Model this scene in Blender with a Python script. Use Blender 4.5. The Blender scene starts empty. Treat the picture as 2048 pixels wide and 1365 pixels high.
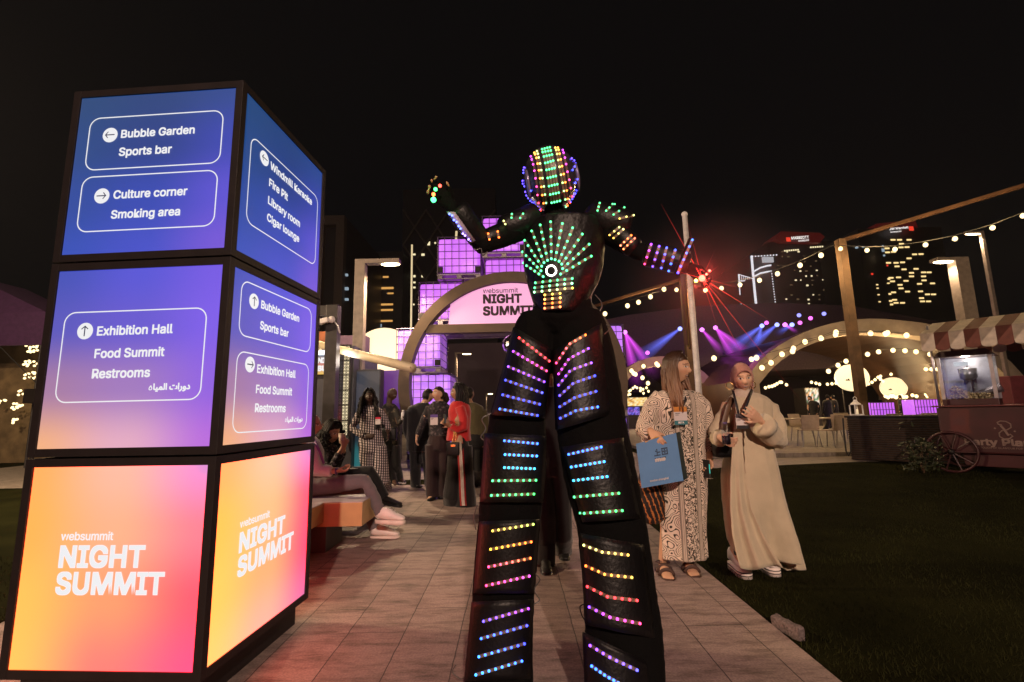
import bpy, bmesh, math, random
from mathutils import Vector, Matrix, noise as mnoise
C = bpy.context.scene.collection
R_ = random.Random(7)
PI = math.pi
# ------------------------------------------------------------------ camera
F_PX, PITCH, ROLL, CAMH = 938.15, 0.15198, -0.02155, 1.2
cp, sp = math.cos(PITCH), math.sin(PITCH)
FW = Vector((0, cp, sp)); _u = Vector((0, -sp, cp)); _r = Vector((1, 0, 0))
RT = math.cos(ROLL) * _r + math.sin(ROLL) * _u
UP = -math.sin(ROLL) * _r + math.cos(ROLL) * _u
cd = bpy.data.cameras.new('camera'); cam = bpy.data.objects.new('camera', cd); C.objects.link(cam)
cd.sensor_width = 36; cd.sensor_fit = 'HORIZONTAL'; cd.lens = F_PX / 2048 * 36
cd.clip_start = 0.05; cd.clip_end = 3000
m = Matrix.Identity(4)
for i in range(3):
    m[i][0] = RT[i]; m[i][1] = UP[i]; m[i][2] = -FW[i]
m[2][3] = CAMH
cam.matrix_world = m
sc = bpy.context.scene
sc.camera = cam
# ------------------------------------------------------------------ night sky, exposure
w = bpy.data.worlds.new('World'); sc.world = w; w.use_nodes = True
wn = w.node_tree.nodes; bg = wn['Background']
sky = wn.new('ShaderNodeTexSky'); sky.sky_type = 'NISHITA'; sky.sun_disc = False
sky.sun_elevation = math.radians(-6); sky.sun_rotation = math.radians(200)
mixn = wn.new('ShaderNodeMix'); mixn.data_type = 'RGBA'; mixn.inputs[0].default_value = 0.985
w.node_tree.links.new(sky.outputs[0], mixn.inputs[6])
mixn.inputs[7].default_value = (0.0030, 0.0026, 0.0027, 1)          # night sky with the town's faint glow
w.node_tree.links.new(mixn.outputs[2], bg.inputs[0])
bg.inputs[1].default_value = 1.0
sl = bpy.data.lights.new('town_glow_fill', 'SUN'); sl.energy = 0.012; sl.angle = math.radians(10); sl.color = (1, .88, .82)      # weak sun added to lift the facades, standing in for the town's glow
so = bpy.data.objects.new('town_glow_fill', sl); C.objects.link(so); so.rotation_euler = (math.radians(58), 0, math.radians(-20))
sc.view_settings.view_transform = 'Standard'; sc.view_settings.look = 'None'
sc.view_settings.exposure = 0; sc.view_settings.gamma = 1
sc.render.engine = 'CYCLES'
sc.cycles.use_denoising = True
sc.cycles.max_bounces = 6; sc.cycles.diffuse_bounces = 3; sc.cycles.glossy_bounces = 3
sc.cycles.transmission_bounces = 6; sc.cycles.transparent_max_bounces = 16
sc.cycles.sample_clamp_indirect = 4.0
sc.cycles.caustics_reflective = False; sc.cycles.caustics_refractive = False

# ------------------------------------------------------------------ helpers
def ray(px, py):
    return FW + RT * ((px - 1024) / F_PX) + UP * ((682.5 - py) / F_PX)
def at(px, py, Y):
    d = ray(px, py); return Vector((0, 0, CAMH)) + d * (Y / d.y)
def gnd(px, py, z=0.0):
    d = ray(px, py); return Vector((0, 0, CAMH)) + d * ((z - CAMH) / d.z)
def lin(r, g, b):
    f = lambda c: (c / 255 / 12.92) if c <= 10 else ((c / 255 + 0.055) / 1.055) ** 2.4
    return (f(r), f(g), f(b))
def smooth(a, b, x):
    t = max(0.0, min(1.0, (x - a) / (b - a))); return t * t * (3 - 2 * t)

def tag(o, label, cat, group=None):
    o['label'] = label; o['category'] = cat
    if group: o['group'] = group
    return o
def thing(name, label, cat, loc=(0, 0, 0), rz=0, group=None):
    o = bpy.data.objects.new(name, None); C.objects.link(o); o.empty_display_size = 0.2
    o.location = loc; o.rotation_euler = (0, 0, rz)
    return tag(o, label, cat, group)
def obj(name, bm, mats, parent=None, smooth_shade=False, label=None):
    me = bpy.data.meshes.new(name); bm.normal_update(); bm.to_mesh(me); bm.free()
    return obj_me(name, me, mats, parent, smooth_shade, label)
def obj_me(name, me, mats, parent=None, smooth_shade=False, label=None):
    for mm in (mats if isinstance(mats, (list, tuple)) else [mats]): me.materials.append(mm)
    if smooth_shade: me.polygons.foreach_set('use_smooth', [True] * len(me.polygons))
    o = bpy.data.objects.new(name, me); C.objects.link(o)
    if parent: o.parent = parent
    if label: o['label'] = label
    return o
def struct(name, bm, mats, kind='structure', smooth_shade=False):
    o = obj(name, bm, mats, None, smooth_shade); o['kind'] = kind; return o
def dup(root, loc, rz=None, label=None):
    r = root.copy(); C.objects.link(r); r.location = loc
    if rz is not None: r.rotation_euler = (0, 0, rz)
    if label: r['label'] = label
    for ch in list(root.children):
        c = ch.copy(); C.objects.link(c); c.parent = r
        for g in list(ch.children):
            d = g.copy(); C.objects.link(d); d.parent = c
    return r

def box(bm, a, b, bev=0.0, mat=0, M=None):
    """axis-aligned box from corner a to corner b, optional chamfer, optional matrix"""
    a = Vector(a); b = Vector(b)
    r = bmesh.ops.create_cube(bm, size=1)
    vs = r['verts']; c = (a + b) / 2; s = b - a
    for v in vs: v.co = Vector((v.co.x * s.x, v.co.y * s.y, v.co.z * s.z)) + c
    fs = set(f for v in vs for f in v.link_faces)
    if bev > 0:
        es = list(set(e for v in vs for e in v.link_edges))
        rr = bmesh.ops.bevel(bm, geom=es, offset=bev, segments=2, affect='EDGES', profile=0.6)
        fs = set(rr['faces']) | set(f for f in fs if f.is_valid)
        vs = list(set(v for f in fs for v in f.verts))
    for f in fs: f.material_index = mat
    if M is not None: bmesh.ops.transform(bm, matrix=M, verts=vs)
    return vs
def frame_of(t, hint=None):
    t = t.normalized()
    h = Vector(hint) if hint is not None else (Vector((0, 1, 0)) if abs(t.y) < 0.9 else Vector((1, 0, 0)))
    x = h.cross(t)
    if x.length < 1e-4: x = Vector((1, 0, 0)).cross(t)
    if x.length < 1e-4: x = Vector((0, 0, 1)).cross(t)
    x.normalize(); y = t.cross(x).normalized()
    return x, y
def loft(bm, pts, rad, n=12, hint=None, mat=0, cap=True):
    """tube through pts; rad = list of r or (rx, ry); rounded ends come from the radii given"""
    pts = [Vector(p) for p in pts]; rings = []
    for i, p in enumerate(pts):
        t = pts[min(i + 1, len(pts) - 1)] - pts[max(i - 1, 0)]
        if t.length < 1e-9: t = Vector((0, 0, 1))
        x, y = frame_of(t, hint)
        r = rad[i] if isinstance(rad, (list, tuple)) else rad
        rx, ry = r if isinstance(r, (list, tuple)) else (r, r)
        rings.append([bm.verts.new(p + x * (rx * math.cos(2 * PI * k / n)) + y * (ry * math.sin(2 * PI * k / n))) for k in range(n)])
    for a, b in zip(rings, rings[1:]):
        for k in range(n):
            f = bm.faces.new((a[k], a[(k + 1) % n], b[(k + 1) % n], b[k])); f.material_index = mat
    if cap:
        f = bm.faces.new(list(reversed(rings[0]))); f.material_index = mat
        f = bm.faces.new(rings[-1]); f.material_index = mat
    return rings
def tube(bm, a, b, r, n=8, mat=0): return loft(bm, [a, b], [r, r], n, None, mat)
def ell(bm, c, r, mat=0, u=14, v=10, M=None):
    rr = bmesh.ops.create_uvsphere(bm, u_segments=u, v_segments=v, radius=1)
    rx, ry, rz = r if isinstance(r, (list, tuple)) else (r, r, r)
    for vtx in rr['verts']:
        p = Vector((vtx.co.x * rx, vtx.co.y * ry, vtx.co.z * rz))
        if M is not None: p = M @ p
        vtx.co = p + Vector(c)
    for f in set(f for vt in rr['verts'] for f in vt.link_faces): f.material_index = mat; f.smooth = True
    return rr['verts']
def prism(bm, poly, off, mat=0):
    """closed prism: polygon (3D points) pushed along off"""
    off = Vector(off); a = [bm.verts.new(Vector(p)) for p in poly]; b = [bm.verts.new(Vector(p) + off) for p in poly]
    n = len(a); fs = [bm.faces.new(a), bm.faces.new(list(reversed(b)))]
    for i in range(n): fs.append(bm.faces.new((a[i], b[i], b[(i + 1) % n], a[(i + 1) % n])))
    for f in fs: f.material_index = mat
    bmesh.ops.recalc_face_normals(bm, faces=fs)
    return fs
def band(bm, inner, outer, off, mat=0):
    """curved band between two polylines of equal length, pushed along off"""
    off = Vector(off); n = len(inner)
    I = [bm.verts.new(Vector(p)) for p in inner]; O = [bm.verts.new(Vector(p)) for p in outer]
    I2 = [bm.verts.new(Vector(p) + off) for p in inner]; O2 = [bm.verts.new(Vector(p) + off) for p in outer]
    fs = []
    for i in range(n - 1):
        for q in ((I[i], O[i], O[i + 1], I[i + 1]), (I2[i], I2[i + 1], O2[i + 1], O2[i]), (I[i], I[i + 1], I2[i + 1], I2[i]), (O[i], O2[i], O2[i + 1], O[i + 1])):
            fs.append(bm.faces.new(q))
    fs.append(bm.faces.new((I[0], I2[0], O2[0], O[0]))); fs.append(bm.faces.new((I[-1], O[-1], O2[-1], I2[-1])))
    for f in fs: f.material_index = mat
    bmesh.ops.recalc_face_normals(bm, faces=fs)
BM = bmesh.new

# ------------------------------------------------------------------ materials
def nt(name):
    m = bpy.data.materials.new(name); m.use_nodes = True
    t = m.node_tree; return m, t, t.nodes, t.links, t.nodes['Principled BSDF']
def pm(name, col, rough=0.6, metal=0.0, var=0.18, scale=9.0, bump=0.0, bscale=40.0, spec=0.5, sheen=0.0, coat=0.0):
    m, t, N, L, b = nt(name)
    b.inputs['Roughness'].default_value = rough; b.inputs['Metallic'].default_value = metal
    b.inputs['Specular IOR Level'].default_value = spec
    if sheen: b.inputs['Sheen Weight'].default_value = sheen
    if coat: b.inputs['Coat Weight'].default_value = coat
    tc = N.new('ShaderNodeTexCoord'); nz = N.new('ShaderNodeTexNoise'); nz.inputs['Scale'].default_value = scale; nz.inputs['Detail'].default_value = 5
    L.new(tc.outputs['Object'], nz.inputs['Vector'])
    rp = N.new('ShaderNodeValToRGB'); c = Vector(col)
    rp.color_ramp.elements[0].position = 0.3; rp.color_ramp.elements[1].position = 0.7
    rp.color_ramp.elements[0].color = (*(c * (1 - var)), 1); rp.color_ramp.elements[1].color = (*[min(1, x) for x in c * (1 + var)], 1)
    L.new(nz.outputs['Fac'], rp.inputs['Fac']); L.new(rp.outputs['Color'], b.inputs['Base Color'])
    if bump:
        n2 = N.new('ShaderNodeTexNoise'); n2.inputs['Scale'].default_value = bscale; n2.inputs['Detail'].default_value = 4
        L.new(tc.outputs['Object'], n2.inputs['Vector'])
        bp = N.new('ShaderNodeBump'); bp.inputs['Strength'].default_value = bump; bp.inputs['Distance'].default_value = 0.02
        L.new(n2.outputs['Fac'], bp.inputs['Height']); L.new(bp.outputs['Normal'], b.inputs['Normal'])
    return m
def em(name, col, strength=1.0, base=(0.02, 0.02, 0.02)):
    m, t, N, L, b = nt(name)
    b.inputs['Base Color'].default_value = (*base, 1); b.inputs['Emission Color'].default_value = (*col, 1)
    b.inputs['Emission Strength'].default_value = strength; b.inputs['Roughness'].default_value = 0.4
    return m
def em_attr(name, strength=1.0):
    m, t, N, L, b = nt(name)
    a = N.new('ShaderNodeAttribute'); a.attribute_name = 'Col'
    L.new(a.outputs['Color'], b.inputs['Emission Color']); b.inputs['Emission Strength'].default_value = strength
    b.inputs['Base Color'].default_value = (0.03, 0.03, 0.03, 1); b.inputs['Roughness'].default_value = 0.5
    return m
def col_attr(name, rough=0.6, bump=0.0, bscale=60, sss=0.0):
    m, t, N, L, b = nt(name)
    a = N.new('ShaderNodeAttribute'); a.attribute_name = 'Col'
    L.new(a.outputs['Color'], b.inputs['Base Color']); b.inputs['Roughness'].default_value = rough
    if sss:
        b.inputs['Subsurface Weight'].default_value = sss; b.inputs['Subsurface Radius'].default_value = (0.02, 0.008, 0.004)
    if bump:
        tc = N.new('ShaderNodeTexCoord'); n2 = N.new('ShaderNodeTexNoise'); n2.inputs['Scale'].default_value = bscale
        L.new(tc.outputs['Object'], n2.inputs['Vector'])
        bp = N.new('ShaderNodeBump'); bp.inputs['Strength'].default_value = bump; bp.inputs['Distance'].default_value = 0.01
        L.new(n2.outputs['Fac'], bp.inputs['Height']); L.new(bp.outputs['Normal'], b.inputs['Normal'])
    return m
def paint(me, fn):
    """per-vertex colour attribute Col from fn(co) -> rgb"""
    a = me.color_attributes.new('Col', 'FLOAT_COLOR', 'POINT')
    buf = []
    for v in me.vertices:
        c = fn(v.co); buf += [c[0], c[1], c[2], 1.0]
    a.data.foreach_set('color', buf)

MT = {}
MT['black_metal'] = pm('black_metal', (0.014, 0.010, 0.010), 0.55, 0.0, bump=0.05, spec=.3)
MT['dark_steel'] = pm('dark_steel', (0.06, 0.055, 0.055), 0.45, 0.5)
MT['grey_steel'] = pm('grey_steel', (0.35, 0.34, 0.34), 0.4, 0.7)
MT['white_paint'] = pm('white_paint', (0.82, 0.8, 0.78), 0.45)
MT['warm_lamp'] = em('warm_lamp', (1.0, 0.78, 0.45), 14)
MT['bulb'] = em('bulb', (1.0, 0.74, 0.36), 2.6)
MT['white_glow'] = em('white_glow', (0.9, 0.9, 0.92), 0.95)
MT['timber'] = pm('timber', (0.10, 0.055, 0.026), 0.8, var=0.35, scale=5, bump=0.2, bscale=20)
MT['rubber'] = pm('rubber', (0.015, 0.015, 0.015), 0.7)

# lettering: flat text turned to mesh
def _font():
    try:
        import os
        p = os.path.join(bpy.utils.resource_path('LOCAL'), 'datafiles', 'fonts')
        return bpy.data.fonts.load(os.path.join(p, 'Inter.woff2')), bpy.data.fonts.load(os.path.join(p, 'NotoSansArabic-VariableFont_wdth,wght.woff2'))
    except Exception:
        return None, None
FONT, FONT_AR = _font()
def text_bm(s, font=None, bold=0.02, spacing=1.0, extrude=0.0):
    """text as a mesh in the XY plane, bounding box moved to the origin; returns bm, width, height"""
    cu = bpy.data.curves.new('lettering', 'FONT'); cu.body = s
    f = font or FONT
    if f: cu.font = f
    cu.size = 1; cu.offset = bold; cu.space_character = spacing; cu.extrude = extrude; cu.resolution_u = 4
    o = bpy.data.objects.new('lettering', cu); C.objects.link(o)
    dg = bpy.context.evaluated_depsgraph_get(); dg.update()
    me = bpy.data.meshes.new_from_object(o.evaluated_get(dg), depsgraph=dg)
    bm = BM(); bm.from_mesh(me)
    bpy.data.objects.remove(o); bpy.data.curves.remove(cu); bpy.data.meshes.remove(me)
    xs = [v.co.x for v in bm.verts] or [0, 1]; 
    x0, x1 = min(xs), max(xs)
    for v in bm.verts: v.co.x -= x0
    return bm, x1 - x0
def text_on(bm, s, o, ux, uy, width, font=None, bold=0.02, mat=0, height=None, depth=0.002, spacing=1.0, skew=0.0):
    """lay text s on a plane: baseline-left at o, along ux, up uy, scaled to width; bold strokes by laying shifted copies"""
    tb, w = text_bm(s, font, 0.0, spacing)
    if not tb.verts: tb.free(); return
    k = width / (w + 2 * bold); ky = k
    if height:
        ys = [v.co.y for v in tb.verts]; ky = height / max(1e-6, max(ys) + 2 * bold)
    o = Vector(o); ux = Vector(ux).normalized(); uy = Vector(uy).normalized(); nz = ux.cross(uy)
    sh = [(0, 0)] if bold <= 0 else [(bold * a, bold * b) for a, b in ((-1, -1), (1, -1), (1, 1), (-1, 1), (0, -1), (1, 0), (0, 1), (-1, 0), (0, 0))]
    for i, (sx, sy) in enumerate(sh):
        mp = {}; dd = depth + 0.00012 * i
        for v in tb.verts:
            X = v.co.x + sx + bold; Y = v.co.y + sy + bold
            mp[v] = bm.verts.new(o + ux * (X * k + skew * Y * ky) + uy * (Y * ky) + nz * dd)
        for f in tb.faces:
            try:
                g = bm.faces.new([mp[v] for v in f.verts]); g.material_index = mat
            except ValueError: pass
    tb.free()
def rbox_outline(bm, o, ux, uy, w, h, r, t, mat=0, depth=0.002):
    o = Vector(o); ux = Vector(ux); uy = Vector(uy); nz = ux.cross(uy)
    A, B = [], []
    for (cx, cy, a0) in ((w - r, r, -90), (w - r, h - r, 0), (r, h - r, 90), (r, r, 180)):
        for k in range(9):
            a = math.radians(a0 + k * 90 / 8)
            A.append((cx + r * math.cos(a), cy + r * math.sin(a))); B.append((cx + (r - t) * math.cos(a), cy + (r - t) * math.sin(a)))
    P = lambda q: bm.verts.new(o + ux * q[0] + uy * q[1] + nz * depth)
    a = [P(q) for q in A]; b = [P(q) for q in B]; n = len(a)
    for i in range(n):
        f = bm.faces.new((a[i], a[(i + 1) % n], b[(i + 1) % n], b[i])); f.material_index = mat
def disc_on(bm, c, ux, uy, r, mat=0, depth=0.002, n=28):
    c = Vector(c); nz = Vector(ux).cross(Vector(uy))
    f = bm.faces.new([bm.verts.new(c + Vector(ux) * (r * math.cos(2 * PI * k / n)) + Vector(uy) * (r * math.sin(2 * PI * k / n)) + nz * depth) for k in range(n)])
    f.material_index = mat
def quad_on(bm, c, ux, uy, pts, mat=0, depth=0.003):
    c = Vector(c); nz = Vector(ux).cross(Vector(uy))
    f = bm.faces.new([bm.verts.new(c + Vector(ux) * x + Vector(uy) * y + nz * depth) for x, y in pts]); f.material_index = mat
def arrow_on(bm, c, ux, uy, kind, s, mat=0, depth=0.004):
    """thin arrow, kind in left/right/up"""
    ux = Vector(ux); uy = Vector(uy)
    ax, ay = {'right': (ux, uy), 'left': (-ux, -uy), 'up': (uy, -ux)}[kind]
    t = s * 0.055
    quad_on(bm, c, ax, ay, [(-s * .5, -t), (s * .48, -t), (s * .48, t), (-s * .5, t)], mat, depth)
    for sgn in (1, -1):
        q = [(s * .5, 0), (s * .5 - 2.2 * t, 0), (s * .2 - 1.1 * t, sgn * (s * .3)), (s * .2, sgn * (s * .3 + 1.1 * t))]
        if sgn < 0: q = list(reversed(q))
        quad_on(bm, c, ax, ay, q, mat, depth + 0.0005)
# ================================================================== SETTING
def lawn_mat():
    m, t, N, L, b = nt('lawn'); tc = N.new('ShaderNodeTexCoord')
    n1 = N.new('ShaderNodeTexNoise'); n1.inputs['Scale'].default_value = 1.3; n1.inputs['Detail'].default_value = 8
    n2 = N.new('ShaderNodeTexNoise'); n2.inputs['Scale'].default_value = 130; n2.inputs['Detail'].default_value = 5
    L.new(tc.outputs['Object'], n1.inputs['Vector']); L.new(tc.outputs['Object'], n2.inputs['Vector'])
    mx = N.new('ShaderNodeMath'); mx.operation = 'MULTIPLY'; L.new(n1.outputs['Fac'], mx.inputs[0]); L.new(n2.outputs['Fac'], mx.inputs[1])
    rp = N.new('ShaderNodeValToRGB'); rp.color_ramp.elements[0].position = 0.10; rp.color_ramp.elements[1].position = 0.5
    rp.color_ramp.elements[0].color = (0.004, 0.0046, 0.0014, 1); rp.color_ramp.elements[1].color = (0.024, 0.024, 0.007, 1)
    L.new(mx.outputs[0], rp.inputs['Fac']); L.new(rp.outputs['Color'], b.inputs['Base Color'])
    b.inputs['Roughness'].default_value = 1.0; b.inputs['Specular IOR Level'].default_value = 0.02
    bp = N.new('ShaderNodeBump'); bp.inputs['Strength'].default_value = 0.35; bp.inputs['Distance'].default_value = 0.02
    L.new(n2.outputs['Fac'], bp.inputs['Height']); L.new(bp.outputs['Normal'], b.inputs['Normal'])
    return m
def paver_mat(name, bw, rh, c1, c2, rot=True):
    m, t, N, L, b = nt(name); tc = N.new('ShaderNodeTexCoord'); mp = N.new('ShaderNodeMapping')
    mp.inputs['Rotation'].default_value = (0, 0, PI / 2 if rot else 0)
    L.new(tc.outputs['Object'], mp.inputs['Vector'])
    wob = N.new('ShaderNodeTexNoise'); wob.inputs['Scale'].default_value = 7
    L.new(tc.outputs['Object'], wob.inputs['Vector'])
    vm = N.new('ShaderNodeVectorMath'); vm.operation = 'MULTIPLY_ADD'
    vm.inputs[1].default_value = (0.012, 0.012, 0); L.new(wob.outputs['Color'], vm.inputs[0]); L.new(mp.outputs['Vector'], vm.inputs[2])
    br = N.new('ShaderNodeTexBrick'); br.offset = 0.34; br.offset_frequency = 2; br.squash = 1
    br.inputs['Scale'].default_value = 1; br.inputs['Brick Width'].default_value = bw; br.inputs['Row Height'].default_value = rh
    br.inputs['Mortar Size'].default_value = 0.0034; br.inputs['Mortar Smooth'].default_value = 0.3; br.inputs['Bias'].default_value = 0
    br.inputs['Color1'].default_value = (*c1, 1); br.inputs['Color2'].default_value = (*c2, 1); br.inputs['Mortar'].default_value = (0.05, 0.038, 0.034, 1)
    L.new(vm.outputs[0], br.inputs['Vector'])
    # scuffs: streaks stretched across the walk, plus blotches and fine grain
    m2 = N.new('ShaderNodeMapping'); m2.inputs['Scale'].default_value = (2.2, 9, 1); L.new(tc.outputs['Object'], m2.inputs['Vector'])
    st = N.new('ShaderNodeTexNoise'); st.inputs['Scale'].default_value = 1.6; st.inputs['Detail'].default_value = 9; st.inputs['Roughness'].default_value = 0.72
    L.new(m2.outputs['Vector'], st.inputs['Vector'])
    r1 = N.new('ShaderNodeValToRGB'); r1.color_ramp.elements[0].position = 0.33; r1.color_ramp.elements[1].position = 0.55
    r1.color_ramp.elements[0].color = (0.30, 0.27, 0.26, 1); r1.color_ramp.elements[1].color = (1, 1, 1, 1); L.new(st.outputs['Fac'], r1.inputs['Fac'])
    gr = N.new('ShaderNodeTexNoise'); gr.inputs['Scale'].default_value = 95; gr.inputs['Detail'].default_value = 4; L.new(tc.outputs['Object'], gr.inputs['Vector'])
    r2 = N.new('ShaderNodeValToRGB'); r2.color_ramp.elements[0].position = 0.3; r2.color_ramp.elements[1].position = 0.65
    r2.color_ramp.elements[0].color = (0.72, 0.72, 0.72, 1); r2.color_ramp.elements[1].color = (1.12, 1.12, 1.12, 1); L.new(gr.outputs['Fac'], r2.inputs['Fac'])
    x1 = N.new('ShaderNodeMix'); x1.data_type = 'RGBA'; x1.blend_type = 'MULTIPLY'; x1.inputs[0].default_value = 0.95
    L.new(br.outputs['Color'], x1.inputs[6]); L.new(r1.outputs['Color'], x1.inputs[7])
    x2 = N.new('ShaderNodeMix'); x2.data_type = 'RGBA'; x2.blend_type = 'MULTIPLY'; x2.inputs[0].default_value = 1
    L.new(x1.outputs[2], x2.inputs[6]); L.new(r2.outputs['Color'], x2.inputs[7])
    L.new(x2.outputs[2], b.inputs['Base Color']); b.inputs['Roughness'].default_value = 0.62
    ad = N.new('ShaderNodeMath'); ad.operation = 'MULTIPLY_ADD'; ad.inputs[1].default_value = -1.6
    L.new(br.outputs['Fac'], ad.inputs[0]); L.new(gr.outputs['Fac'], ad.inputs[2])
    a2 = N.new('ShaderNodeMath'); a2.operation = 'ADD'; L.new(ad.outputs[0], a2.inputs[0]); L.new(st.outputs['Fac'], a2.inputs[1])
    bp = N.new('ShaderNodeBump'); bp.inputs['Strength'].default_value = 0.55; bp.inputs['Distance'].default_value = 0.006
    L.new(a2.outputs[0], bp.inputs['Height']); L.new(bp.outputs['Normal'], b.inputs['Normal'])
    return m
def sheet(name, pts, z, mat, kind='structure'):
    bm = BM(); bm.faces.new([bm.verts.new((x, y, z)) for x, y in pts]); return struct(name, bm, mat, kind)
LAWN = lawn_mat()
PAVE = paver_mat('path_pavers', 0.93, 0.31, (0.32, 0.242, 0.215), (0.245, 0.185, 0.165))
PLAZA = paver_mat('plaza_concrete', 1.6, 1.6, (0.30, 0.25, 0.21), (0.27, 0.225, 0.19), False)
sheet('ground', [(-900, -60), (900, -60), (900, 1500), (-900, 1500)], 0, LAWN)
sheet('footpath', [(-3.1, -6), (1.395, -6), (1.395, 8.3), (-3.1, 8.3)], 0.02, PAVE)
sheet('plaza', [(-14, 9.0), (-1.7, 9.0), (-1.2, 8.3), (3.4, 8.3), (3.4, 30), (-14, 30)], 0.012, PLAZA)
bm = BM(); box(bm, (3.8, 11.6, 0), (60, 46, 0.10)); struct('terrace', bm, PLAZA)
sheet('crossing_path', [(1.4, 9.3), (7.0, 10.3), (22, 10.9), (22, 11.5), (3.4, 11.5), (1.4, 10.4)], 0.008, PLAZA)
# lawn blades beside the path (uncountable)
bm = BM(); rg = random.Random(3)
for i in range(44000):
    if i < 36000:
        y = 1.6 + 8.2 * rg.random() ** 1.5; x = 1.42 + (0.5 + y * 0.75) * rg.random()
    else:
        y = 1.3 + 3.2 * rg.random(); x = -2.35 - 2.5 * rg.random()
        x = min(x, -3.13)
    h = rg.uniform(0.012, 0.034); a = rg.uniform(0, 2 * PI); ww = 0.0016 + 0.0003 * y
    dx, dy = math.cos(a) * ww, math.sin(a) * ww; lx, ly = rg.uniform(-.018, .018), rg.uniform(-.018, .018)
    bm.faces.new([bm.verts.new((x - dx, y - dy, 0.001)), bm.verts.new((x + dx, y + dy, 0.001)), bm.verts.new((x + lx, y + ly, h))])
struct('lawn_blades', bm, pm('grass_blade', (0.02, 0.021, 0.007), 0.9, var=0.7, scale=1.2, spec=.03), 'stuff')
# concrete curb stub lying at the path's edge
bm = BM(); p0 = gnd(1548, 1240, 0.04); p1 = gnd(1604, 1268, 0.04)
d = (p1 - p0); L_ = d.length; M_ = Matrix.Translation((p0 + p1) / 2) @ d.to_track_quat('X', 'Z').to_matrix().to_4x4()
vs = box(bm, (-L_ / 2, -0.022, -0.04), (L_ / 2, 0.022, 0.03), 0.008)
bmesh.ops.subdivide_edges(bm, edges=[e for e in bm.edges if e.calc_length() > 0.05], cuts=8)
for v in bm.verts: v.co += Vector((0, 1, 1)) * 0.006 * mnoise.noise(v.co * 30)
bmesh.ops.transform(bm, matrix=M_, verts=bm.verts)
tag(obj('kerb_stone', bm, pm('rough_stone', (0.17, 0.13, 0.125), 0.85, var=0.45, scale=70, bump=0.9, bscale=90), None, True), 'short rough grey kerb stone lying tilted at the edge of the paved path', 'kerb stone')

# ================================================================== WAYFINDING TOWER
TW, TA, TZ, TS, TMX, TMZ = 0.8876, 0.0638, 0.14, 0.9047, 0.0372, 0.0399
cx = Vector((-1.2946, 2.0861, 0)); ul = Vector((-math.cos(TA), math.sin(TA), 0)); ur = Vector((math.sin(TA), math.cos(TA), 0))
tower = thing('wayfinding_tower', 'tall stack of three glowing light boxes with blue to orange directions beside the path', 'sign', cx + ul * TW / 2 + ur * TW / 2, -TA)
hw = TW / 2
bm = BM(); box(bm, (-hw + .05, -hw + .05, 0), (hw - .05, hw - .05, TZ)); obj('plinth', bm, MT['black_metal'], tower)
GR = {
 0: [[(255, 180, 95), (248, 190, 165), (222, 145, 215)], [(255, 185, 85), (255, 182, 140), (245, 130, 150)], [(255, 200, 90), (255, 160, 110), (255, 90, 115)], [(255, 205, 95), (255, 130, 120), (255, 85, 140)]],
 1: [[(58, 78, 185), (80, 82, 215), (112, 85, 228)], [(85, 85, 190), (98, 86, 208), (122, 90, 235)], [(165, 122, 165), (160, 120, 192), (142, 95, 226)], [(246, 178, 132), (230, 172, 196), (186, 106, 222)]],
 2: [[(16, 68, 122), (14, 62, 124), (20, 66, 142)], [(16, 68, 134), (16, 58, 136), (42, 64, 175)], [(26, 70, 158), (36, 68, 178), (84, 76, 210)], [(38, 76, 184), (58, 76, 200), (112, 82, 216)]],
 3: [[(255, 190, 110), (250, 208, 170), (225, 140, 210)], [(255, 208, 90), (252, 200, 140), (250, 100, 130)], [(255, 217, 100), (255, 185, 125), (255, 92, 130)], [(255, 222, 120), (250, 190, 165), (235, 115, 170)]]}
def grad(g, u, v):          # u 0..1 left to right, v 0..1 bottom to top
    y = (1 - v) * 3; i = min(2, int(y)); fy = smooth(0, 1, y - i)
    x = u * 2; j = min(1, int(x)); fx = smooth(0, 1, x - j)
    hot = lambda c: (lin(*c)[0] * (4.4 if (c[0] >= 240 and g is not GR[1]) else 1), lin(*c)[1], lin(*c)[2])     # the lower prints are bright enough to clip red
    a = [hot(g[i][j]), hot(g[i][j + 1]), hot(g[i + 1][j]), hot(g[i + 1][j + 1])]
    return [(a[0][k] * (1 - fx) + a[1][k] * fx) * (1 - fy) + (a[2][k] * (1 - fx) + a[3][k] * fx) * fy for k in range(3)]
PANEL_M = em_attr('backlit_print', 0.97)
NAVY = pm('navy_ink', (0.03, 0.04, 0.16), 0.5)
FACES = {'front': (Vector((-hw, -hw, 0)), Vector((1, 0, 0)), Vector((0, -1, 0))), 'right': (Vector((hw, -hw, 0)), Vector((0, 1, 0)), Vector((1, 0, 0))),
         'back': (Vector((hw, hw, 0)), Vector((-1, 0, 0)), Vector((0, 1, 0))), 'left': (Vector((-hw, hw, 0)), Vector((0, -1, 0)), Vector((-1, 0, 0)))}
Z3 = Vector((0, 0, 1))
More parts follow.
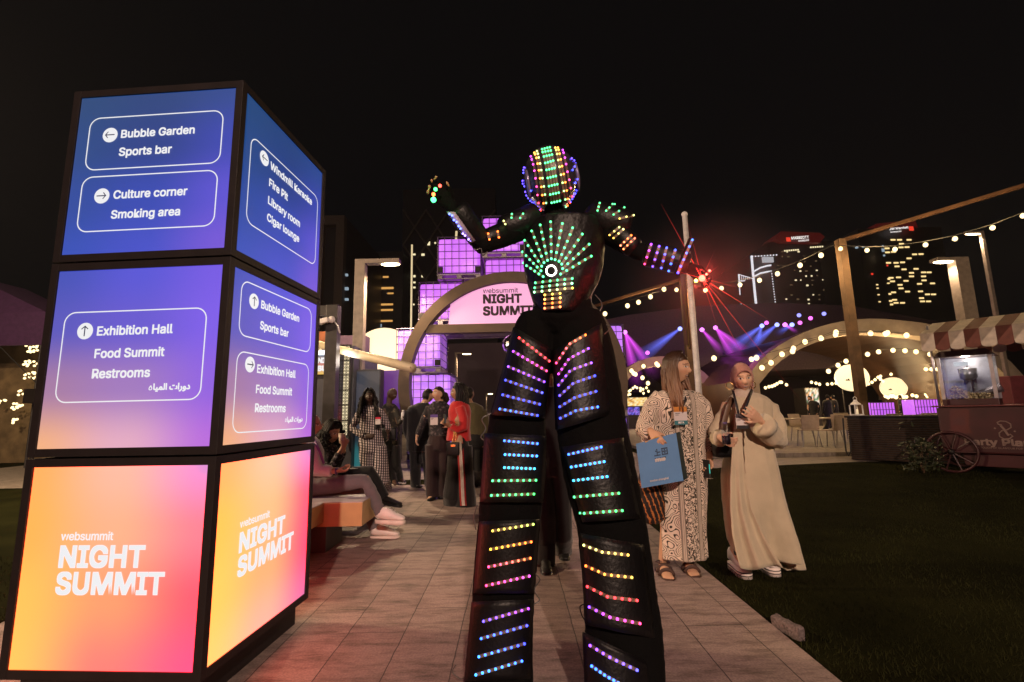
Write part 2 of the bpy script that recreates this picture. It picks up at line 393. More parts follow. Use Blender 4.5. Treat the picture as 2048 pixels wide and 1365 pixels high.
for lv in range(3):
    z0, z1 = TZ + lv * TS + 0.005, TZ + (lv + 1) * TS - 0.005
    bm = BM(); i_ = 0.012
    box(bm, (-hw + i_, -hw + i_, z0), (hw - i_, hw - i_, z1))
    g_ = 0.0372
    for sx in (-1, 1):
        for sy in (-1, 1):
            box(bm, (min(sx * hw, sx * (hw - g_)), min(sy * hw, sy * (hw - g_)), z0 - 0.001), (max(sx * hw, sx * (hw - g_)), max(sy * hw, sy * (hw - g_)), z1 + 0.001), 0.002)
    for (za, zb) in ((z0 - 0.0005, TZ + lv * TS + TMZ), (TZ + (lv + 1) * TS - TMZ, z1 + 0.0005)):
        box(bm, (-hw + g_, -hw + .001, za), (hw - g_, hw - .001, zb)); box(bm, (-hw + .001, -hw + g_, za), (hw - .001, hw - g_, zb))
    fr = obj('light_box', bm, MT['black_metal'], tower)
    for fn, (o, ux, nz) in FACES.items():
        zb, zt = TZ + lv * TS + TMZ, TZ + (lv + 1) * TS - TMZ
        g = GR[3] if (lv == 0 and fn == 'right') else GR[lv]
        bm = BM(); K = 26; grid = []
        for a in range(K + 1):
            grid.append([bm.verts.new(o - nz * 0.008 + ux * (TMX + (TW - 2 * TMX) * b_ / K) + Z3 * (zb + (zt - zb) * a / K)) for b_ in range(K + 1)])
        for a in range(K):
            for b_ in range(K): bm.faces.new((grid[a][b_], grid[a][b_ + 1], grid[a + 1][b_ + 1], grid[a + 1][b_]))
        p = obj('panel', bm, PANEL_M, fr)
        paint(p.data, lambda co: grad(g, max(0, min(1, ((co - o).dot(ux) - TMX) / (TW - 2 * TMX))), max(0, min(1, (co.z - zb) / (zt - zb)))))
        if fn not in ('front', 'right'): continue
        bm = BM(); oo = o - nz * 0.008
        T = lambda s, u, z, w_, **k: text_on(bm, s, oo + ux * u + Z3 * z, ux, Z3, w_, **k)
        def badge(u, z, kind):
            c = oo + ux * u + Z3 * z; disc_on(bm, c, ux, Z3, 0.039); arrow_on(bm, c, ux, Z3, kind, 0.05, 1)
        B = lambda u0, z0_, u1, z1_: rbox_outline(bm, oo + ux * u0 + Z3 * z0_, ux, Z3, u1 - u0, z1_ - z0_, 0.055, 0.0055)
        AR = ''.join(chr(q) for q in reversed([0xFEA9, 0xFEED, 0xFEAD, 0xFE8D, 0xFE95, 0x20, 0xFE8D, 0xFEDF, 0xFEE4, 0xFEF4, 0xFE8E]))
        def arabic(u, z, w_):       # right-to-left line; its last letter is drawn as a loop
            T(AR, u + w_ * .115, z, w_ * .885, font=FONT_AR, bold=.022)
            c = oo + ux * (u + w_ * .05) + Z3 * (z + .0095); k = w_ / .197; q = [(-.0085, -.006), (-.009, 0), (-.005, .008), (.001, .014), (.006, .006), (.0085, -.001), (.006, -.008), (0, -.0095), (-.006, -.009)]
            A = [bm.verts.new(c + ux * x * k + Z3 * y * k + nz * .002) for x, y in q]; B_ = [bm.verts.new(c + ux * x * k * .5 + Z3 * (y * .5 - .001) * k + nz * .002) for x, y in q]
            for i in range(9): bm.faces.new((A[i], B_[i], B_[(i + 1) % 9], A[(i + 1) % 9]))
        if lv == 2 and fn == 'front':
            B(.098, 2.418, .795, 2.70); B(.095, 2.10, .79, 2.386)
            T('Bubble Garden', .271, 2.582, .381); T('Sports bar', .27, 2.486, .273); T('Culture corner', .267, 2.263, .375); T('Smoking area', .266, 2.162, .349)
            badge(.213, 2.602, 'left'); badge(.207, 2.282, 'right')
        elif lv == 2:
            B(.096, 2.155, .806, 2.62)
            T('Windmill Karaoke', .27, 2.53, .458); T('Fire Pit', .268, 2.43, .185); T('Library room', .268, 2.33, .33); T('Cigar lounge', .268, 2.235, .33)
            badge(.214, 2.557, 'left')
        elif lv == 1 and fn == 'front':
            B(.093, 1.287, .79, 1.709)
            T('Exhibition Hall', .263, 1.593, .368); T('Food Summit', .263, 1.488, .338); T('Restrooms', .262, 1.395, .279)
            arabic(.54, 1.335, .197); badge(.203, 1.617, 'up')
        elif lv == 1:
            B(.098, 1.592, .79, 1.866); B(.1, 1.133, .785, 1.52)
            T('Bubble Garden', .263, 1.758, .379); T('Sports bar', .265, 1.65, .27); T('Exhibition Hall', .262, 1.426, .37); T('Food Summit', .263, 1.324, .34); T('Restrooms', .264, 1.23, .28)
            arabic(.544, 1.176, .19); badge(.203, 1.78, 'up'); badge(.203, 1.462, 'right')
        else:
            T('websummit', .205, .695, .24, bold=0.014, spacing=0.98)
            T('NIGHT', .207, .582, .39, bold=0.034, height=.094, spacing=1.02); T('SUMMIT', .206, .474, .488, bold=0.034, height=.094, spacing=1.02)
        obj('lettering', bm, [MT['white_glow'], NAVY], p)

# ================================================================== IBC TOTES (lit purple) AND MOON GATE
def tote_mat(name, cA, cB, cC):
    m, t, N, L, b = nt(name); tc = N.new('ShaderNodeTexCoord')
    nz = N.new('ShaderNodeTexNoise'); nz.inputs['Scale'].default_value = 1.7; nz.inputs['Detail'].default_value = 3; L.new(tc.outputs['Object'], nz.inputs['Vector'])
    rp = N.new('ShaderNodeValToRGB'); rp.color_ramp.elements[0].position = 0.3; rp.color_ramp.elements[1].position = 0.72
    rp.color_ramp.elements[0].color = (*lin(*cA), 1); rp.color_ramp.elements[1].color = (*lin(*cB), 1)
    e = rp.color_ramp.elements.new(0.6); e.color = (*lin(*cC), 1)
    L.new(nz.outputs['Fac'], rp.inputs['Fac']); L.new(rp.outputs['Color'], b.inputs['Emission Color']); b.inputs['Emission Strength'].default_value = 1.15
    b.inputs['Base Color'].default_value = (0.2, 0.15, 0.25, 1); b.inputs['Roughness'].default_value = 0.35
    return m
TP = [tote_mat('tank_glow_pink', (178, 78, 226), (226, 118, 238), (200, 96, 234)), tote_mat('tank_glow_lilac', (168, 96, 232), (220, 140, 244), (196, 118, 240)), tote_mat('tank_glow_violet', (112, 66, 222), (176, 92, 236), (138, 80, 230))]
CAGE = pm('cage_tube', (0.10, 0.08, 0.12), 0.4, 0.6)
PAL = pm('pallet_steel', (0.30, 0.27, 0.30), 0.45, 0.6)
def tote(loc, mat, label, w_=1.05, d_=1.2, h_=1.07):
    t = thing('ibc_tote', label, 'tote', loc, 0, 'glowing tanks stacked into a gate')
    pz = 0.15; hx = w_ / 2
    bm = BM(); box(bm, (-hx + .02, 0.02, pz), (hx - .02, d_ - .02, h_ - 0.03), 0.07); obj('tank', bm, mat, t, True)
    bm = BM(); r = 0.0085
    for i in range(7):
        x = -hx + w_ * i / 6
        for y in (0, d_): tube(bm, (x, y, pz), (x, y, h_), r, 5)
    for i in range(1, 7):
        y = d_ * i / 7
        for x in (-hx, hx): tube(bm, (x, y, pz), (x, y, h_), r, 5)
    for i in range(6):
        z = pz + (h_ - pz) * i / 5; rr = 0.014 if i in (0, 5) else r
        for y in (0, d_): tube(bm, (-hx, y, z), (hx, y, z), rr, 5)
        for x in (-hx, hx): tube(bm, (x, 0, z), (x, d_, z), rr, 5)
    obj('cage', bm, CAGE, t)
    bm = BM()
    for x in (-hx + .06, 0, hx - .06): box(bm, (x - .06, 0.0, 0.0), (x + .06, d_, 0.10), 0.01)
    box(bm, (-hx, 0, 0.102), (hx, d_, 0.135), 0.008); tube(bm, (-hx, -0.005, .012), (hx, -0.005, .012), .014, 6)
    obj('pallet', bm, PAL, t)
    bm = BM()
    bm.free()
    for x in (-hx + .07, hx - .07):
        bm = BM(); box(bm, (x - .065, -0.03, pz + .02), (x + .065, 0.02, pz + .16), 0.006); obj('corner_guard', bm, MT['black_metal'], t)
    return t
TY = 11.0
TOTES = [(-1.93, 0.012, 2, 'violet tank at the foot of the left column, behind the man in the dark suit'), (-1.98, 1.08, 1, 'lilac glowing tank, second from the ground in the left column'),
         (-2.22, 2.17, 1, 'lilac tank crossed by the left side of the ring, above the white tube'), (-1.70, 3.30, 0, 'pink glowing tank behind the ring, left of the pink panel'),
         (-1.25, 4.43, 0, 'magenta glowing tank with black corner guards, upper step of the stack'), (-0.15, 4.95, 0, 'topmost glowing tank, half behind the performer\'s raised arm'),
         (-0.10, 3.87, 0, 'magenta tank whose lid shows between the top of the ring and the tank above'), (2.12, 0.012, 2, 'violet tank at the foot of the right column, behind the performer'),
         (2.12, 1.08, 1, 'lilac tank in the right column, a thin glowing strip beside the performer'), (2.13, 2.17, 1, 'lilac glowing tank on the right column, above the long haired woman\'s shoulder'),
         (1.40, 3.30, 0, 'pink glowing tank behind the performer\'s waist, right step of the gate')]
for (x, z, k, lb) in TOTES: tote((x, TY, z), TP[k], lb)
bm = BM()
for z in (2.10, 2.16): pass
box(bm, (-1.70, TY + .1, 3.12), (1.62, TY + .25, 3.27)); box(bm, (-1.70, TY + .85, 3.12), (1.62, TY + 1.0, 3.27))
box(bm, (-1.2, TY + .3, 3.14), (1.2, TY + .8, 3.24))
tag(obj('gate_beam', bm, PAL), 'steel beam across the opening that carries the glowing tanks', 'beam')
# moon gate ring
RC = Vector((0.0, 10.3, 1.86)); RO, RI = 2.52, 2.28
bm = BM(); A_, B_ = [], []
for i in range(73):
    a = math.radians(-42 + 264 * i / 72)
    A_.append(RC + Vector((RI * math.cos(a), 0, RI * math.sin(a)))); B_.append(RC + Vector((RO * math.cos(a), 0, RO * math.sin(a))))
band(bm, A_, B_, (0, 0.30, 0))
ringM = pm('bronze_cladding', (0.085, 0.052, 0.028), 0.55, 0.0, var=0.25, scale=3)
gate = thing('moon_gate', 'round bronze ring gate carrying a pink sign under the glowing tanks', 'gate', (RC.x, RC.y, 0))
o = obj('ring', bm, ringM, gate); o.data.transform(Matrix.Translation((-RC.x, -RC.y, 0)))
bm = BM(); zc = 3.13 - 0; hwx = math.sqrt(RI ** 2 - (zc - RC.z) ** 2)
box(bm, (-hwx - .03, 0.03, zc - .13), (hwx + .03, 0.27, zc + .06)); obj('crossbar', bm, ringM, gate)
bm = BM(); pts = []
for i in range(33):
    a = math.radians(30 + 120 * i / 32); x = (RI - .02) * math.cos(a); z = RC.z + (RI - .02) * math.sin(a)
    if abs(x) <= 1.42 : pts.append((x, 0.06, max(z, zc + .06)))
pts = [(1.42, .06, zc + .06)] + pts + [(-1.42, .06, zc + .06)]
prism(bm, pts, (0, 0.05, 0)); pp_ = obj('sign_panel', bm, em('pink_sign', lin(214, 128, 196), 0.9, (0.5, 0.4, 0.45)), gate)
bm = BM(); ink = pm('dark_ink', (0.02, 0.008, 0.014), 0.6)
def gl(px, py): q = at(px, py, 10.36); return q - Vector((RC.x, RC.y, 0))
for s, x0, y0, x1, hpx, bd in (('websummit', 966, 587, 1036, None, 0.004), ('NIGHT', 966, 608, 1044, 19.5, 0.035), ('SUMMIT', 966, 632, 1066, 19.5, 0.035)):
    p0 = gl(x0, y0); p1 = gl(x1, y0)
    text_on(bm, s, Vector((p0.x, 0.056, p0.z)), (1, 0, 0), (0, 0, 1), abs(p1.x - p0.x), bold=bd, height=(hpx * 10.46 / 930 if hpx else None), depth=0.003)
obj('lettering', bm, ink, pp_)
# neon tube and mirror ball under the gate
bm = BM(); tube(bm, at(945, 661, 10.75), at(1062, 655, 10.75), 0.035, 10)
tag(obj('neon_tube', bm, em('neon_pink', (1.0, 0.42, 0.85), 3.5)), 'pink neon tube glowing under the crossbar of the ring gate', 'neon tube')
bm = BM()
c_ = at(1024, 690, 10.6); ell(bm, (0, 0, 0), 0.23, 0, 20, 14)
for f in bm.faces: f.smooth = False
b2 = BM(); tube(b2, (0, 0, .22), (0, 0, .55), 0.006, 5)
ball = thing('mirror_ball', 'silver mirror ball hanging under the neon tube of the gate', 'mirror ball', c_)
obj('ball', bm, pm('mirror_tiles', (0.8, 0.75, 0.8), 0.12, 1.0, var=0.3, scale=6), ball); obj('cord', b2, MT['rubber'], ball)
# thin lit masts beside the tanks
bm = BM(); tube(bm, at(822, 661, 11.4), at(824, 490, 11.4), 0.022, 8)
tag(obj('light_mast', bm, em('mast_glow', (1.0, 0.78, 0.42), 0.75)), 'tall thin warm lit mast rising behind the lilac tanks', 'mast')
bm = BM(); tube(bm, at(912, 480, 12.3), at(913, 463, 12.3), 0.03, 8)
tag(obj('light_mast', bm, bpy.data.materials['mast_glow']), 'short tip of a warm mast showing above the magenta tank', 'mast')
# ================================================================== LAMPS, KIOSK AND TOWERS ON THE LEFT
def lamp_light(name, loc, power, col=(1.0, 0.71, 0.43), size=0.15, spot=None, parent=None, aim=None):
    ld = bpy.data.lights.new(name, 'SPOT' if spot else 'POINT'); ld.energy = power; ld.color = col; ld.shadow_soft_size = size
    if spot: ld.spot_size = math.radians(spot); ld.spot_blend = 0.5
    o = bpy.data.objects.new(name, ld); C.objects.link(o)
    if parent: o.parent = parent
    o.location = loc
    if aim is not None: o.rotation_euler = (Vector(aim) - Vector(loc)).to_track_quat('-Z', 'Y').to_euler()
    return o
POLEM = pm('lamp_post_paint', (0.22, 0.18, 0.15), 0.55, 0.1)
def street_lamp(label, base, top, arm, w_, power, head=0.34, d_=0.14, spot=150, group='street lamps', col=(1.0, 0.71, 0.43)):
    """square post with a flat arm (arm = signed length along X) and a glowing lens under its end"""
    t = thing('street_lamp', label, 'street lamp', base, 0, group); hgt = top
    bm = BM(); box(bm, (-w_ / 2, -d_ / 2, 0), (w_ / 2, d_ / 2, hgt), 0.008); obj('post', bm, POLEM, t)
    s = 1 if arm > 0 else -1
    bm = BM(); box(bm, (min(s * w_ / 2, arm), -d_ / 2, hgt - .10), (max(s * w_ / 2, arm), d_ / 2, hgt - .002), 0.008); obj('arm', bm, POLEM, t)
    bm = BM(); ell(bm, (arm - s * head / 2, 0, hgt - .115), (head / 2, d_ * .42, 0.03)); obj('lens', bm, MT['warm_lamp'], t, True)
    if power: lamp_light('lamp_light', (arm - s * head / 2, 0, hgt - .2), power, col, spot=spot, parent=t, aim=(arm - s * head / 2, 0, 0))
    return t
b0 = at(712, 900, 10.0); tp = at(712, 521, 10.0)
street_lamp('bronze square street lamp lit at its arm end, left of the glowing tanks', (b0.x, 10, 0), tp.z, 0.86, 0.22, 700, 0.42, 0.2)
q = at(912, 705, 26.0)
street_lamp('small far street lamp seen through the ring gate', (q.x, 26, 0), q.z, 0.85, 0.12, 900, 0.5, 0.15)
q = at(972, 786, 42.0)
street_lamp('tiny far street lamp low behind the woman in red', (q.x, 42, 0), q.z, 0.6, 0.12, 500, 0.45, 0.15)
# lamps on the right
q = at(1915, 520, 14.0)
street_lamp('thick pale column lamp rising behind the striped cart awning', (q.x, 14, 0), q.z + .05, -0.75, 0.42, 200, 0.62, 0.30)
q = at(1952, 468, 17.0)
street_lamp('taller slim lamp right of the thick column lamp', (q.x + .2, 17, 0), q.z + .1, -0.62, 0.12, 300, 0.62, 0.12)
# street lamp added out of view behind the viewer to light path and women
street_lamp('added unseen street lamp behind the viewer, lighting the footpath', (2.2, -9.0, 0), 6.6, -0.9, 0.2, 7600, 0.42, 0.2, None, col=(1.0, .69, .53))

street_lamp('added unseen street lamp off to the left of the light boxes, over the lawn', (-9.5, 4.6, 0), 5.4, 0.9, 0.2, 3600, 0.42, 0.2, None)  # added outside the view on the left to brighten the group
# ---- steel post with security camera
q = at(668, 612, 8.0); x0 = q.x
t = thing('camera_post', 'dark steel gallows post carrying a white security camera beside the light boxes', 'post', (x0, 8.0, 0))
bm = BM(); box(bm, (-.1, -.09, 0), (.1, .09, q.z), .006); obj('post', bm, MT['dark_steel'], t)
bm = BM(); box(bm, (-.75, -.06, q.z - .17), (-.1, .06, q.z - .003), .006); obj('arm', bm, MT['dark_steel'], t)
k = at(655, 643, 7.85) - Vector((x0, 8.0, 0))
bm = BM(); M_ = Matrix.Translation(k + Vector((-.1, -.02, -.01))) @ Matrix.Rotation(math.radians(-14), 4, 'Y')
box(bm, (-.14, -.045, -.045), (.13, .045, .045), .012, 0, M_); ell(bm, k + Vector((.06, 0.02, .03)), .062)
loft(bm, [k + Vector((.1, .05, 0)), k + Vector((.16, .06, -.08)), k + Vector((.2, .06, -.2))], .012, 6)
obj('camera', bm, MT['white_paint'], t, True)

# ---- info kiosk with lattice screen, lit header and big display
KY = 9.4
def rect_px(x0, y0, x1, y1, Y): return at(x0, y0, Y), at(x1, y1, Y)
kiosk = thing('info_kiosk', 'dark kiosk with lit lattice strip and a glowing night summit header, behind the bench', 'kiosk', (at(670, 850, KY).x, KY, 0))
KO = Vector(kiosk.location)
def kbox(px0, py0, px1, py1, Y0, Y1, bev=0.0):
    a, b = rect_px(px0, py0, px1, py1, Y0); bm = BM()
    box(bm, (min(a.x, b.x) - KO.x, Y0 - KO.y, min(a.z, b.z)), (max(a.x, b.x) - KO.x, Y1 - KO.y, max(a.z, b.z)), bev); return bm
a = at(700, 690, KY); xl = at(560, 690, KY).x
bm = BM(); box(bm, (xl - KO.x, .12, 0), (a.x - KO.x + .05, 1.8, a.z), .01); obj('wall', bm, pm('kiosk_wall', (0.035, 0.035, 0.05), 0.5), kiosk)
bm = kbox(600, 711, 634 + 60, 747, KY - .02, KY + .11); hd = obj('header_sign', bm, em_attr('header_print', 0.9), kiosk)
zs = [v.co.z for v in hd.data.vertices]; zlo, zhi = min(zs), max(zs)
bm = BM(); bm.from_mesh(hd.data); bmesh.ops.subdivide_edges(bm, edges=bm.edges[:], cuts=6, use_grid_fill=True); bm.to_mesh(hd.data); bm.free()
def hg(co):
    f = (co.z - zlo) / (zhi - zlo); a_, b_, c_ = Vector(lin(235, 190, 95)), Vector(lin(200, 110, 110)), Vector(lin(70, 110, 130))
    return a_.lerp(b_, min(1, f * 2)) if f < .5 else b_.lerp(c_, f * 2 - 1)
paint(hd.data, hg)
bm = BM()
for s, y, xw in (('NIGHT', 727, 52), ('SUMMIT', 743, 60)):
    p = at(634, y, KY - .025) - KO; text_on(bm, s, p, (1, 0, 0), (0, 0, 1), xw * KY / 930, bold=.05, height=.115)
obj('lettering', bm, MT['white_glow'], hd)
bm = kbox(600, 702, 690, 709, KY - .06, KY + .1); obj('strip_light', bm, em('cool_strip', (0.95, 0.93, 1.0), 2.0), kiosk)
lamp_light('strip_glow_light', at(690, 712, 8.3) - KO, 30, (1, .85, .72), .25, parent=kiosk)
bm = kbox(600, 686, 640, 701, KY - .03, KY + .1); obj('fascia', bm, pm('cream_board', (0.6, 0.5, 0.33), 0.6), kiosk)
bm = kbox(622, 664, 655, 688, KY + .3, KY + .6); obj('vent_box', bm, pm('orange_box', (0.42, 0.12, 0.035), 0.6), kiosk)
# lattice screen: lit strip behind a pierced pattern
La, Lb = at(672, 692, KY - .2) - KO, at(696, 872, KY - .2) - KO
bm = BM(); box(bm, (Lb.x - .13, -.185, Lb.z), (Lb.x, -.16, La.z)); obj('lit_strip', bm, em('strip_glow', (1.0, 0.82, 0.5), 0.85), kiosk)
bm = BM(); box(bm, (Lb.x - .40, -.175, Lb.z), (Lb.x - .15, -.15, La.z)); ds = obj('dim_print', bm, em_attr('dim_print_glow', 0.55), kiosk)
bm = BM(); bm.from_mesh(ds.data); bmesh.ops.subdivide_edges(bm, edges=bm.edges[:], cuts=5, use_grid_fill=True); bm.to_mesh(ds.data); bm.free()
paint(ds.data, lambda co: Vector((0.28, 0.02, 0.035)).lerp(Vector((0.05, 0.045, 0.06)), smooth(0.1, 0.45, (co.z - Lb.z) / (La.z - Lb.z))))
bm = BM(); cw = 0.066; nx = 6; z = Lb.z; r_ = 0
while z < La.z - .03:
    for i in range(nx):
        c = Vector((Lb.x - .40 + cw * (i + .5 + .0), -.21, z + cw / 2))
        for k in range(6):
            a0 = PI * k / 3 + (PI / 6 if r_ % 2 else 0); a1 = a0 + PI / 3
            tube(bm, c + Vector((math.cos(a0), 0, math.sin(a0))) * cw * .42, c + Vector((math.cos(a1), 0, math.sin(a1))) * cw * .42, .005, 4)
        for k in range(4):
            a0 = PI / 4 + PI / 2 * k
            tube(bm, c + Vector((math.cos(a0), 0, math.sin(a0))) * cw * .40, c + Vector((math.cos(a0), 0, math.sin(a0))) * cw * .71, .005, 4)
    z += cw; r_ += 1
for i in range(7):
    zz = Lb.z + (La.z - Lb.z) * i / 6; box(bm, (Lb.x - .42, -.225, zz - .012), (Lb.x + .01, -.195, zz + .012))
for xx in (Lb.x - .42, Lb.x + .008): box(bm, (xx - .012, -.226, Lb.z - .012), (xx + .012, -.194, La.z + .012))
obj('lattice', bm, MT['black_metal'], kiosk)
# big display board beside the lamp post
DY = 9.7
a, b = at(700, 740, DY), at(757, 905, DY); t = thing('display_board', 'tall dim blue display board glowing teal at its foot, behind the checked suit', 'display', ((a.x + b.x) / 2, DY, 0)); hx = abs(b.x - a.x) / 2
bm = BM(); box(bm, (-hx - .2, .02, 0), (hx, .3, a.z)); obj('cabinet', bm, MT['dark_steel'], t)
bm = BM(); N_ = 10
gv = [[bm.verts.new((-hx - .18 + (2 * hx + .16) * i / N_, 0.016, 0.12 + (a.z - .16) * j / N_)) for i in range(N_ + 1)] for j in range(N_ + 1)]
for j in range(N_):
    for i in range(N_): bm.faces.new((gv[j][i], gv[j][i + 1], gv[j + 1][i + 1], gv[j + 1][i]))
o = obj('screen', bm, em_attr('screen_glow', 0.55), t)
def scr(co):
    u = (co.x + hx) / (2 * hx); v = co.z / a.z
    base = Vector(lin(52, 62, 82)).lerp(Vector(lin(82, 78, 82)), smooth(.45, .7, u)) * (1 - .5 * smooth(.6, .3, v))
    return base + Vector(lin(60, 190, 190)) * (0.4 * smooth(.36, .2, v) * smooth(0.0, .3, 1 - u))
paint(o.data, scr)
a, b = at(757, 742, 10.4), at(800, 905, 10.4)
bm = BM(); box(bm, (a.x, 10.4, 0), (b.x - .05, 10.55, a.z)); tag(obj('purple_wall', bm, em('violet_wash', lin(62, 22, 112), 0.7, (0.1, 0.04, 0.2))), 'plain violet glowing wall panel between the display board and the ring', 'wall panel')  # violet panel with emission in its own material
a, b = at(620, 670, 10.6), at(722, 742, 10.6)
bm = BM(); box(bm, (a.x - 1, 10.8, 0), (b.x, 11.2, a.z)); tag(obj('booth_wall', bm, pm('mauve_board', (0.10, 0.055, 0.10), 0.7)), 'dull mauve booth wall behind the lamp post and lattice screen', 'wall panel')
# big round cream lantern behind the ring
c_ = at(768, 712, 13.0); t = thing('disc_lantern', 'large cream lit disc lantern half hidden behind the lilac tanks', 'lantern', (c_.x, 13, 0), 0, 'round lit disc lanterns')
DISC = em('cream_glow', lin(255, 233, 186), 0.95, (.6, .55, .45))
def disc_lantern(t, cz, rx, rz, th=0.18):
    bm = BM(); ring = []
    for yy, k in ((-th / 2, .97), (-th / 2 + .02, 1), (th / 2 - .02, 1), (th / 2, .97)):
        ring.append([bm.verts.new((rx * k * math.cos(2 * PI * i / 48), yy, cz + rz * k * math.sin(2 * PI * i / 48))) for i in range(48)])
    bm.faces.new(ring[0]); bm.faces.new(list(reversed(ring[-1])))
    for A, B in zip(ring, ring[1:]):
        for i in range(48): bm.faces.new((A[i], B[i], B[(i + 1) % 48], A[(i + 1) % 48]))
    bmesh.ops.recalc_face_normals(bm, faces=bm.faces)
    obj('disc', bm, DISC, t)
    bm = BM()
    for x in (-rx * .55, rx * .55): tube(bm, (x, th / 2 + .04, 0), (x, th / 2 + .04, cz + rz * .75), .035, 6)
    obj('stand', bm, MT['dark_steel'], t)
disc_lantern(t, c_.z, .85, .78)
# white tube boom reaching toward the path
bm = BM(); a, b = at(640, 690, 8.9), at(826, 737, 7.4); d = (b - a).normalized()
loft(bm, [a, b, b + d * .004, b - d * .05], [.075, .075, .058, .055], 20)
tag(obj('white_tube', bm, pm('ivory_tube', (0.72, 0.62, 0.42), 0.5, var=0.05), None, True), 'long round ivory tube boom reaching across in front of the disc lantern', 'tube')

# ---- towers far behind
def tower_block(label, name, x0, x1, ytop, Y, depth, mat, base_py=870):
    a = at(x0, ytop, Y); b = at(x1, ytop, Y); t = thing(name, label, 'building', ((a.x + b.x) / 2, Y, 0)); hx = abs(b.x - a.x) / 2; hz = max(a.z, b.z)
    bm = BM(); box(bm, (-hx, 0, 0), (hx, depth, hz)); obj('wall', bm, mat, t); return t, hx, hz
GLASS_D = pm('dark_facade', (0.16, 0.14, 0.14), 0.5, spec=0.5)
WARMW = em('window_warm', (1.0, 0.72, 0.30), 1.25); WARMW2 = em('window_amber', (1.0, 0.50, 0.13), 0.75); COOLW = em('window_cool', (0.55, 0.72, 0.85), 0.5); PALEW = em('window_pale', (1.0, 0.85, 0.5), 1.1); DIMW = em('window_dim', (0.9, 0.6, 0.3), 0.10)
def windows(t, Y, lst, mat, name='window'):
    """each lit window a shallow box standing proud of the wall: (px x0, y0, x1, y1)"""
    L0 = Vector(t.location)
    for (x0, y0, x1, y1) in lst:
        a, b = at(x0, y0, Y), at(x1, y1, Y); bm = BM()
        box(bm, (min(a.x, b.x) - L0.x, -.06 * Y / 60, min(a.z, b.z)), (max(a.x, b.x) - L0.x, .3, max(a.z, b.z)))
        obj(name, bm, mat, t)
TWY = 70
t, hx, hz = tower_block('dark tower with beige stone frames standing right behind the light boxes', 'office_tower', 560, 694, 440, TWY, 30, GLASS_D)
L0 = Vector(t.location); STONE_D = pm('beige_stone', (0.34, 0.27, 0.22), 0.8)
for (xa, xb) in ((560, 575), (642, 652), (678, 694)):
    a, b = at(xa, 455, TWY), at(xb, 455, TWY); bm = BM(); box(bm, (a.x - L0.x, -1.2, 0), (b.x - L0.x, 0.0, a.z)); obj('stone_pier', bm, STONE_D, t)
a, b = at(600, 440, TWY), at(694, 455, TWY); bm = BM(); box(bm, (-hx, -1.2, b.z), (hx, 0, hz)); obj('stone_lintel', bm, STONE_D, t)
windows(t, TWY, [(690, 575, 696, 580), (690, 597, 696, 601), (691, 548, 695, 552)], COOLW)
t, hx, hz = tower_block('glass office tower with scattered cool and amber floors behind the street lamp', 'office_tower', 700, 806, 505, 90, 30, GLASS_D)
windows(t, 90, [(766, 553, 777, 556), (762, 575, 787, 578.5), (775, 586, 787, 588.5), (762, 608, 786, 611), (762, 619, 786, 622), (761, 641, 785, 644), (761, 664, 785, 667)], WARMW2)
rg = random.Random(11); lst = []
for yy in (532, 547, 551, 557, 586, 606, 646, 649, 653, 658, 662, 667, 670):
    x = 710 + rg.uniform(0, 12)
    while x < 756:
        wd = rg.uniform(3, 12)
        if rg.random() < .62: lst.append((x, yy, x + wd, yy + rg.uniform(1.5, 3.2)))
        x += wd + rg.uniform(2, 8)
windows(t, 90, lst[:55], COOLW); windows(t, 90, [(755, y, 757, y + 2.5) for y in (595, 614, 624, 634, 664)], em('window_white', (0.8, 0.9, 1.0), 0.9))
t, hx, hz = tower_block('dark tower with a diamond lattice facade and a few lit windows, behind the tanks', 'lattice_tower', 806, 990, 380, 100, 30, GLASS_D)
L0 = Vector(t.location); bm = BM()
for i in range(-3, 9):
    for sgn in (-1, 1):
        for j in range(3):
            xa = 806 + i * 46 + (0 if sgn > 0 else 46); 
            y0_, y1_ = 420 + j * 70, 490 + j * 70
            xs = (xa, xa + sgn * 46)
            if min(xs) < 800 or max(xs) > 995: continue
            if (j % 2): xs = (xs[1], xs[0])
            tube(bm, at(xs[0], y0_, 99.6) - L0, at(xs[1], y1_, 99.6) - L0, .22, 4)
obj('lattice_facade', bm, pm('lattice_stone', (0.4, 0.34, 0.3), 0.8), t)
windows(t, 100, [(843, 508, 849, 512), (826, 508, 831, 511), (843, 551, 848, 555), (826, 551, 831, 555), (800, 565, 803, 570), (826, 564, 831, 567), (826, 574, 831, 577), (826, 608, 829, 611), (855, 484, 860, 491), (869, 485, 872, 488), (808, 552, 815, 556), (782, 592, 785, 596)], PALEW)

a, b = at(895, 688, 46), at(1300, 790, 46); bm = BM(); box(bm, (a.x, 46, 0), (b.x, 47, a.z)); tag(obj('far_hall', bm, pm('dusk_render', (.20, .15, .18), .9, var=.1, scale=.4)), 'plain dull mauve hall wall seen far off through the ring gate', 'building')
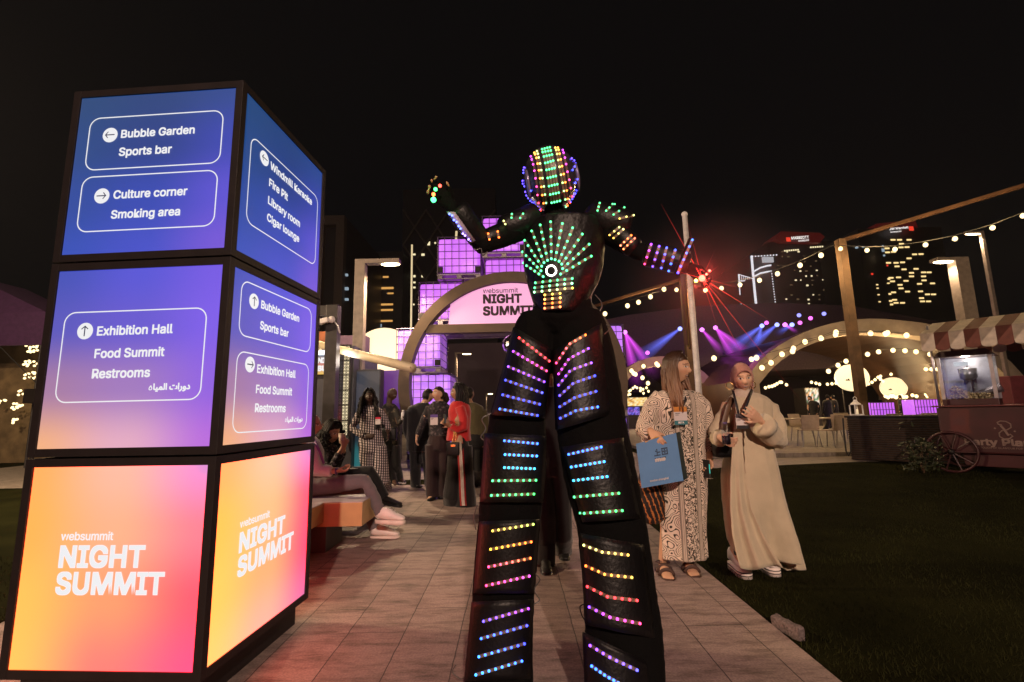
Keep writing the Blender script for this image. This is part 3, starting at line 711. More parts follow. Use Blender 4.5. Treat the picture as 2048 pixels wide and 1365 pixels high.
# ---- far left: purple tent, strings of lights, folded chairs
c = at(-60, 665, 13.0)
t = thing('event_tent', 'dark purple event tent at the left edge behind the light boxes', 'tent', (c.x, 13, 0))
bm = BM(); e1 = at(93, 625, 13.0) - Vector(t.location); e2 = at(0, 572, 14.5) - Vector(t.location); e3 = at(88, 690, 13.0) - Vector(t.location)
prism(bm, [(e1.x, 0, e1.z), (e2.x, .7, e2.z + .1), (e2.x - 4, .7, e2.z + .3), (-5, 0, e1.z)], (0, 1.6, 0))
box(bm, (-5, -.02, e3.z), (e1.x, .06, e1.z - .004)); obj('canopy', bm, pm('purple_canvas', (0.06, 0.02, 0.075), 0.7), t)
bm = BM(); tube(bm, (e1.x - .06, .04, 0), (e1.x - .06, .04, e3.z), .035, 8); obj('pole', bm, MT['dark_steel'], t)
bm = BM(); box(bm, (-4, 1.9, 0), (e1.x, 2.0, e3.z + .3)); obj('back_curtain', bm, pm('tan_curtain', (0.16, 0.11, 0.055), 0.8, var=.4, scale=3), t)
lamp_light('tent_light', (e1.x - .9, 1.2, 2.3), 28, (1, .72, .38), .1, parent=t)
rg = random.Random(5)
for (px, py, n) in ((62, 698, 12), (62, 725, 11), (60, 752, 10), (45, 783, 5), (30, 813, 10), (28, 843, 6), (2, 806, 4)):
    t2 = thing('light_cluster', {698: 'topmost warm bulb cluster under the purple tent edge', 725: 'second warm bulb cluster below the purple tent edge', 752: 'third warm bulb cluster, crossed by the tent guy line', 783: 'short warm bulb cluster above the dark box', 813: 'warm bulb cluster below and left of the dark box', 843: 'lowest small warm bulb cluster in front of the tent', 806: 'pale bulb cluster cut by the left picture edge'}[py], 'fairy lights', at(px, py, 14.2), 0, 'warm bulb clusters in the tent')
    for i in range(n):
        bm = BM(); ell(bm, (rg.uniform(-.17, .17), rg.uniform(-.05, .05), rg.uniform(-.11, .11)), .035, 0, 8, 6); obj('bulb', bm, MT['bulb'], t2)
bm = BM(); a, b = at(0, 694, 12.4), at(88, 782, 12.4); tube(bm, a, b, .012, 5); tag(obj('guy_rope', bm, MT['rubber']), 'dark guy rope slanting down from the purple tent', 'rope')
bm = BM(); a, b = at(48, 778, 12.6), at(85, 806, 12.6); box(bm, (a.x, 12.6, b.z), (b.x + .4, 13.1, a.z), .01); tube(bm, (a.x + .2, 12.85, 0), (a.x + .2, 12.85, b.z), .05, 8); tag(obj('speaker_box', bm, MT['black_metal']), 'black box on a stand in front of the tent lights', 'box')
def pool_chair(label, loc, rz):
    t = thing('folding_chair', label, 'chair', loc, rz, 'white folding chairs in the dark')
    cm = MT['chair_white']
    bm = BM(); box(bm, (-.25, -.25, .40), (.25, .25, .43), .01); obj('seat', bm, cm, t)
    bm = BM(); box(bm, (-.25, .24, .45), (.25, .27, .85), .01); obj('backrest', bm, cm, t)
    for s in (-1, 1):
        for (ya, yb) in ((-.28, .28), (.28, -.28)):
            bm = BM(); tube(bm, (s * .26, ya, 0), (s * .26, yb, .42), .016, 6); obj('leg', bm, cm, t)
MT['chair_white'] = pm('chair_white', (0.5, 0.45, 0.42), 0.5)
for (px, py, rz, lb) in ((18, 915, .5, 'pale folding chair at the left edge, in the dark beside the light boxes'), (48, 903, -.3, 'pale folding chair behind the first one, next to the light boxes')):
    g = gnd(px, py); pool_chair(lb, (g.x, g.y, 0), rz)
# ================================================================== RIGHT SIDE: PAVILION, CART, STRING LIGHTS
def strand(name, label, pts, bulbs, r=0.05, wire=0.008, group=None, power=0, Y_in=False):
    """wire through 3D pts with bulbs hanging at the given points"""
    t = thing(name, label, 'string lights', pts[0], 0, group); L0 = Vector(pts[0])
    bm = BM(); loft(bm, [Vector(p) - L0 for p in pts], wire, 5); obj('wire', bm, MT['rubber'], t)
    for p in bulbs:
        bm = BM(); p = Vector(p) - L0; ell(bm, p, (r, r, r * 1.15), 0, 10, 8); obj('bulb', bm, MT['bulb'], t, True)
    if power:
        for p in bulbs[1::max(2, len(bulbs) // 3)]: lamp_light('bulb_light', Vector(p) - L0 + Vector((0, 1.3, -.9) if Y_in else (0, -.25, -.12)), power, (1, .66, .30), .08, parent=t)
        if Y_in:
            for p in bulbs[2::4]: lamp_light('bulb_light', Vector(p) - L0 + Vector((0, -1.4, -.35)), power * .35, (1, .66, .30), .08, parent=t)
    return t
MT['timber_unlit'] = pm('timber_in_shade', (0.085, 0.042, 0.02), 0.8, var=.35, scale=5, spec=.2)  # darker copy of timber for the beam, its missing light put into the colour
# timber frames carrying the string lights
def timber(label, foot, top, beam_end, w_):
    t = thing('timber_frame', label, 'timber frame', foot); L0 = Vector(foot)
    bm = BM(); box(bm, (-w_ / 2, -w_ / 2, 0), (w_ / 2, w_ / 2, top.z), .006); obj('post', bm, MT['timber'], t)
    bm = BM(); a = Vector((0, 0, top.z - w_ / 2)); b = Vector(beam_end) - L0; d = (b - a).normalized()
    M_ = Matrix.Translation(a) @ d.to_track_quat('X', 'Z').to_matrix().to_4x4()
    box(bm, (w_ / 2 + .003, -w_ * .3, w_ * .08), ((b - a).length, w_ * .3, w_ / 2), .006, 0, M_); obj('beam', bm, MT['timber_unlit'], t)
    return t
PY = 11.9
tp = at(1680, 480, PY); be = at(2075, 368, 10.2)
timber('tall timber post with a beam running off right over the popcorn cart', (tp.x, PY, 0), tp, be, 0.19)
tp = at(1366, 556, 15.0); be = at(1150, 628, 17.5)
timber('timber post with a long beam reaching left behind the performer', (tp.x, 15, 0), tp, be, 0.2)
# main strings
B1 = [(1210, 628), (1255, 612), (1277, 605), (1301, 594), (1328, 579)]
strand('string_lights', 'warm bulbs strung under the beam right of the performer', [at(1195, 618, 17.2), at(1270, 598, 16.2), at(1352, 572, 15.1)], [at(x, y, 16) for x, y in B1], .075, power=40)
B2 = [(1353, 580), (1379, 580), (1411, 581), (1443, 577), (1480, 570), (1519, 561), (1555, 548), (1600, 531), (1642, 511)]
strand('string_lights', 'long string of warm bulbs rising from the flagpole to the tall timber post', [at(x, y - 9, 15 - 3.2 * (x - 1353) / 310) for x, y in B2] + [at(1668, 490, 11.8)], [at(x, y, 15 - 3.2 * (x - 1353) / 310) for x, y in B2], .062, power=110)
B3 = [(1681, 498), (1734, 501), (1790, 499), (1851, 490), (1910, 478), (1985, 456), (2046, 432)]
strand('string_lights', 'string of warm bulbs across the dark towers right of the timber post', [at(x, y - 7, 11.5 - 1.6 * i / 6) for i, (x, y) in enumerate(B3)], [at(x, y, 11.5 - 1.6 * i / 6) for i, (x, y) in enumerate(B3)], .05, power=100)
# flagpole and hanging flag
fx = at(1395, 750, 9.0).x; ft = at(1371, 432, 9.0)
t = thing('flag_pole', 'white flagpole with rounded cap beside the long haired woman', 'flagpole', (fx, 9.0, 0))
bm = BM(); loft(bm, [(0, 0, 0), (0, 0, ft.z)], [.062, .05], 14); obj('pole', bm, MT['white_paint'], t, True)
bm = BM(); ell(bm, (0, 0, ft.z + .03), (.062, .062, .06)); obj('cap', bm, MT['white_paint'], t, True)
bm = BM(); f0 = at(1358, 552, 9.2) - Vector((fx, 9, 0)); f1 = at(1392, 690, 9.2) - Vector((fx, 9, 0)); nx, nz_ = 22, 14; gv = []
for j in range(nz_ + 1):
    v = j / nz_; row = []
    for i in range(nx + 1):
        u = i / nx; x = f0.x + (-.055 - f0.x) * u; z = f0.z + (f1.z - f0.z) * v - .12 * v * u
        row.append(bm.verts.new((x, .1 + .05 * math.sin(u * 17 + v * 1.5), z)))
    gv.append(row)
for j in range(nz_):
    for i in range(nx): bm.faces.new((gv[j][i], gv[j][i + 1], gv[j + 1][i + 1], gv[j + 1][i]))
bmesh.ops.solidify(bm, geom=bm.faces[:], thickness=.004)
flag = obj('flag', bm, col_attr('flag_cloth', .8), t, True)
def fcol(co):
    u = (co.x - f0.x) / (-.055 - f0.x); v = (co.z - f0.z) / (f1.z - f0.z)
    c = Vector((.42, .28, .10)) if (u > .22 and u < .62) else Vector((.17, .08, .045))
    return c.lerp(Vector((.38, .36, .38)), smooth(.45, 0, v) * .8)
paint(flag.data, fcol); 

# ---- arched pavilion
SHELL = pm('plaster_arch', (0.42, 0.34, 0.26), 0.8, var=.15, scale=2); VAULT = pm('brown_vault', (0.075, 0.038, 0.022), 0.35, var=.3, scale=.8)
def arch(label, outer_px, Y, thick, depth, legs=0.0):
    a0 = at(*outer_px[0], Y); t = thing('arched_pavilion', label, 'pavilion', (a0.x, Y, 0)); L0 = Vector(t.location)
    out = [at(x, y, Y) - L0 for x, y in outer_px]; n = len(out); inn = []
    cen = Vector(((out[0].x + out[-1].x) / 2, 0, min(p.z for p in out) - 1))
    for p in out: inn.append(p + (cen - p).normalized() * thick)
    out = [Vector((out[0].x - legs, 0, 0))] + out + [Vector((out[-1].x + legs, 0, 0))]
    inn = [Vector((inn[0].x - legs, 0, 0))] + inn + [Vector((inn[-1].x + legs, 0, 0))]
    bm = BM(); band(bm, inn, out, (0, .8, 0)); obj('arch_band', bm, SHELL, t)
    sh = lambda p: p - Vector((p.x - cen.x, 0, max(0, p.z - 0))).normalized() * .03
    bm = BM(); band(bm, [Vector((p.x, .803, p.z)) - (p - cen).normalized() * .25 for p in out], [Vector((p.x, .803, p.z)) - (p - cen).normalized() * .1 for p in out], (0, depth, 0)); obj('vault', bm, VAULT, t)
    return t, out, inn
def smooth_line(p, n=24):
    res = []
    for i in range(n + 1):
        s = i / n * (len(p) - 1); k = min(len(p) - 2, int(s)); f = s - k
        P = [p[max(0, k - 1)], p[k], p[k + 1], p[min(len(p) - 1, k + 2)]]
        res.append(tuple(0.5 * ((2 * P[1][c]) + (-P[0][c] + P[2][c]) * f + (2 * P[0][c] - 5 * P[1][c] + 4 * P[2][c] - P[3][c]) * f * f + (-P[0][c] + 3 * P[1][c] - 3 * P[2][c] + P[3][c]) * f ** 3) for c in (0, 1)))
    return res
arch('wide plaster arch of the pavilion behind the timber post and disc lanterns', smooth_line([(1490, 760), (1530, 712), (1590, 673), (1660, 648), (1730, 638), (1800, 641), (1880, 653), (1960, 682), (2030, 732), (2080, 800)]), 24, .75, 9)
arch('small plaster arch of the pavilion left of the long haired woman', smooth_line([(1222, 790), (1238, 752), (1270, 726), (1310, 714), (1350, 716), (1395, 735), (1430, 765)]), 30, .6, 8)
# pavilion roof mass in front of which the beams play
bm = BM(); a = at(1180, 640, 36); b = at(1500, 640, 36)
pts = [at(x, y, 36) for x, y in ((1150, 652), (1260, 630), (1400, 612), (1560, 606), (1700, 612), (1860, 640), (2000, 660), (2000, 730), (1700, 735), (1480, 745), (1300, 720), (1150, 745))]
prism(bm, pts, (0, 10, 0)); tag(obj('pavilion_roof', bm, pm('roof_membrane', (0.10, 0.065, 0.075), 0.8)), 'long dark curved pavilion roof with stage beams playing under it', 'roof')
bm = BM(); a = at(1150, 735, 40); b = at(2048, 735, 40); box(bm, (a.x, 46, 0), (b.x + 20, 46.5, 7.5)); tag(obj('pavilion_wall', bm, pm('dusk_wall', (0.03, 0.018, 0.03), 0.9)), 'dark back wall closing the pavilion under its roof', 'wall')

# ---- stage spotlights with beams through the smoke
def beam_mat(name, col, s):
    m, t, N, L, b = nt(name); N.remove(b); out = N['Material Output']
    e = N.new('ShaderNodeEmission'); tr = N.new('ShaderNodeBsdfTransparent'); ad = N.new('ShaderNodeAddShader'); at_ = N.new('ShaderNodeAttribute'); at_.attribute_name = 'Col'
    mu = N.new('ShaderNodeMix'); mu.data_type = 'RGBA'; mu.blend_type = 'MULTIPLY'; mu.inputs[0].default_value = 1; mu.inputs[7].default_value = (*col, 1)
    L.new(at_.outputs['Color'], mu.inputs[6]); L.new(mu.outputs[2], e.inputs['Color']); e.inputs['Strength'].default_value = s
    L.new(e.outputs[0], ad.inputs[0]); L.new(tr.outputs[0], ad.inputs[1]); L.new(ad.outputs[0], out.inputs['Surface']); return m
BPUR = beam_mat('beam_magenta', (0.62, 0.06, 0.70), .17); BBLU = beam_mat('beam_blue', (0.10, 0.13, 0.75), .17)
SPOTS = [((1250, 665), [(1300, 735), (1272, 755)], 0, 'magenta stage spotlight with two beams just right of the glowing tank'), ((1360, 658), [(1285, 712)], 1, 'blue stage spotlight beam crossing behind the timber post and flag'),
         ((1404, 660), [(1440, 700)], 0, 'magenta stage spotlight beam right of the flagpole'), ((1431, 656), [(1490, 704), (1470, 718)], 0, 'wide magenta stage spotlight beam above the hijab wearer'),
         ((1524, 652), [(1465, 695), (1512, 690)], 1, 'blue stage spotlight with two beams left of the white outlined tower foot'), ((1554, 650), [(1500, 692)], 1, 'blue stage spotlight beam under the roof edge, second from its right end'),
         ((1570, 650), [(1590, 662)], 0, 'short magenta stage spotlight beam near the plaster arch'), ((1584, 650), [(1560, 664)], 1, 'short blue stage spotlight beam nearest the plaster arch')]
for (s0, ends, k, lb) in SPOTS:
    p = at(*s0, 34); t = thing('stage_spotlight', lb, 'spotlight', p, 0, 'stage spotlights under the roof')
    bm = BM(); ell(bm, (0, 0, 0), .16, 0, 10, 8); obj('lamp_head', bm, em('spot_lens' , (0.9, .2, 1) if k == 0 else (.3, .35, 1), 2.5), t)
    for e in ends:
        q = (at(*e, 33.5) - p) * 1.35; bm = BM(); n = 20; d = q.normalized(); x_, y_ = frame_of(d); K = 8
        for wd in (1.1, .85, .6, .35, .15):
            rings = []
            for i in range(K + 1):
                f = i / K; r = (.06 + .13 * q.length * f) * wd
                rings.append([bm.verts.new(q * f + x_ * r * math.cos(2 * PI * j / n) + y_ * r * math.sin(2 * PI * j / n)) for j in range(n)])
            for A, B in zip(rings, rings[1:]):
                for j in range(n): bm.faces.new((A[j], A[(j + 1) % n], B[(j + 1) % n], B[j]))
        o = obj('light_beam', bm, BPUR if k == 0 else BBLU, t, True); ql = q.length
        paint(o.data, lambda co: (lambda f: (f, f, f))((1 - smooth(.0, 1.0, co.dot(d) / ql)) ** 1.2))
for i, (x, y, k) in enumerate([(1295, 706, 0), (1533, 646, 0), (1598, 631, 1), (1621, 637, 0), (1600, 646, 0), (1648, 628, 1)]):
    bm = BM(); ell(bm, (0, 0, 0), .14, 0, 10, 8); o = obj('stage_light', bm, em('dot_lens', (1.0, .15, .9) if k == 0 else (.25, .25, 1), 2.2)); o.location = at(x, y, 33)
    tag(o, ['pink stage light dot above the small arch', 'pink stage light dot above the blue beams', 'blue stage light dot high under the roof edge', 'pink stage light dot highest under the roof edge', 'pink stage light dot just below the blue and pink pair', 'blue stage light dot left of the timber post'][i], 'stage light', 'stage light dots')

for (x, y, Y, pw, cl) in ((1400, 700, 26, 170, (.9, .10, .55)), (1500, 700, 26, 60, (.12, .15, 1))):
    lamp_light('stage_wash', at(x, y, Y), pw, cl, .3)
# ---- towers on the right skyline
RED = em('red_glow', (1.0, 0.06, 0.03), 0.9); RDIM = pm('roof_red', (0.16, 0.02, 0.02), 0.7)
def roof_cap(t, Y, pts):
    bm = BM(); prism(bm, [at(x, y, Y) - Vector(t.location) for x, y in pts], (0, 12, 0)); return obj('roof', bm, em('roof_red_wash', (0.15, 0.012, 0.01), 0.3), t)
# hotel tower, left one
TY1 = 170
t, hx, hz = tower_block('dark hotel tower with a red crown and white sign, behind the string lights', 'hotel_tower', 1535, 1668, 485, TY1, 40, GLASS_D)
roof_cap(t, TY1 - 2, [(1550, 478), (1562, 463), (1640, 466), (1650, 474), (1640, 486), (1562, 484)])
bm = BM(); L0 = Vector(t.location)
def mlogo(bm, x, y, s, Y):      # striped red M mark
    for i in range(3):
        q = [at(x + i * s * .33, y, Y), at(x + i * s * .33 + s * .2, y, Y), at(x + i * s * .33 + s * .55, y - s, Y), at(x + i * s * .33 + s * .33, y - s, Y)]
        q = [at(x + i * s * .36, y - s, Y), at(x + i * s * .36 + s * .2, y - s, Y), at(x + i * s * .36 + s * .42, y, Y), at(x + i * s * .36 + s * .2, y, Y)]
        prism(bm, [p - L0 for p in q], (0, .4, 0))
    ell(bm, at(x + s * .08, y - s * .15, Y) - L0, s * .1 * Y / 938)
mlogo(bm, 1573, 483, 8, TY1 - 3); lg = obj('sign_mark', bm, RED, t)
bm = BM()
for s, x0, y0, x1, hh in (('MARRIOTT', 1583, 479.5, 1618, 6.2), ('MARQUIS', 1597, 484, 1618, 3.4)):
    p0, p1 = at(x0, y0, TY1 - 3), at(x1, y0 - 2, TY1 - 3); ux = (p1 - p0); ux.y = 0
    text_on(bm, s, p0 - L0, ux, (0, 0, 1), ux.length, bold=.02, height=hh * TY1 / 938)
obj('sign_lettering', bm, em('sign_white', (1, .92, .88), 1.1), t)
rg = random.Random(23); lst = []; dim = []
for j in range(16):
    for i in range(11):
        x = 1540 + i * 11 + j * .9; y = 503 + j * 9.5 + rg.uniform(-1, 1)
        if rg.random() < .13: lst.append((x, y, x + rg.uniform(2, 4.5), y + rg.uniform(1.6, 3)))
        elif rg.random() < .35: dim.append((x, y, x + rg.uniform(2, 6), y + rg.uniform(1.6, 3)))
lst += [(1568 + i * 4.4, 501 - i * .35, 1571 + i * 4.4, 503.5 - i * .35) for i in range(7)] + [(1620 + i * 4.6, 494 - i * .3, 1623 + i * 4.6, 496.5 - i * .3) for i in range(6)]
windows(t, TY1, lst, PALEW); windows(t, TY1, dim[:50], DIMW)
# hotel tower, right one
TY2 = 150
t, hx, hz = tower_block('dark hotel tower with many yellow windows and a white sign, right of the timber post', 'hotel_tower', 1715, 1882, 458, TY2, 40, GLASS_D)
L0 = Vector(t.location); bm = BM(); mlogo(bm, 1819, 461, 8, TY2 - 2); obj('sign_mark', bm, RED, t)
bm = BM()
for s, x0, y0, x1, y1, hh in (('JW Marriott', 1779, 461, 1817, 457, 5), ('MARQUIS', 1781, 466, 1803, 464, 2.6)):
    p0, p1 = at(x0, y0, TY2 - 2), at(x1, y1, TY2 - 2); ux = p1 - p0; ux.y = 0
    text_on(bm, s, p0 - L0, ux, (0, 0, 1), ux.length, bold=.02, height=hh * TY2 / 938)
obj('sign_lettering', bm, bpy.data.materials['sign_white'], t)
roof_cap(t, TY2 + 1, [(1745, 462), (1752, 448), (1830, 440), (1838, 460)])
W2 = """787,479 800,479 819,479 804,487 803,494 815,493.5 775,496 776,504 788,503 830,508 843,507.5 819,516 778,525 793,525 806,524 795,532 809,538 833,537 824,545 848,544 859,544 824,552 848,552 783,555 798,554 813,561 849,560 840,567 866,566 801,569 803,576 786,562 788,584 816,582.5 842,582 790,599 856,588 868,588 793,605 806,605 844,595.5 846,602 858,602"""
lst = []
for s in W2.split():
    x, y = map(float, s.split(',')); lst.append((x + 994, y, x + 1003.5, y + 2.6)); 
windows(t, TY2, [(a, b, c, d) for a, b, c, d in lst], WARMW)
windows(t, TY2, [(1752, 569, 1756, 571), (1753, 576, 1757, 578), (1755, 589, 1759, 591), (1757, 603, 1761, 605), (1775, 557, 1780, 560), (1774, 566, 1779, 568), (1777, 587, 1782, 590), (1778, 601, 1784, 604), (1780, 608, 1786, 611)], WARMW)
windows(t, TY2, [(1773, 530, 1776, 533), (1742, 547, 1746, 550)], RED); windows(t, TY2, [(1763, 498, 1769, 504), (1764, 491, 1767, 494), (1766, 510, 1770, 513), (1711, 494, 1716, 497), (1724, 493, 1728, 496)], COOLW)
# white outlined tower
TY3 = 120; WHT = em('white_led_line', (0.86, 0.86, 0.92), 1.0)
t, hx, hz = tower_block('slim tower outlined in white light lines left of the red crowned hotel', 'outlined_tower', 1500, 1552, 512, TY3, 25, GLASS_D); L0 = Vector(t.location)
def ln(pts, r=.25): 
    bm = BM(); loft(bm, [at(x, y, TY3 - 1) - L0 for x, y in pts], r, 5); obj('light_line', bm, WHT, t)
ln([(1503, 512), (1507, 560), (1511, 600), (1515, 630)], .3); ln([(1508, 543), (1520, 536), (1534, 532), (1542, 531)], .22); ln([(1509, 553), (1520, 547), (1534, 544), (1543, 543)], .22)
ln([(1476, 549), (1507, 558)], .1); ln([(1477, 563), (1490, 562)], .12); ln([(1477, 549), (1478, 563), (1480, 590)], .14); ln([(1482, 608), (1483, 620)], .14)
for i in range(6): ln([(1479 + i * 4, 550.5 + i * 1.3), (1479.5 + i * 4, 562 - i * .6)], .07)
def dots(lst, r, name='light_dot'):
    bm = BM()
    for x, y in lst: ell(bm, at(x, y, TY3 - 1) - L0, r, 0, 6, 5)
    o = obj(name, bm, WHT, t); o['kind'] = 'stuff'
dots([(1543 + i * .62, 543 + i * 5.1) for i in range(16)], .16); dots([(1505 + i * 6, 513.5 - i * .4) for i in range(9)], .2)
bm = BM(); box(bm, at(1526, 525, TY3 - 1) - L0 , at(1545, 515, TY3 - .6) - L0); obj('sign_panel', bm, em('sign_dim_white', (.75, .75, .8), .55), t)

# ---- disc lanterns on the terrace, lights, distant crowd band
for (px, py, Y, rx, rz, lb) in ((1704, 756, 26, .93, .74, 'cream disc lantern with a dark mountain mark, crossed by the timber post'), (1787, 776, 31, .88, .68, 'smaller cream disc lantern with a dark mark, right of the timber post')):
    c = at(px, py, Y); t = thing('disc_lantern', lb, 'lantern', (c.x, Y, 0), 0, 'round lit disc lanterns'); disc_lantern(t, c.z, rx, rz)
    bm = BM(); k = rx
    for (dx, s) in ((-.42, .14), (-.3, .2)):
        prism(bm, [(dx * k - s * .5 * k, -.105, c.z - .17 * k), (dx * k + s * .55 * k, -.105, c.z - .17 * k), (dx * k, -.105, c.z - .17 * k + s * .7 * k)], (0, .012, 0))
    obj('mountain_mark', bm, MT['rubber'], t)
def px_strand(label, pl, Y, r, power=0): strand('string_lights', label, [at(x, y - 4, Y) for x, y in pl], [at(x, y, Y) for x, y in pl], r, .012, None, power, True)
px_strand('bulbs along the front edge of the wide plaster arch', [(1524, 736), (1542, 726), (1564, 709), (1585, 703), (1610, 684), (1642, 677), (1672, 665), (1712, 668), (1741, 667), (1771, 668), (1813, 671)], 23.5, 0.120, 120)
px_strand('doubled bulbs hanging at the left shoulder of the wide arch', [(1503, 719), (1587, 697), (1671, 670), (1775, 666)], 23.2, 0.112)
px_strand('second row of bulbs inside the wide arch', [(1657, 743), (1676, 731), (1692, 723), (1712, 715), (1735, 709), (1757, 704), (1786, 701), (1810, 702), (1832, 704), (1860, 709)], 25.0, 0.112, 95)
px_strand('small bulbs swagged low beside the nearer disc lantern', [(1623, 765), (1632, 767), (1639, 769), (1655, 769), (1664, 768), (1672, 767), (1737, 768), (1744, 765), (1750, 760), (1756, 755), (1761, 753), (1761, 759), (1766, 763), (1782, 749)], 29, 0.083)
px_strand('small bulbs in the dark behind the hijab wearer', [(1531, 776), (1538, 774), (1544, 773), (1549, 771), (1554, 768), (1560, 765), (1563, 765), (1573, 770)], 28, 0.083)
px_strand('dense row of small bulbs along the bar front', [(1771 + i * 5.2, 793 + 2.2 * math.sin(i * 1.9)) for i in range(9)] + [(1825, 791), (1833, 793), (1852, 789), (1855, 793), (1859, 791), (1870, 791), (1876, 792), (1882, 791), (1888, 792)], 30, 0.098, 95)
px_strand('three bulbs in a row beside the cart post', [(1852, 739), (1863, 739), (1875, 739)], 24, 0.090)
px_strand('bulbs swagged under the small arch left of the long haired woman', [(1263, 742), (1267, 747), (1271, 749), (1285, 756), (1287, 733), (1296, 767), (1313, 728), (1316, 731)], 29, 0.120, 95)
px_strand('tiny far bulbs below the small arch', [(1256, 790), (1258, 783), (1261, 781), (1266, 777), (1270, 774), (1274, 776), (1281, 777), (1281, 782), (1286, 779), (1287, 787), (1293, 776), (1297, 783), (1260, 789)], 34, 0.083)
px_strand('lone bulbs near the heads of the two women', [(1428, 717), (1513, 716)], 20, 0.105)
# booths glowing under the small arch, screen behind the hijab wearer
def glow_booth(label, x0, y0, x1, y1, Y, cols, seed):
    a, b = at(x0, y0, Y), at(x1, y1, Y); t = thing('lit_booth', label, 'booth', ((a.x + b.x) / 2, Y, 0)); hx = abs(b.x - a.x) / 2; h0, h1 = min(a.z, b.z), max(a.z, b.z)
    bm = BM(); box(bm, (-hx - .05, .06, 0), (hx + .05, 1.2, h1 + .05)); obj('wall', bm, MT['dark_steel'], t)
    bm = BM(); nx, nz = 10, 8; gv = [[bm.verts.new((-hx + 2 * hx * i / nx, 0.05, h0 + (h1 - h0) * j / nz)) for i in range(nx + 1)] for j in range(nz + 1)]
    for j in range(nz):
        for i in range(nx): bm.faces.new((gv[j][i], gv[j][i + 1], gv[j + 1][i + 1], gv[j + 1][i]))
    o = obj('lit_front', bm, em_attr('booth_glow_' + str(seed), 1.0), t); rg = random.Random(seed); paint(o.data, lambda co: lin(*rg.choice(cols)))
glow_booth('yellow lit food booth under the small arch', 1254, 796, 1296, 812, 30, [(255, 190, 70), (255, 225, 140), (200, 130, 40), (255, 240, 190)], 1)
glow_booth('blue lit counter below the yellow food booth', 1254, 815, 1280, 830, 29, [(60, 60, 190), (130, 120, 240), (40, 30, 110), (150, 90, 200)], 2)
glow_booth('bright screen with blue and white picture behind the hijab wearer', 1612, 778, 1641, 812, 27, [(10, 12, 15), (60, 140, 95), (245, 235, 225), (250, 180, 120), (20, 20, 25), (240, 225, 210)], 4)
# purple tank bars
for (x0, y0, x1, y1, Y, lb) in ((1740, 806, 1791, 826, 20, 'purple lit bar of glowing tanks behind the white lantern'), (1828, 800, 1878, 812, 21, 'purple lit bar right of the first, beside the cart post')):
    a, b = at(x0, y0, Y), at(x1, y1, Y); t = thing('lit_bar', lb, 'bar', ((a.x + b.x) / 2, Y, 0), 0, 'bars made of glowing tanks'); hx = abs(b.x - a.x) / 2; h1 = max(a.z, b.z)
    bm = BM(); box(bm, (-hx, 0, .1), (hx, .7, h1), .03); obj('tank', bm, TP[0], t, True)
    bm = BM()
    for i in range(9): tube(bm, (-hx + 2 * hx * i / 8, -.01, 0), (-hx + 2 * hx * i / 8, -.01, h1), .014, 5)
    for i in range(5): tube(bm, (-hx, -.012, .1 + (h1 - .1) * i / 4), (hx, -.012, .1 + (h1 - .1) * i / 4), .012, 5)
    obj('cage', bm, CAGE, t)
# white marquee far right
t = thing('pointed_marquee', 'pale pointed marquee rising behind the smaller disc lantern', 'tent', (at(1815, 790, 38).x, 38, 0)); ap = at(1813, 728, 38)
bm = BM(); rings = []
for (k, z) in ((.0, ap.z), (.22, ap.z - .9), (.7, ap.z - 2.1), (1.35, 1.7 + .5), (1.4, 1.6)): rings.append([bm.verts.new((k * 1.35 * math.cos(2 * PI * i / 16), k * 1.35 * math.sin(2 * PI * i / 16), z)) for i in range(16)])
for A, B in zip(rings, rings[1:]):
    for i in range(16): bm.faces.new((A[i], B[i], B[(i + 1) % 16], A[(i + 1) % 16]))
obj('canopy', bm, pm('marquee_cloth', (.45, .38, .40), .8), t, True)
bm = BM(); tube(bm, (0, 0, 0), (0, 0, ap.z), .06, 6); obj('pole', bm, MT['grey_steel'], t)

# ---- terrace furniture
CH = pm('chair_shell', (0.36, 0.28, 0.21), 0.45)
def cafe_chair(label, loc, rz):
    t = thing('cafe_chair', label, 'chair', loc, rz, 'white cafe chairs on the terrace')
    bm = BM(); loft(bm, [(0, -.22, .46), (0, 0, .44), (0, .2, .45), (0, .25, .52), (0, .29, .85)], [(.23, .015)] * 5, 12, hint=(1, 0, 0)); 
    bm.free(); bm = BM()
    box(bm, (-.22, -.22, .44), (.22, .2, .465), .01); obj('seat', bm, CH, t)
    bm = BM(); M_ = Matrix.Translation((0, .22, .44)) @ Matrix.Rotation(math.radians(-9), 4, 'X'); box(bm, (-.22, -.012, 0.03), (.22, .012, .43), .01, 0, M_); obj('backrest', bm, CH, t)
    for sx in (-1, 1):
        for sy in (-1, 1):
            bm = BM(); tube(bm, (sx * .19, sy * .18, .44), (sx * .23, sy * .24, 0), .013, 6); obj('leg', bm, MT['grey_steel'], t)
def table(label, loc, w_, d_=.8):
    t = thing('long_table', label, 'table', loc, 0, 'pale tables on the terrace')
    bm = BM(); box(bm, (-w_ / 2, -d_ / 2, .72), (w_ / 2, d_ / 2, .76), .006); obj('tabletop', bm, CH, t)
    for sx in (-1, 1):
        for sy in (-1, 1):
            bm = BM(); tube(bm, (sx * (w_ / 2 - .1), sy * (d_ / 2 - .08), .1), (sx * (w_ / 2 - .1), sy * (d_ / 2 - .08), .72), .02, 6); obj('leg', bm, MT['grey_steel'], t)
ZT = .10
def tpos(px, Y): return (at(px, 830, Y).x, Y, ZT)
table('pale table behind the hijab wearer, left of the timber post', tpos(1635, 14.5), 2.6); table('pale table behind the slatted planter', tpos(1780, 14.0), 2.4)
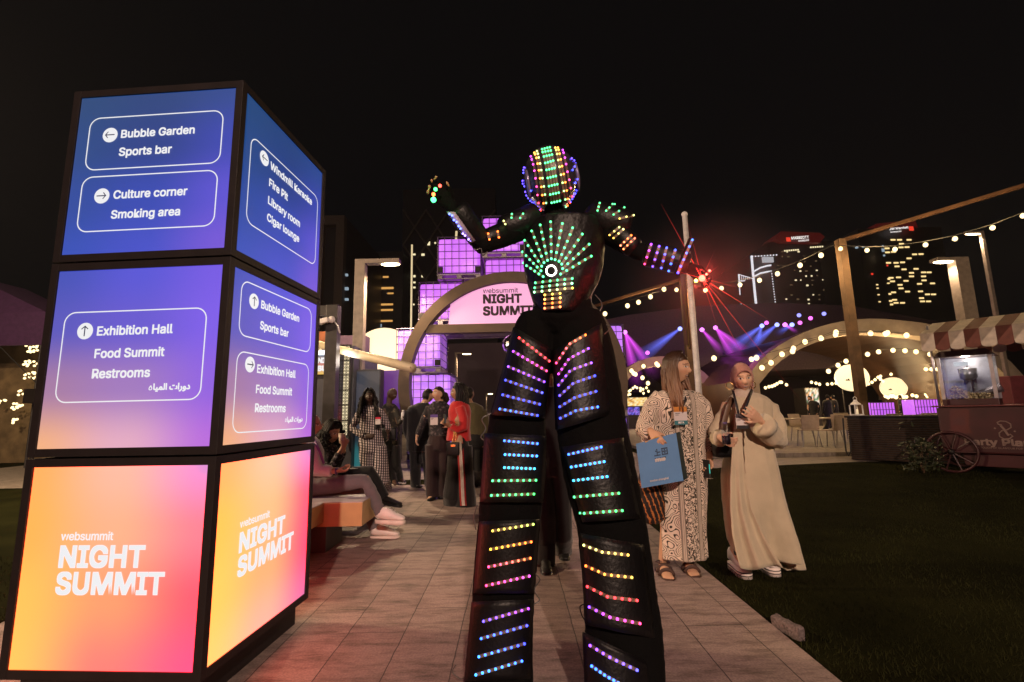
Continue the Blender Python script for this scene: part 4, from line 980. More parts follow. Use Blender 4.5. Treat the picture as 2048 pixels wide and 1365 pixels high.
CHS = [(1612, 13.4, 2.9, 'cafe chair nearest the hijab wearer, turned to the table'), (1655, 13.0, 3.6, 'cafe chair turned away, left of the timber post'), (1683, 13.3, 2.4, 'cafe chair against the foot of the timber post'), (1600, 15.6, .2, 'cafe chair on the far side of the table, by the hijab wearer'), (1690, 15.7, -.2, 'cafe chair on the far side of the table, by the timber post'), (1770, 12.9, 3.2, 'cafe chair whose back shows above the slatted planter'), (1845, 12.8, 3.0, 'cafe chair back above the planter, next to the cart')]
for (px, Y, rz, lb) in CHS: cafe_chair(lb, tpos(px, Y), rz)
# white lantern on the planter
q = at(1728, 826, 10.6)
# slatted planter
A_ = gnd(1706, 921); pl_z = at(1700, 832, A_.y).z
plx0, plx1, ply = A_.x - .02, A_.x + 1.75, A_.y
pl = thing('slatted_planter', 'long dark planter box of narrow horizontal slats left of the popcorn cart', 'planter', (plx0, ply, 0), math.radians(-50))
SL = pm('dark_slat', (0.035, 0.02, 0.013), 0.7, var=.4, scale=12, spec=.15)
bm = BM(); box(bm, (0, .03, .02), (2.2, .8, pl_z - .04)); obj('box_core', bm, MT['rubber'], pl)
bm = BM(); n = 19
for i in range(n):
    z = .03 + (pl_z - .09) * i / n; box(bm, (-.01, 0, z), (2.21, .025, z + (pl_z - .09) / n * .62), .003); box(bm, (-.012, .028, z), (.013, .8, z + (pl_z - .09) / n * .62), .003)
o = obj('slats', bm, SL, pl); o['kind'] = 'stuff'
bm = BM(); box(bm, (-.04, -.03, pl_z - .04), (2.25, .84, pl_z), .006); obj('top_rail', bm, MT['black_metal'], pl)
bm = BM(); loft(bm, [(-.06, -.05, pl_z - .05), (-.07, -.06, .6), (-.07, -.08, .2), (-.03, -.1, .1), (.02, -.08, .2), (.03, -.05, .5)], .016, 6); obj('hose', bm, MT['rubber'], pl)
lt = thing('lantern', 'white metal candle lantern standing on the end of the slatted planter', 'lantern', Vector((plx0, ply, pl_z)) + Vector((.42, .25, 0)))
bm = BM(); box(bm, (-.10, -.10, 0), (.10, .10, .03), .004); obj('base', bm, MT['white_paint'], lt)
for sx in (-1, 1):
    for sy in (-1, 1):
        bm = BM(); box(bm, (sx * .085 - .01, sy * .085 - .01, .03), (sx * .085 + .01, sy * .085 + .01, .24)); obj('post', bm, MT['white_paint'], lt)
bm = BM(); loft(bm, [(0, 0, .24), (0, 0, .27), (0, 0, .30), (0, 0, .36)], [.135, .12, .07, .03], 4); loft(bm, [(-.04, 0, .36), (-.04, 0, .40), (0, 0, .43), (.04, 0, .40), (.04, 0, .36)], .006, 5); obj('lid', bm, MT['white_paint'], lt)
bm = BM(); loft(bm, [(0, 0, .03), (0, 0, .14)], .035, 12); obj('candle', bm, em('candle', (1, .75, .4), .5, (.8, .75, .65)), lt, True)
# plant by the cart wheel
pb = gnd(1848, 946); pt = thing('bushy_plant', 'small bushy green plant growing between the slatted planter and the cart wheel', 'plant', (pb.x, pb.y, 0))
bm = BM(); rg = random.Random(9)
for i in range(420):
    a = rg.uniform(0, 2 * PI); rr = .32 * math.sqrt(rg.random()); z = rg.uniform(.05, .62) * (1 - .45 * rr); c = Vector((rr * math.cos(a), rr * math.sin(a) * .8, z + (.35 if i % 40 == 0 else 0)))
    d = Vector((rg.uniform(-1, 1), rg.uniform(-1, 1), rg.uniform(-.2, 1))).normalized() * rg.uniform(.05, .11); s = d.cross(Vector((rg.uniform(-1, 1), rg.uniform(-1, 1), 1))).normalized() * .02
    bm.faces.new([bm.verts.new(c - d * .5), bm.verts.new(c + s), bm.verts.new(c + d * .6), bm.verts.new(c - s)])
obj('foliage', bm, pm('leaf_green', (.022, .03, .009), .6, var=.5, scale=4), pt)
bm = BM()
for i in range(6):
    a = i * 1.05; loft(bm, [(0, 0, 0), (.06 * math.cos(a), .06 * math.sin(a), .25), (.2 * math.cos(a), .16 * math.sin(a), .5)], [.012, .008, .003], 5)
obj('stem', bm, MT['timber'], pt)

# ---- popcorn cart
CY = 8.6; cx0 = at(1872, 812, CY).x; cz = at(1872, 812, CY).z; CA = math.radians(-50)
cart = thing('popcorn_cart', 'dark red popcorn cart with striped awning, glass case and spoked wheel', 'cart', (cx0, CY, 0), CA)
CRED = pm('cart_red', (0.042, 0.007, 0.009), 0.42, var=.25, scale=3, coat=.15)
def cP(px, py, dy=0):
    '''picture point on the plane dy behind the cart front, in cart coordinates'''
    u = Vector((math.cos(CA), math.sin(CA), 0)); n = Vector((-math.sin(CA), math.cos(CA), 0)); o = Vector((0, 0, CAMH)); c = Vector((cx0, CY, 0)); d = ray(px, py)
    t = ((c + n * dy - o).dot(n)) / d.dot(n); p = o + d * t - c; return Vector((p.dot(u), p.dot(n), p.z))
bm = BM(); box(bm, (0, 0, .34), (2.3, 1.0, cz - .03), .03); box(bm, (.25, .08, .12), (2.2, .92, .335), .01); obj('body', bm, CRED, cart)
bm = BM(); box(bm, (-.06, -.05, cz - .027), (2.36, 1.05, cz), .008); obj('counter', bm, pm('counter_wood', (.12, .03, .03), .4), cart)
bm = BM(); P5 = cP(1995, 866)
lx = cP(1930, 888).x
text_on(bm, 'Party Planner', (lx, -.004, cP(1930, 890).z), (1, 0, 0), (0, 0, 1), (cP(2046, 890).x - lx) / .655, bold=.03, height=.115, depth=.003)
text_on(bm, 'A TOUCH OF GLAMOUR FOR EVERY PARTY', (cP(1955, 898).x, -.004, cP(1955, 897).z), (1, 0, 0), (0, 0, 1), (cP(2046, 898).x - cP(1955, 897).x) / .66, bold=.006, depth=.003)
# monogram: curled double stroke around a diagonal bar
mc = Vector((cP(2009, 858).x, -.006, cP(2009, 860).z)); k = .0080
def curl(pts, r): loft(bm, [mc + Vector((x * k, 0, y * k)) for x, y in pts], r, 6)
curl([(-3, 10), (-8, 11), (-9, 15), (-4, 18), (4, 17), (10, 12), (10, 5), (4, 0), (-4, -2), (-9, -7), (-9, -14), (-3, -19), (5, -18), (10, -13), (7, -9), (3, -11)], .010)
curl([(-5, 9), (0, -1), (4, -12)], .018)
for sx, sy in ((-14, 3), (14, -3)):
    prism(bm, [mc + Vector(((sx + a) * k, 0, (sy + b) * k)) for a, b in ((-2, 0), (0, -2), (2, 0), (0, 2))], (0, .004, 0))
obj('lettering', bm, pm('cart_gold', (.20, .13, .11), .5), cart)
# wheel
def wheel(y):
    bm = BM(); c = Vector((.12, y, .36)); n = 28
    loft(bm, [c + Vector((.34 * math.cos(2 * PI * i / n), 0, .34 * math.sin(2 * PI * i / n))) for i in range(n + 1)], .022, 6, cap=False)
    o = obj('wheel', bm, CRED, cart, True); bm = BM(); ell(bm, c, (.05, .05, .05)); obj('hub', bm, MT['black_metal'], o)
    bm = BM()
    for i in range(10): tube(bm, c, c + Vector((.33 * math.cos(PI * i / 5), 0, .33 * math.sin(PI * i / 5))), .011, 5)
    q = obj('spokes', bm, CRED, o)
wheel(-.07); wheel(1.07)
# glass case
g0, g1 = cP(1886, 808, .2), cP(2000, 808, .2); gt = cP(1886, 716, .2).z; gx0, gx1 = g0.x, g1.x
case = thing('popcorn_machine', 'glass popcorn machine with steel corner posts and a red roof on the cart counter', 'popcorn machine', (cx0, CY, 0), CA); ST = pm('brushed_steel', (.55, .52, .55), .35, .8)
zb = cz
bm = BM(); box(bm, (gx0, .18, zb), (gx1, .80, zb + .11), .01); obj('base', bm, CRED, case)
for x in (gx0 + .025, gx1 - .025):
    for y in (.205, .775): bm = BM(); box(bm, (x - .025, y - .025, zb + .111), (x + .025, y + .025, gt)); obj('corner_post', bm, ST, case)
bm = BM(); prism(bm, [(gx0 - .05, .14, gt), (gx1 + .05, .14, gt), (gx1 - .06, .14, gt + .11), (gx0 + .06, .14, gt + .11)], (0, .7, 0)); obj('roof', bm, CRED, case)
def glass(name, tint=(.9, .95, 1), rough=.03):
    m, t, N, L, b = nt(name); out = N['Material Output']; tr = N.new('ShaderNodeBsdfTransparent'); gl = N.new('ShaderNodeBsdfGlossy'); gl.inputs['Roughness'].default_value = rough
    mx = N.new('ShaderNodeMixShader'); tr.inputs['Color'].default_value = (*tint, 1); mx.inputs[0].default_value = .09
    L.new(tr.outputs[0], mx.inputs[1]); L.new(gl.outputs[0], mx.inputs[2]); L.new(mx.outputs[0], out.inputs['Surface']); N.remove(b); return m
GLS = glass('clear_glass')
bm = BM(); box(bm, (gx0 + .05, .195, zb + .12), (gx1 - .05, .201, gt - .01)); box(bm, (gx0 + .02, .23, zb + .12), (gx0 + .026, .75, gt - .01)); box(bm, (gx1 - .026, .23, zb + .12), (gx1 - .02, .75, gt - .01)); obj('glass', bm, GLS, case)
bm = BM(); box(bm, (gx0 + .05, .765, zb + .11), (gx1 - .05, .775, gt)); obj('back_panel', bm, pm('case_back', (.42, .42, .52), .4, .1), case)
bm = BM(); kx = (gx0 + gx1) / 2; loft(bm, [(kx, .5, gt - .02), (kx, .5, gt - .2)], .012, 6); loft(bm, [(kx, .5, gt - .2), (kx, .5, gt - .21), (kx, .5, gt - .38), (kx, .5, gt - .42)], [.05, .13, .12, .06], 16); obj('kettle', bm, ST, case, True)
bm = BM(); box(bm, (kx - .14, .23, gt - .17), (kx + .05, .26, gt - .09), .01); obj('case_lamp', bm, em('case_lamp_glow', (.95, .88, .85), .75), case)
bm = BM(); rg = random.Random(4)
for i in range(500):
    x = rg.uniform(gx0 + .1, gx1 - .1); f = (x - gx0) / (gx1 - gx0); hh = .06 + .16 * math.exp(-((f - .22) / .17) ** 2) + .04 * f
    r = rg.uniform(.014, .022); p = Vector((x, rg.uniform(.22, .72), zb + .12 + hh * rg.random()))
    rr = bmesh.ops.create_icosphere(bm, subdivisions=1, radius=r); 
    for v in rr['verts']: v.co = v.co * rg.uniform(.8, 1.2) + p
o = obj('popcorn', bm, pm('popcorn', (.65, .48, .26), .7, var=.3), case); o['kind'] = 'stuff'
lamp_light('case_light', (kx, .45, gt - .05), 14, (1, .8, .6), .06, parent=case)
bm = BM(); M_ = Matrix.Translation((kx + .18, .42, zb + .22)) @ Matrix.Rotation(math.radians(-18), 4, 'Y'); loft(bm, [M_ @ Vector((-.22, 0, 0)), M_ @ Vector((.24, 0, 0))], [(.05, .07), (.075, .09)], 10); obj('scoop', bm, pm('scoop_steel', (.25, .22, .25), .4, .7), case)
# awning posts
for (x, y) in ((cP(1880, 812, .02).x, -.02), (2.2, -.02), (cP(1880, 812, .02).x, .98), (2.2, .98)):
    bm = BM(); tube(bm, (x, y, cz - .02), (x, y, cP(1858, 690).z + .35), .02, 8); obj('awning_post', bm, ST, cart, True)
# striped awning: sloping roof and scalloped valance
az0, az1 = cP(1850, 693, -.3).z, cP(1850, 668, -.3).z; ax0 = cP(1842, 690, -.3).x; sw = .193; ns = 14; WS, RS = 0, 1
AWN = [pm('awning_cream', (.55, .47, .38), .75), pm('awning_red', (.15, .045, .03), .75)]
for (nm, part, VY) in (('awning', 0, 0), ('valance', 1, -.302), ('valance', 1, 1.252)):
    bm = BM()
    for i in range(ns):
        xa, xb = ax0 + sw * i, ax0 + sw * (i + 1); mi = i % 2
        if part == 0:
            y0, y1 = -.30, .42; zt = az1 + .26; sh = .10
            prs = [[(xa, y0, az1), (xb, y0, az1), (xb + sh, y1, zt), (xa + sh, y1, zt)], [(xa + sh, y1, zt), (xb + sh, y1, zt), (xb, 1.25, az1), (xa, 1.25, az1)]]
            for q in prs:
                f = bm.faces.new([bm.verts.new(p) for p in q]); f.material_index = mi
        else:
            for yy in (VY,):
                pts = [(xa, yy, az1)] + [(xa + sw / 2 - sw / 2 * math.cos(PI * j / 8), yy - (.02 if yy < 0 else -.02), az0 - .03 - .075 * math.sin(PI * j / 8) ** .6) for j in range(9)] + [(xb, yy, az1)]
                f = bm.faces.new([bm.verts.new(p) for p in pts]); f.material_index = mi
    bmesh.ops.solidify(bm, geom=bm.faces[:], thickness=.006)
    obj(nm, bm, AWN, cart)
# second booth block behind the cart at the frame edge
a, b = at(2018, 752, 12.5), at(2048, 806, 12.5)
bm = BM(); box(bm, (a.x, 12.5, 0), (b.x + 1.2, 13.2, a.z), .02); tag(obj('drink_stand', bm, pm('maroon_stand', (.13, .03, .04), .5)), 'dark maroon stand behind the popcorn cart at the right picture edge', 'stand')
# ================================================================== PEOPLE
from mathutils.bvhtree import BVHTree
def remesh(bm, voxel, smooth_it=2, name='body'):
    me = bpy.data.meshes.new('tmp'); bmesh.ops.recalc_face_normals(bm, faces=bm.faces); bm.to_mesh(me); bm.free()
    o = bpy.data.objects.new('tmp', me); C.objects.link(o)
    md = o.modifiers.new('r', 'REMESH'); md.mode = 'VOXEL'; md.voxel_size = voxel; md.use_smooth_shade = True
    if smooth_it:
        s = o.modifiers.new('s', 'SMOOTH'); s.iterations = smooth_it; s.factor = 0.5
    dg = bpy.context.evaluated_depsgraph_get(); dg.update()
    r = bpy.data.meshes.new_from_object(o.evaluated_get(dg), depsgraph=dg)
    bpy.data.objects.remove(o); bpy.data.meshes.remove(me); r.name = name
    r.polygons.foreach_set('use_smooth', [True] * len(r.polygons)); r.materials.clear(); return r
def gauss(x, s): return math.exp(-(x / s) ** 2)
HR = Vector((0.076, 0.097, 0.116))
def head_shape(d, face=1.0):
    """point of a head surface for unit direction d (face looks to -Y)"""
    p = Vector((d.x * HR.x, d.y * HR.y, d.z * HR.z))
    low = smooth(0.0, 0.11, -p.z)
    p.x *= 1 - 0.34 * low * (1 if p.y < 0.03 else 0.8)
    if p.y > 0: p.y *= 1 - 0.42 * smooth(0.02, .11, -p.z)
    if p.y < 0: p.y *= 1 - 0.05 * low; p.y = max(p.y, -.093)
    if p.y < -.03:
        f = face * smooth(-.03, -.07, p.y)
        nz = smooth(.022, -.022, p.z) * smooth(-.042, -.028, p.z)
        p.y -= f * .028 * gauss(p.x, .0125) * max(nz, .35 * gauss(p.z - .01, .02))
        p.y += f * .010 * (gauss(abs(p.x) - .031, .014) * gauss(p.z - .010, .013))
        p.y -= f * .005 * gauss(p.z - .031, .010) * smooth(.055, .03, abs(p.x))
        p.y -= f * .007 * gauss(p.x, .022) * (gauss(p.z + .053, .006) + .9 * gauss(p.z + .066, .006))
        p.y -= f * .008 * gauss(p.x, .022) * gauss(p.z + .097, .014)
        p.y -= f * .004 * gauss(abs(p.x) - .042, .016) * gauss(p.z + .02, .016)
    return p
def add_head(bm, M, u=44, v=32):
    rr = bmesh.ops.create_uvsphere(bm, u_segments=u, v_segments=v, radius=1)
    for vt in rr['verts']: vt.co = M @ head_shape(vt.co.normalized())
    for s in (-1, 1):
        ell(bm, M @ Vector((s * .076, .012, -.008)), (.010, .019, .031), 0, 10, 8, M.to_3x3().normalized())
def head_matrix(c, yaw, pitch=0, roll=0, k=1.0):
    R = math.radians
    return Matrix.Translation(c) @ Matrix.Rotation(R(yaw), 4, 'Z') @ Matrix.Rotation(R(pitch), 4, 'X') @ Matrix.Rotation(R(roll), 4, 'Y') @ Matrix.Scale(k, 4)
def hair_zone(p):
    """1 where hair grows, 0 on the face (head coordinates)"""
    line = .062 - .02 * smooth(.03, .07, abs(p.x))
    a = smooth(line - .006, line + .010, p.z)
    b = smooth(-.012, .008, p.y - (.0 if p.z < .02 else -.035 * smooth(.02, .06, p.z)) - .012) * smooth(-.085, -.065, p.z + .1 * max(0, p.y - .05))
    return max(a, b)
def skin_paint(M, skin, lip, brow=(.02, .012, .008), hairc=None, beard=None, mouth_open=0.0, eye=True):
    Mi = M.inverted(); skin = Vector(skin); lip = Vector(lip); brow = Vector(brow)
    def fn(co):
        p = Mi @ co; c = skin.copy()
        if p.z < -.14 or abs(p.x) > .12 or abs(p.y) > .2 or p.z > .16: return c
        if p.y < -.02 and abs(p.x) < .07:
            c = c.lerp(Vector((skin.x * 1.05, skin.y * .82, skin.z * .78)), .5 * gauss(abs(p.x) - .042, .02) * gauss(p.z + .025, .02))
            if beard is not None: c = c.lerp(Vector(beard), .8 * smooth(-.03, -.05, p.z) * (1 - gauss(p.x, .02) * gauss(p.z + .058, .010)))
            ex, ez = abs(p.x) - .031, p.z - .009
            e = (ex / .0165) ** 2 + (ez / .0075) ** 2
            if eye and e < 1.7:
                if e < 1: c = Vector((.62, .58, .54)) if (ex / .0065) ** 2 + (ez / .008) ** 2 > 1 else Vector((.02, .012, .008))
                else: c = c.lerp(Vector((.02, .012, .01)), .55 if p.z > .009 else .12)
            bz = p.z - (.032 - .006 * smooth(.02, .05, abs(p.x)))
            if abs(bz) < .0042 and .012 < abs(p.x) < .052: c = c.lerp(brow, .7)
            l = (p.x / .0235) ** 2 + ((p.z + .059) / .0095) ** 2
            if l < 1: c = c.lerp(lip, .85)
            if mouth_open and (p.x / .018) ** 2 + ((p.z + .060) / (.0055 * mouth_open)) ** 2 < 1: c = Vector((.55, .5, .46)) if p.z > -.0605 else Vector((.05, .01, .01))
            if abs(p.z + .038) < .004 and abs(abs(p.x) - .008) < .004: c = c * .35
        if hairc is not None: c = c.lerp(Vector(hairc), hair_zone(p))
        return c
    return fn
def hair_cap(bm, M, puff=1.07, rough=.004, seed=0):
    rr = bmesh.ops.create_uvsphere(bm, u_segments=40, v_segments=30, radius=1)
    for vt in rr['verts']:
        d = vt.co.normalized(); p = head_shape(d, 0); h = hair_zone(p)
        q = p * (puff * h + .90 * (1 - h)); q += d * rough * h * mnoise.noise(d * 7 + Vector((seed, 0, 0)))
        vt.co = M @ q
def strands(bm, M, L, n=90, seed=1, curl=0.0, puff=1.1, spread=(-125, 125), r=.011, wav=.01, down=(0, 0, -1), top_y=-.03):
    """locks that run from the parting over the skull and then hang down L metres"""
    rg = random.Random(seed); R3 = M.to_3x3().normalized(); k = M.to_scale().x
    for i in range(n):
        ph = math.radians(spread[0] + (spread[1] - spread[0]) * (i + rg.random()) / n); s, c = math.sin(ph), math.cos(ph)
        pf = puff * rg.uniform(.97, 1.05); y0 = top_y + .05 * c
        hd = Vector((s, c, 0)); pts = []
        for e in (80, 55, 30, 8):
            d = Vector((s * math.cos(math.radians(e)), c * math.cos(math.radians(e)) * 1.0, math.sin(math.radians(e))))
            pts.append(M @ (head_shape(d, 0) * pf + Vector((0, y0 * math.sin(math.radians(e)), 0))))
        end = pts[-1]; out = R3 @ hd; ln = L * rg.uniform(.82, 1.06); m_ = 6 if not curl else 14
        for j in range(1, m_ + 1):
            f = j / m_; q = end + Vector(down) * (ln * f) + out * (.02 * math.sin(f * 2.2) - .012 * f) * k
            q += Vector((mnoise.noise(Vector((i * 1.7, f * 2.4, seed))), mnoise.noise(Vector((i * 1.7 + 9, f * 2.4, seed))), 0)) * wav * 2.2
            if curl: q += (Vector((math.cos(f * ln * 95 + i), math.sin(f * ln * 95 + i), 0))) * curl
            pts.append(q)
        N = len(pts); loft(bm, pts, [(r * k * (.75 if j < 2 else 1 - .75 * max(0, (j - N * .6) / (N * .4)) ** 2), r * .55 * k) for j in range(N)], 6)
def add_hand(bm, w, d, pn, side, curl=.35, k=1.0, thumb=.5, spread=.06, flen=1.0):
    """palm + four unequal bent fingers + thumb. w wrist, d towards fingertips, pn the way the palm faces, side = +1/-1 thumb side"""
    d = Vector(d).normalized(); pn = Vector(pn); pn = (pn - d * pn.dot(d)).normalized(); ax = d.cross(pn) * side; w = Vector(w)
    loft(bm, [w - d * .02 * k, w + d * .02 * k, w + d * .055 * k, w + d * .088 * k], [(.016 * k, .024 * k), (.015 * k, .034 * k), (.014 * k, .040 * k), (.010 * k, .039 * k)], 10, hint=ax)
    tips = []
    for i, (o, ln) in enumerate(((.031, .070), (.0105, .079), (-.0105, .073), (-.031, .058))):
        b = w + (d * .084 + ax * o) * k; dirv = (d + ax * spread * o / .03).normalized(); ln *= k * flen; pts = [b - dirv * .02 * k, b]; ang = 0
        for j, (fr, cj) in enumerate(((.45, .75), (.32, 1.0), (.23, .7))):
            ang += curl * cj * 1.25 * (1 + .12 * i)
            v = dirv * math.cos(ang) + pn * math.sin(ang); pts.append(pts[-1] + v * ln * fr)
        loft(bm, pts, [.0085 * k, .0088 * k, .0082 * k, .0075 * k, .0055 * k], 7); tips.append(pts[-1])
    b = w + (d * .022 + ax * .030) * k; v = (d * .62 + ax * .75 * (1 - thumb * .6) + pn * .55 * thumb).normalized()
    p1 = b + v * .042 * k; v2 = (v + d * .35 + pn * .5 * thumb - ax * .2).normalized(); p2 = p1 + v2 * .032 * k
    loft(bm, [b - v * .015 * k, b, p1, p2], [.012 * k, .0125 * k, .0098 * k, .0068 * k], 7); tips.append(p2)
    return tips

SKINM = col_attr('skin', .6, .12, 90, .06)
class Fig:
    def __init__(s, label, root_px, Y=None, k=1.0, yaw=0, group=None, z0=0.0):
        g = gnd(*root_px); s.Y = Y if Y else g.y
        s.loc = Vector((at(root_px[0], root_px[1], s.Y).x, s.Y, z0)); s.k = k; s.yaw = yaw
        s.root = thing('person', label, 'person', s.loc, 0, group); s.bm = BM(); s.hint = Matrix.Rotation(math.radians(yaw), 3, 'Z') @ Vector((0, 1, 0))
        s.J = {}
    def P(s, px, py, dy=0.0): return at(px, py, s.Y + dy) - s.loc
    def G(s, px, py, z=0.0): return gnd(px, py, z) - s.loc
    def pts(s, *a): return [q if isinstance(q, Vector) else s.P(*q) for q in a]
    def head(s, px, py, dy=0, yaw=0, pitch=0, roll=0, k=None):
        s.M = head_matrix(s.P(px, py, dy), yaw, pitch, roll, k or s.k); add_head(s.bm, s.M); return s.M
    def torso(s, pelvis, waist, chest, neck, wide=1.0, head_c=None):
        p, w_, c, n = s.pts(pelvis, waist, chest, neck); k = s.k * wide; kk = s.k
        hc = s.M.translation + (s.M.to_3x3() @ Vector((0, .03, -.06)))
        loft(s.bm, [p - Vector((0, 0, .07 * kk)), p, w_, c, c.lerp(n, .72), n, n.lerp(hc, .6), hc], [(.10 * k, .08 * k), (.16 * k, .11 * k), (.125 * k, .09 * k), (.155 * k, .105 * k), (.125 * k, .07 * k), (.058 * kk, .055 * kk), (.05 * kk, .052 * kk), (.05 * kk, .052 * kk)], 16, hint=s.hint)
    def arm(s, sh, el, wr, hand_to=None, pn=(0, -1, 0), side=1, curl=.4, r=1.0, thumb=.5, hand=True, hk=1.0, flen=1.0, spread=.06):
        a, b, c = s.pts(sh, el, wr); k = s.k * r
        loft(s.bm, [a, a.lerp(b, .5), b, b.lerp(c, .35), c], [.046 * k, .043 * k, .036 * k, .037 * k, .024 * k], 10)
        if hand: 
            h = s.pts(hand_to)[0]; return add_hand(s.bm, c, h - c, pn, side, curl, s.k * hk, thumb, spread, flen)
    def leg(s, hip, kn, an, toe=None, r=1.0):
        a, b, c = s.pts(hip, kn, an); k = s.k * r
        loft(s.bm, [a, a.lerp(b, .5), b, b.lerp(c, .35), c], [.085 * k, .072 * k, .052 * k, .052 * k, .034 * k], 10)
        if toe is not None:
            t = s.pts(toe)[0]; loft(s.bm, [c + (c - t).normalized() * .03 * k, c.lerp(t, .5), t], [(.034 * k, .03 * k), (.04 * k, .028 * k), (.036 * k, .016 * k)], 10, hint=(0, 0, 1))
    def body(s, voxel, paint_fn, mat=None):
        me = remesh(s.bm, voxel); paint(me, paint_fn); s.bm = None
        return obj_me('body', me, mat or SKINM, s.root, True)
    def part(s, name, bm, mat, voxel=None, pf=None, sm=2, label=None, parent=None):
        if voxel:
            me = remesh(bm, voxel, sm, name)
            if pf: paint(me, pf)
            return obj_me(name, me, mat, parent or s.root, True, label)
        o = obj(name, bm, mat, parent or s.root, True, label)
        if pf: paint(o.data, pf)
        return o
def drape(bm, F, rows, depth=.7, folds=(), n=40, seed=0, hint=None, mat=0, dmin=0.0):
    """cloth tube from rows of (py, px left, px right[, dy]); folds = list of (count, amplitude, phase) that grow downwards"""
    rings = []; N = len(rows); z_top = None
    for j, rw in enumerate(rows):
        y, xl, xr = rw[:3]; dy = rw[3] if len(rw) > 3 else 0; a, b = F.P(xl, y, dy), F.P(xr, y, dy); c = (a + b) / 2; rx = (b - a).length / 2; f = j / (N - 1); ry = max(rx * depth, dmin)
        ring = []
        for i in range(n):
            t = 2 * PI * i / n; am = 1 + sum(amp * f * math.sin(cnt * t + ph + 1.3 * f * math.sin(cnt + 2 * t)) for cnt, amp, ph in folds)
            ring.append(bm.verts.new((c.x + rx * am * math.cos(t), c.y + ry * am * math.sin(t), c.z + (b.z - a.z) * .5 * math.cos(t))))
        rings.append(ring)
    for A, B in zip(rings, rings[1:]):
        for i in range(n):
            f = bm.faces.new((A[i], A[(i + 1) % n], B[(i + 1) % n], B[i])); f.material_index = mat
    bm.faces.new(rings[0]); bm.faces.new(list(reversed(rings[-1])))
def sleeve(bm, pts, rad, n=14): loft(bm, pts, rad, n)
def wrinkle(me, amp, scale, seed=0, axis_scale=(1, 1, .45)):
    """push vertices along normals by a stretched noise: cloth creases"""
    ns = [v.normal.copy() for v in me.vertices]
    for v, n_ in zip(me.vertices, ns):
        q = Vector((v.co.x * axis_scale[0], v.co.y * axis_scale[1], v.co.z * axis_scale[2])) * scale + Vector((seed * 7.1, 0, 0))
        a = mnoise.noise(q); b = mnoise.noise(q * 2.3)
        v.co += n_ * amp * ((1 - abs(a) * 2) * .7 + b * .4)
    me.update()

def cloth(name, col, rough=.85, var=.12, bump=.25, bscale=220, sheen=.2): return pm(name, col, rough, 0, var, 6, bump, bscale, .3, sheen)
M_BLACK = cloth('black_cloth', (.005, .0045, .005)); M_DARK = cloth('charcoal_cloth', (.022, .020, .022)); M_LANY = pm('lanyard_black', (.015, .013, .02), .6)
M_LEATHER = pm('black_leather', (.0034, .0032, .0038), .46, 0, .2, 8, .18, 70, .3)
M_SHOEB = pm('black_shoe', (.012, .011, .011), .3); M_WHITE_SHOE = pm('white_sneaker', (.85, .80, .77), .55, 0, .08); M_SOLE = pm('pale_sole', (.80, .72, .66), .6)
M_GOLD = pm('gold', (.85, .55, .2), .25, 1.0); M_STEELJ = pm('silver', (.7, .7, .72), .25, 1.0)
def hairmat(name, col): 
    m = pm(name, col, .5, 0, .45, 30, .3, 160, .25); return m
H_BLACK = hairmat('black_hair', (.008, .006, .005)); H_BROWN = hairmat('brown_hair', (.10, .045, .02)); H_DKBROWN = hairmat('dark_brown_hair', (.018, .010, .007))
def shoe(F, heel, toe, k=1.0, mats=None, h=.075, name='shoe', sole_h=.022, w_=.043, parent=None):
    """shaped shoe with sole; heel and toe are local ground points"""
    d = (toe - heel); L_ = d.length; d.normalize(); up = Vector((0, 0, 1)); sd = d.cross(up).normalized()
    if abs(d.z) > .05: up = sd.cross(d).normalized()
    bm = BM(); base = heel + up * sole_h
    prof = [(-.01, .026, .045), (.02, .036, h), (.33 * L_, .036, h * .95), (.55 * L_, .041, h * .68), (.8 * L_, .045, h * .46), (.96 * L_, .034, h * .33), (1.02 * L_, .014, h * .2)]
    loft(bm, [base + d * a + up * (hh / 2) for a, ww, hh in prof], [(hh / 2, ww * w_ / .043 * k) if False else (ww * w_ / .043, hh / 2) for a, ww, hh in prof], 12, hint=up)
    o = F.part(name, bm, mats[0], parent=parent); bm = BM(); A = []
    for a, ww in ((-.018, .022), (0, .034), (.3 * L_, .037), (.55 * L_, .043), (.8 * L_, .047), (.97 * L_, .036), (1.04 * L_, .014)): A.append((a, ww * w_ / .043))
    pl = [heel + d * a + sd * ww for a, ww in A] + [heel + d * a - sd * ww for a, ww in reversed(A)]
    prism(bm, pl, up * sole_h); F.part('sole', bm, mats[1], parent=o)
    if mats[0] is M_WHITE_SHOE:
        bm = BM()
        for i in range(4):
            a = L_ * (.42 + .09 * i); hh = h * (.90 - .13 * i); q = base + d * a + up * (hh * .98 + .002)
            loft(bm, [q - sd * .022 + d * .008, q + up * .004, q + sd * .022 - d * .008], .004, 5)
        F.part('laces', bm, MT['white_paint'], parent=o)
    return o
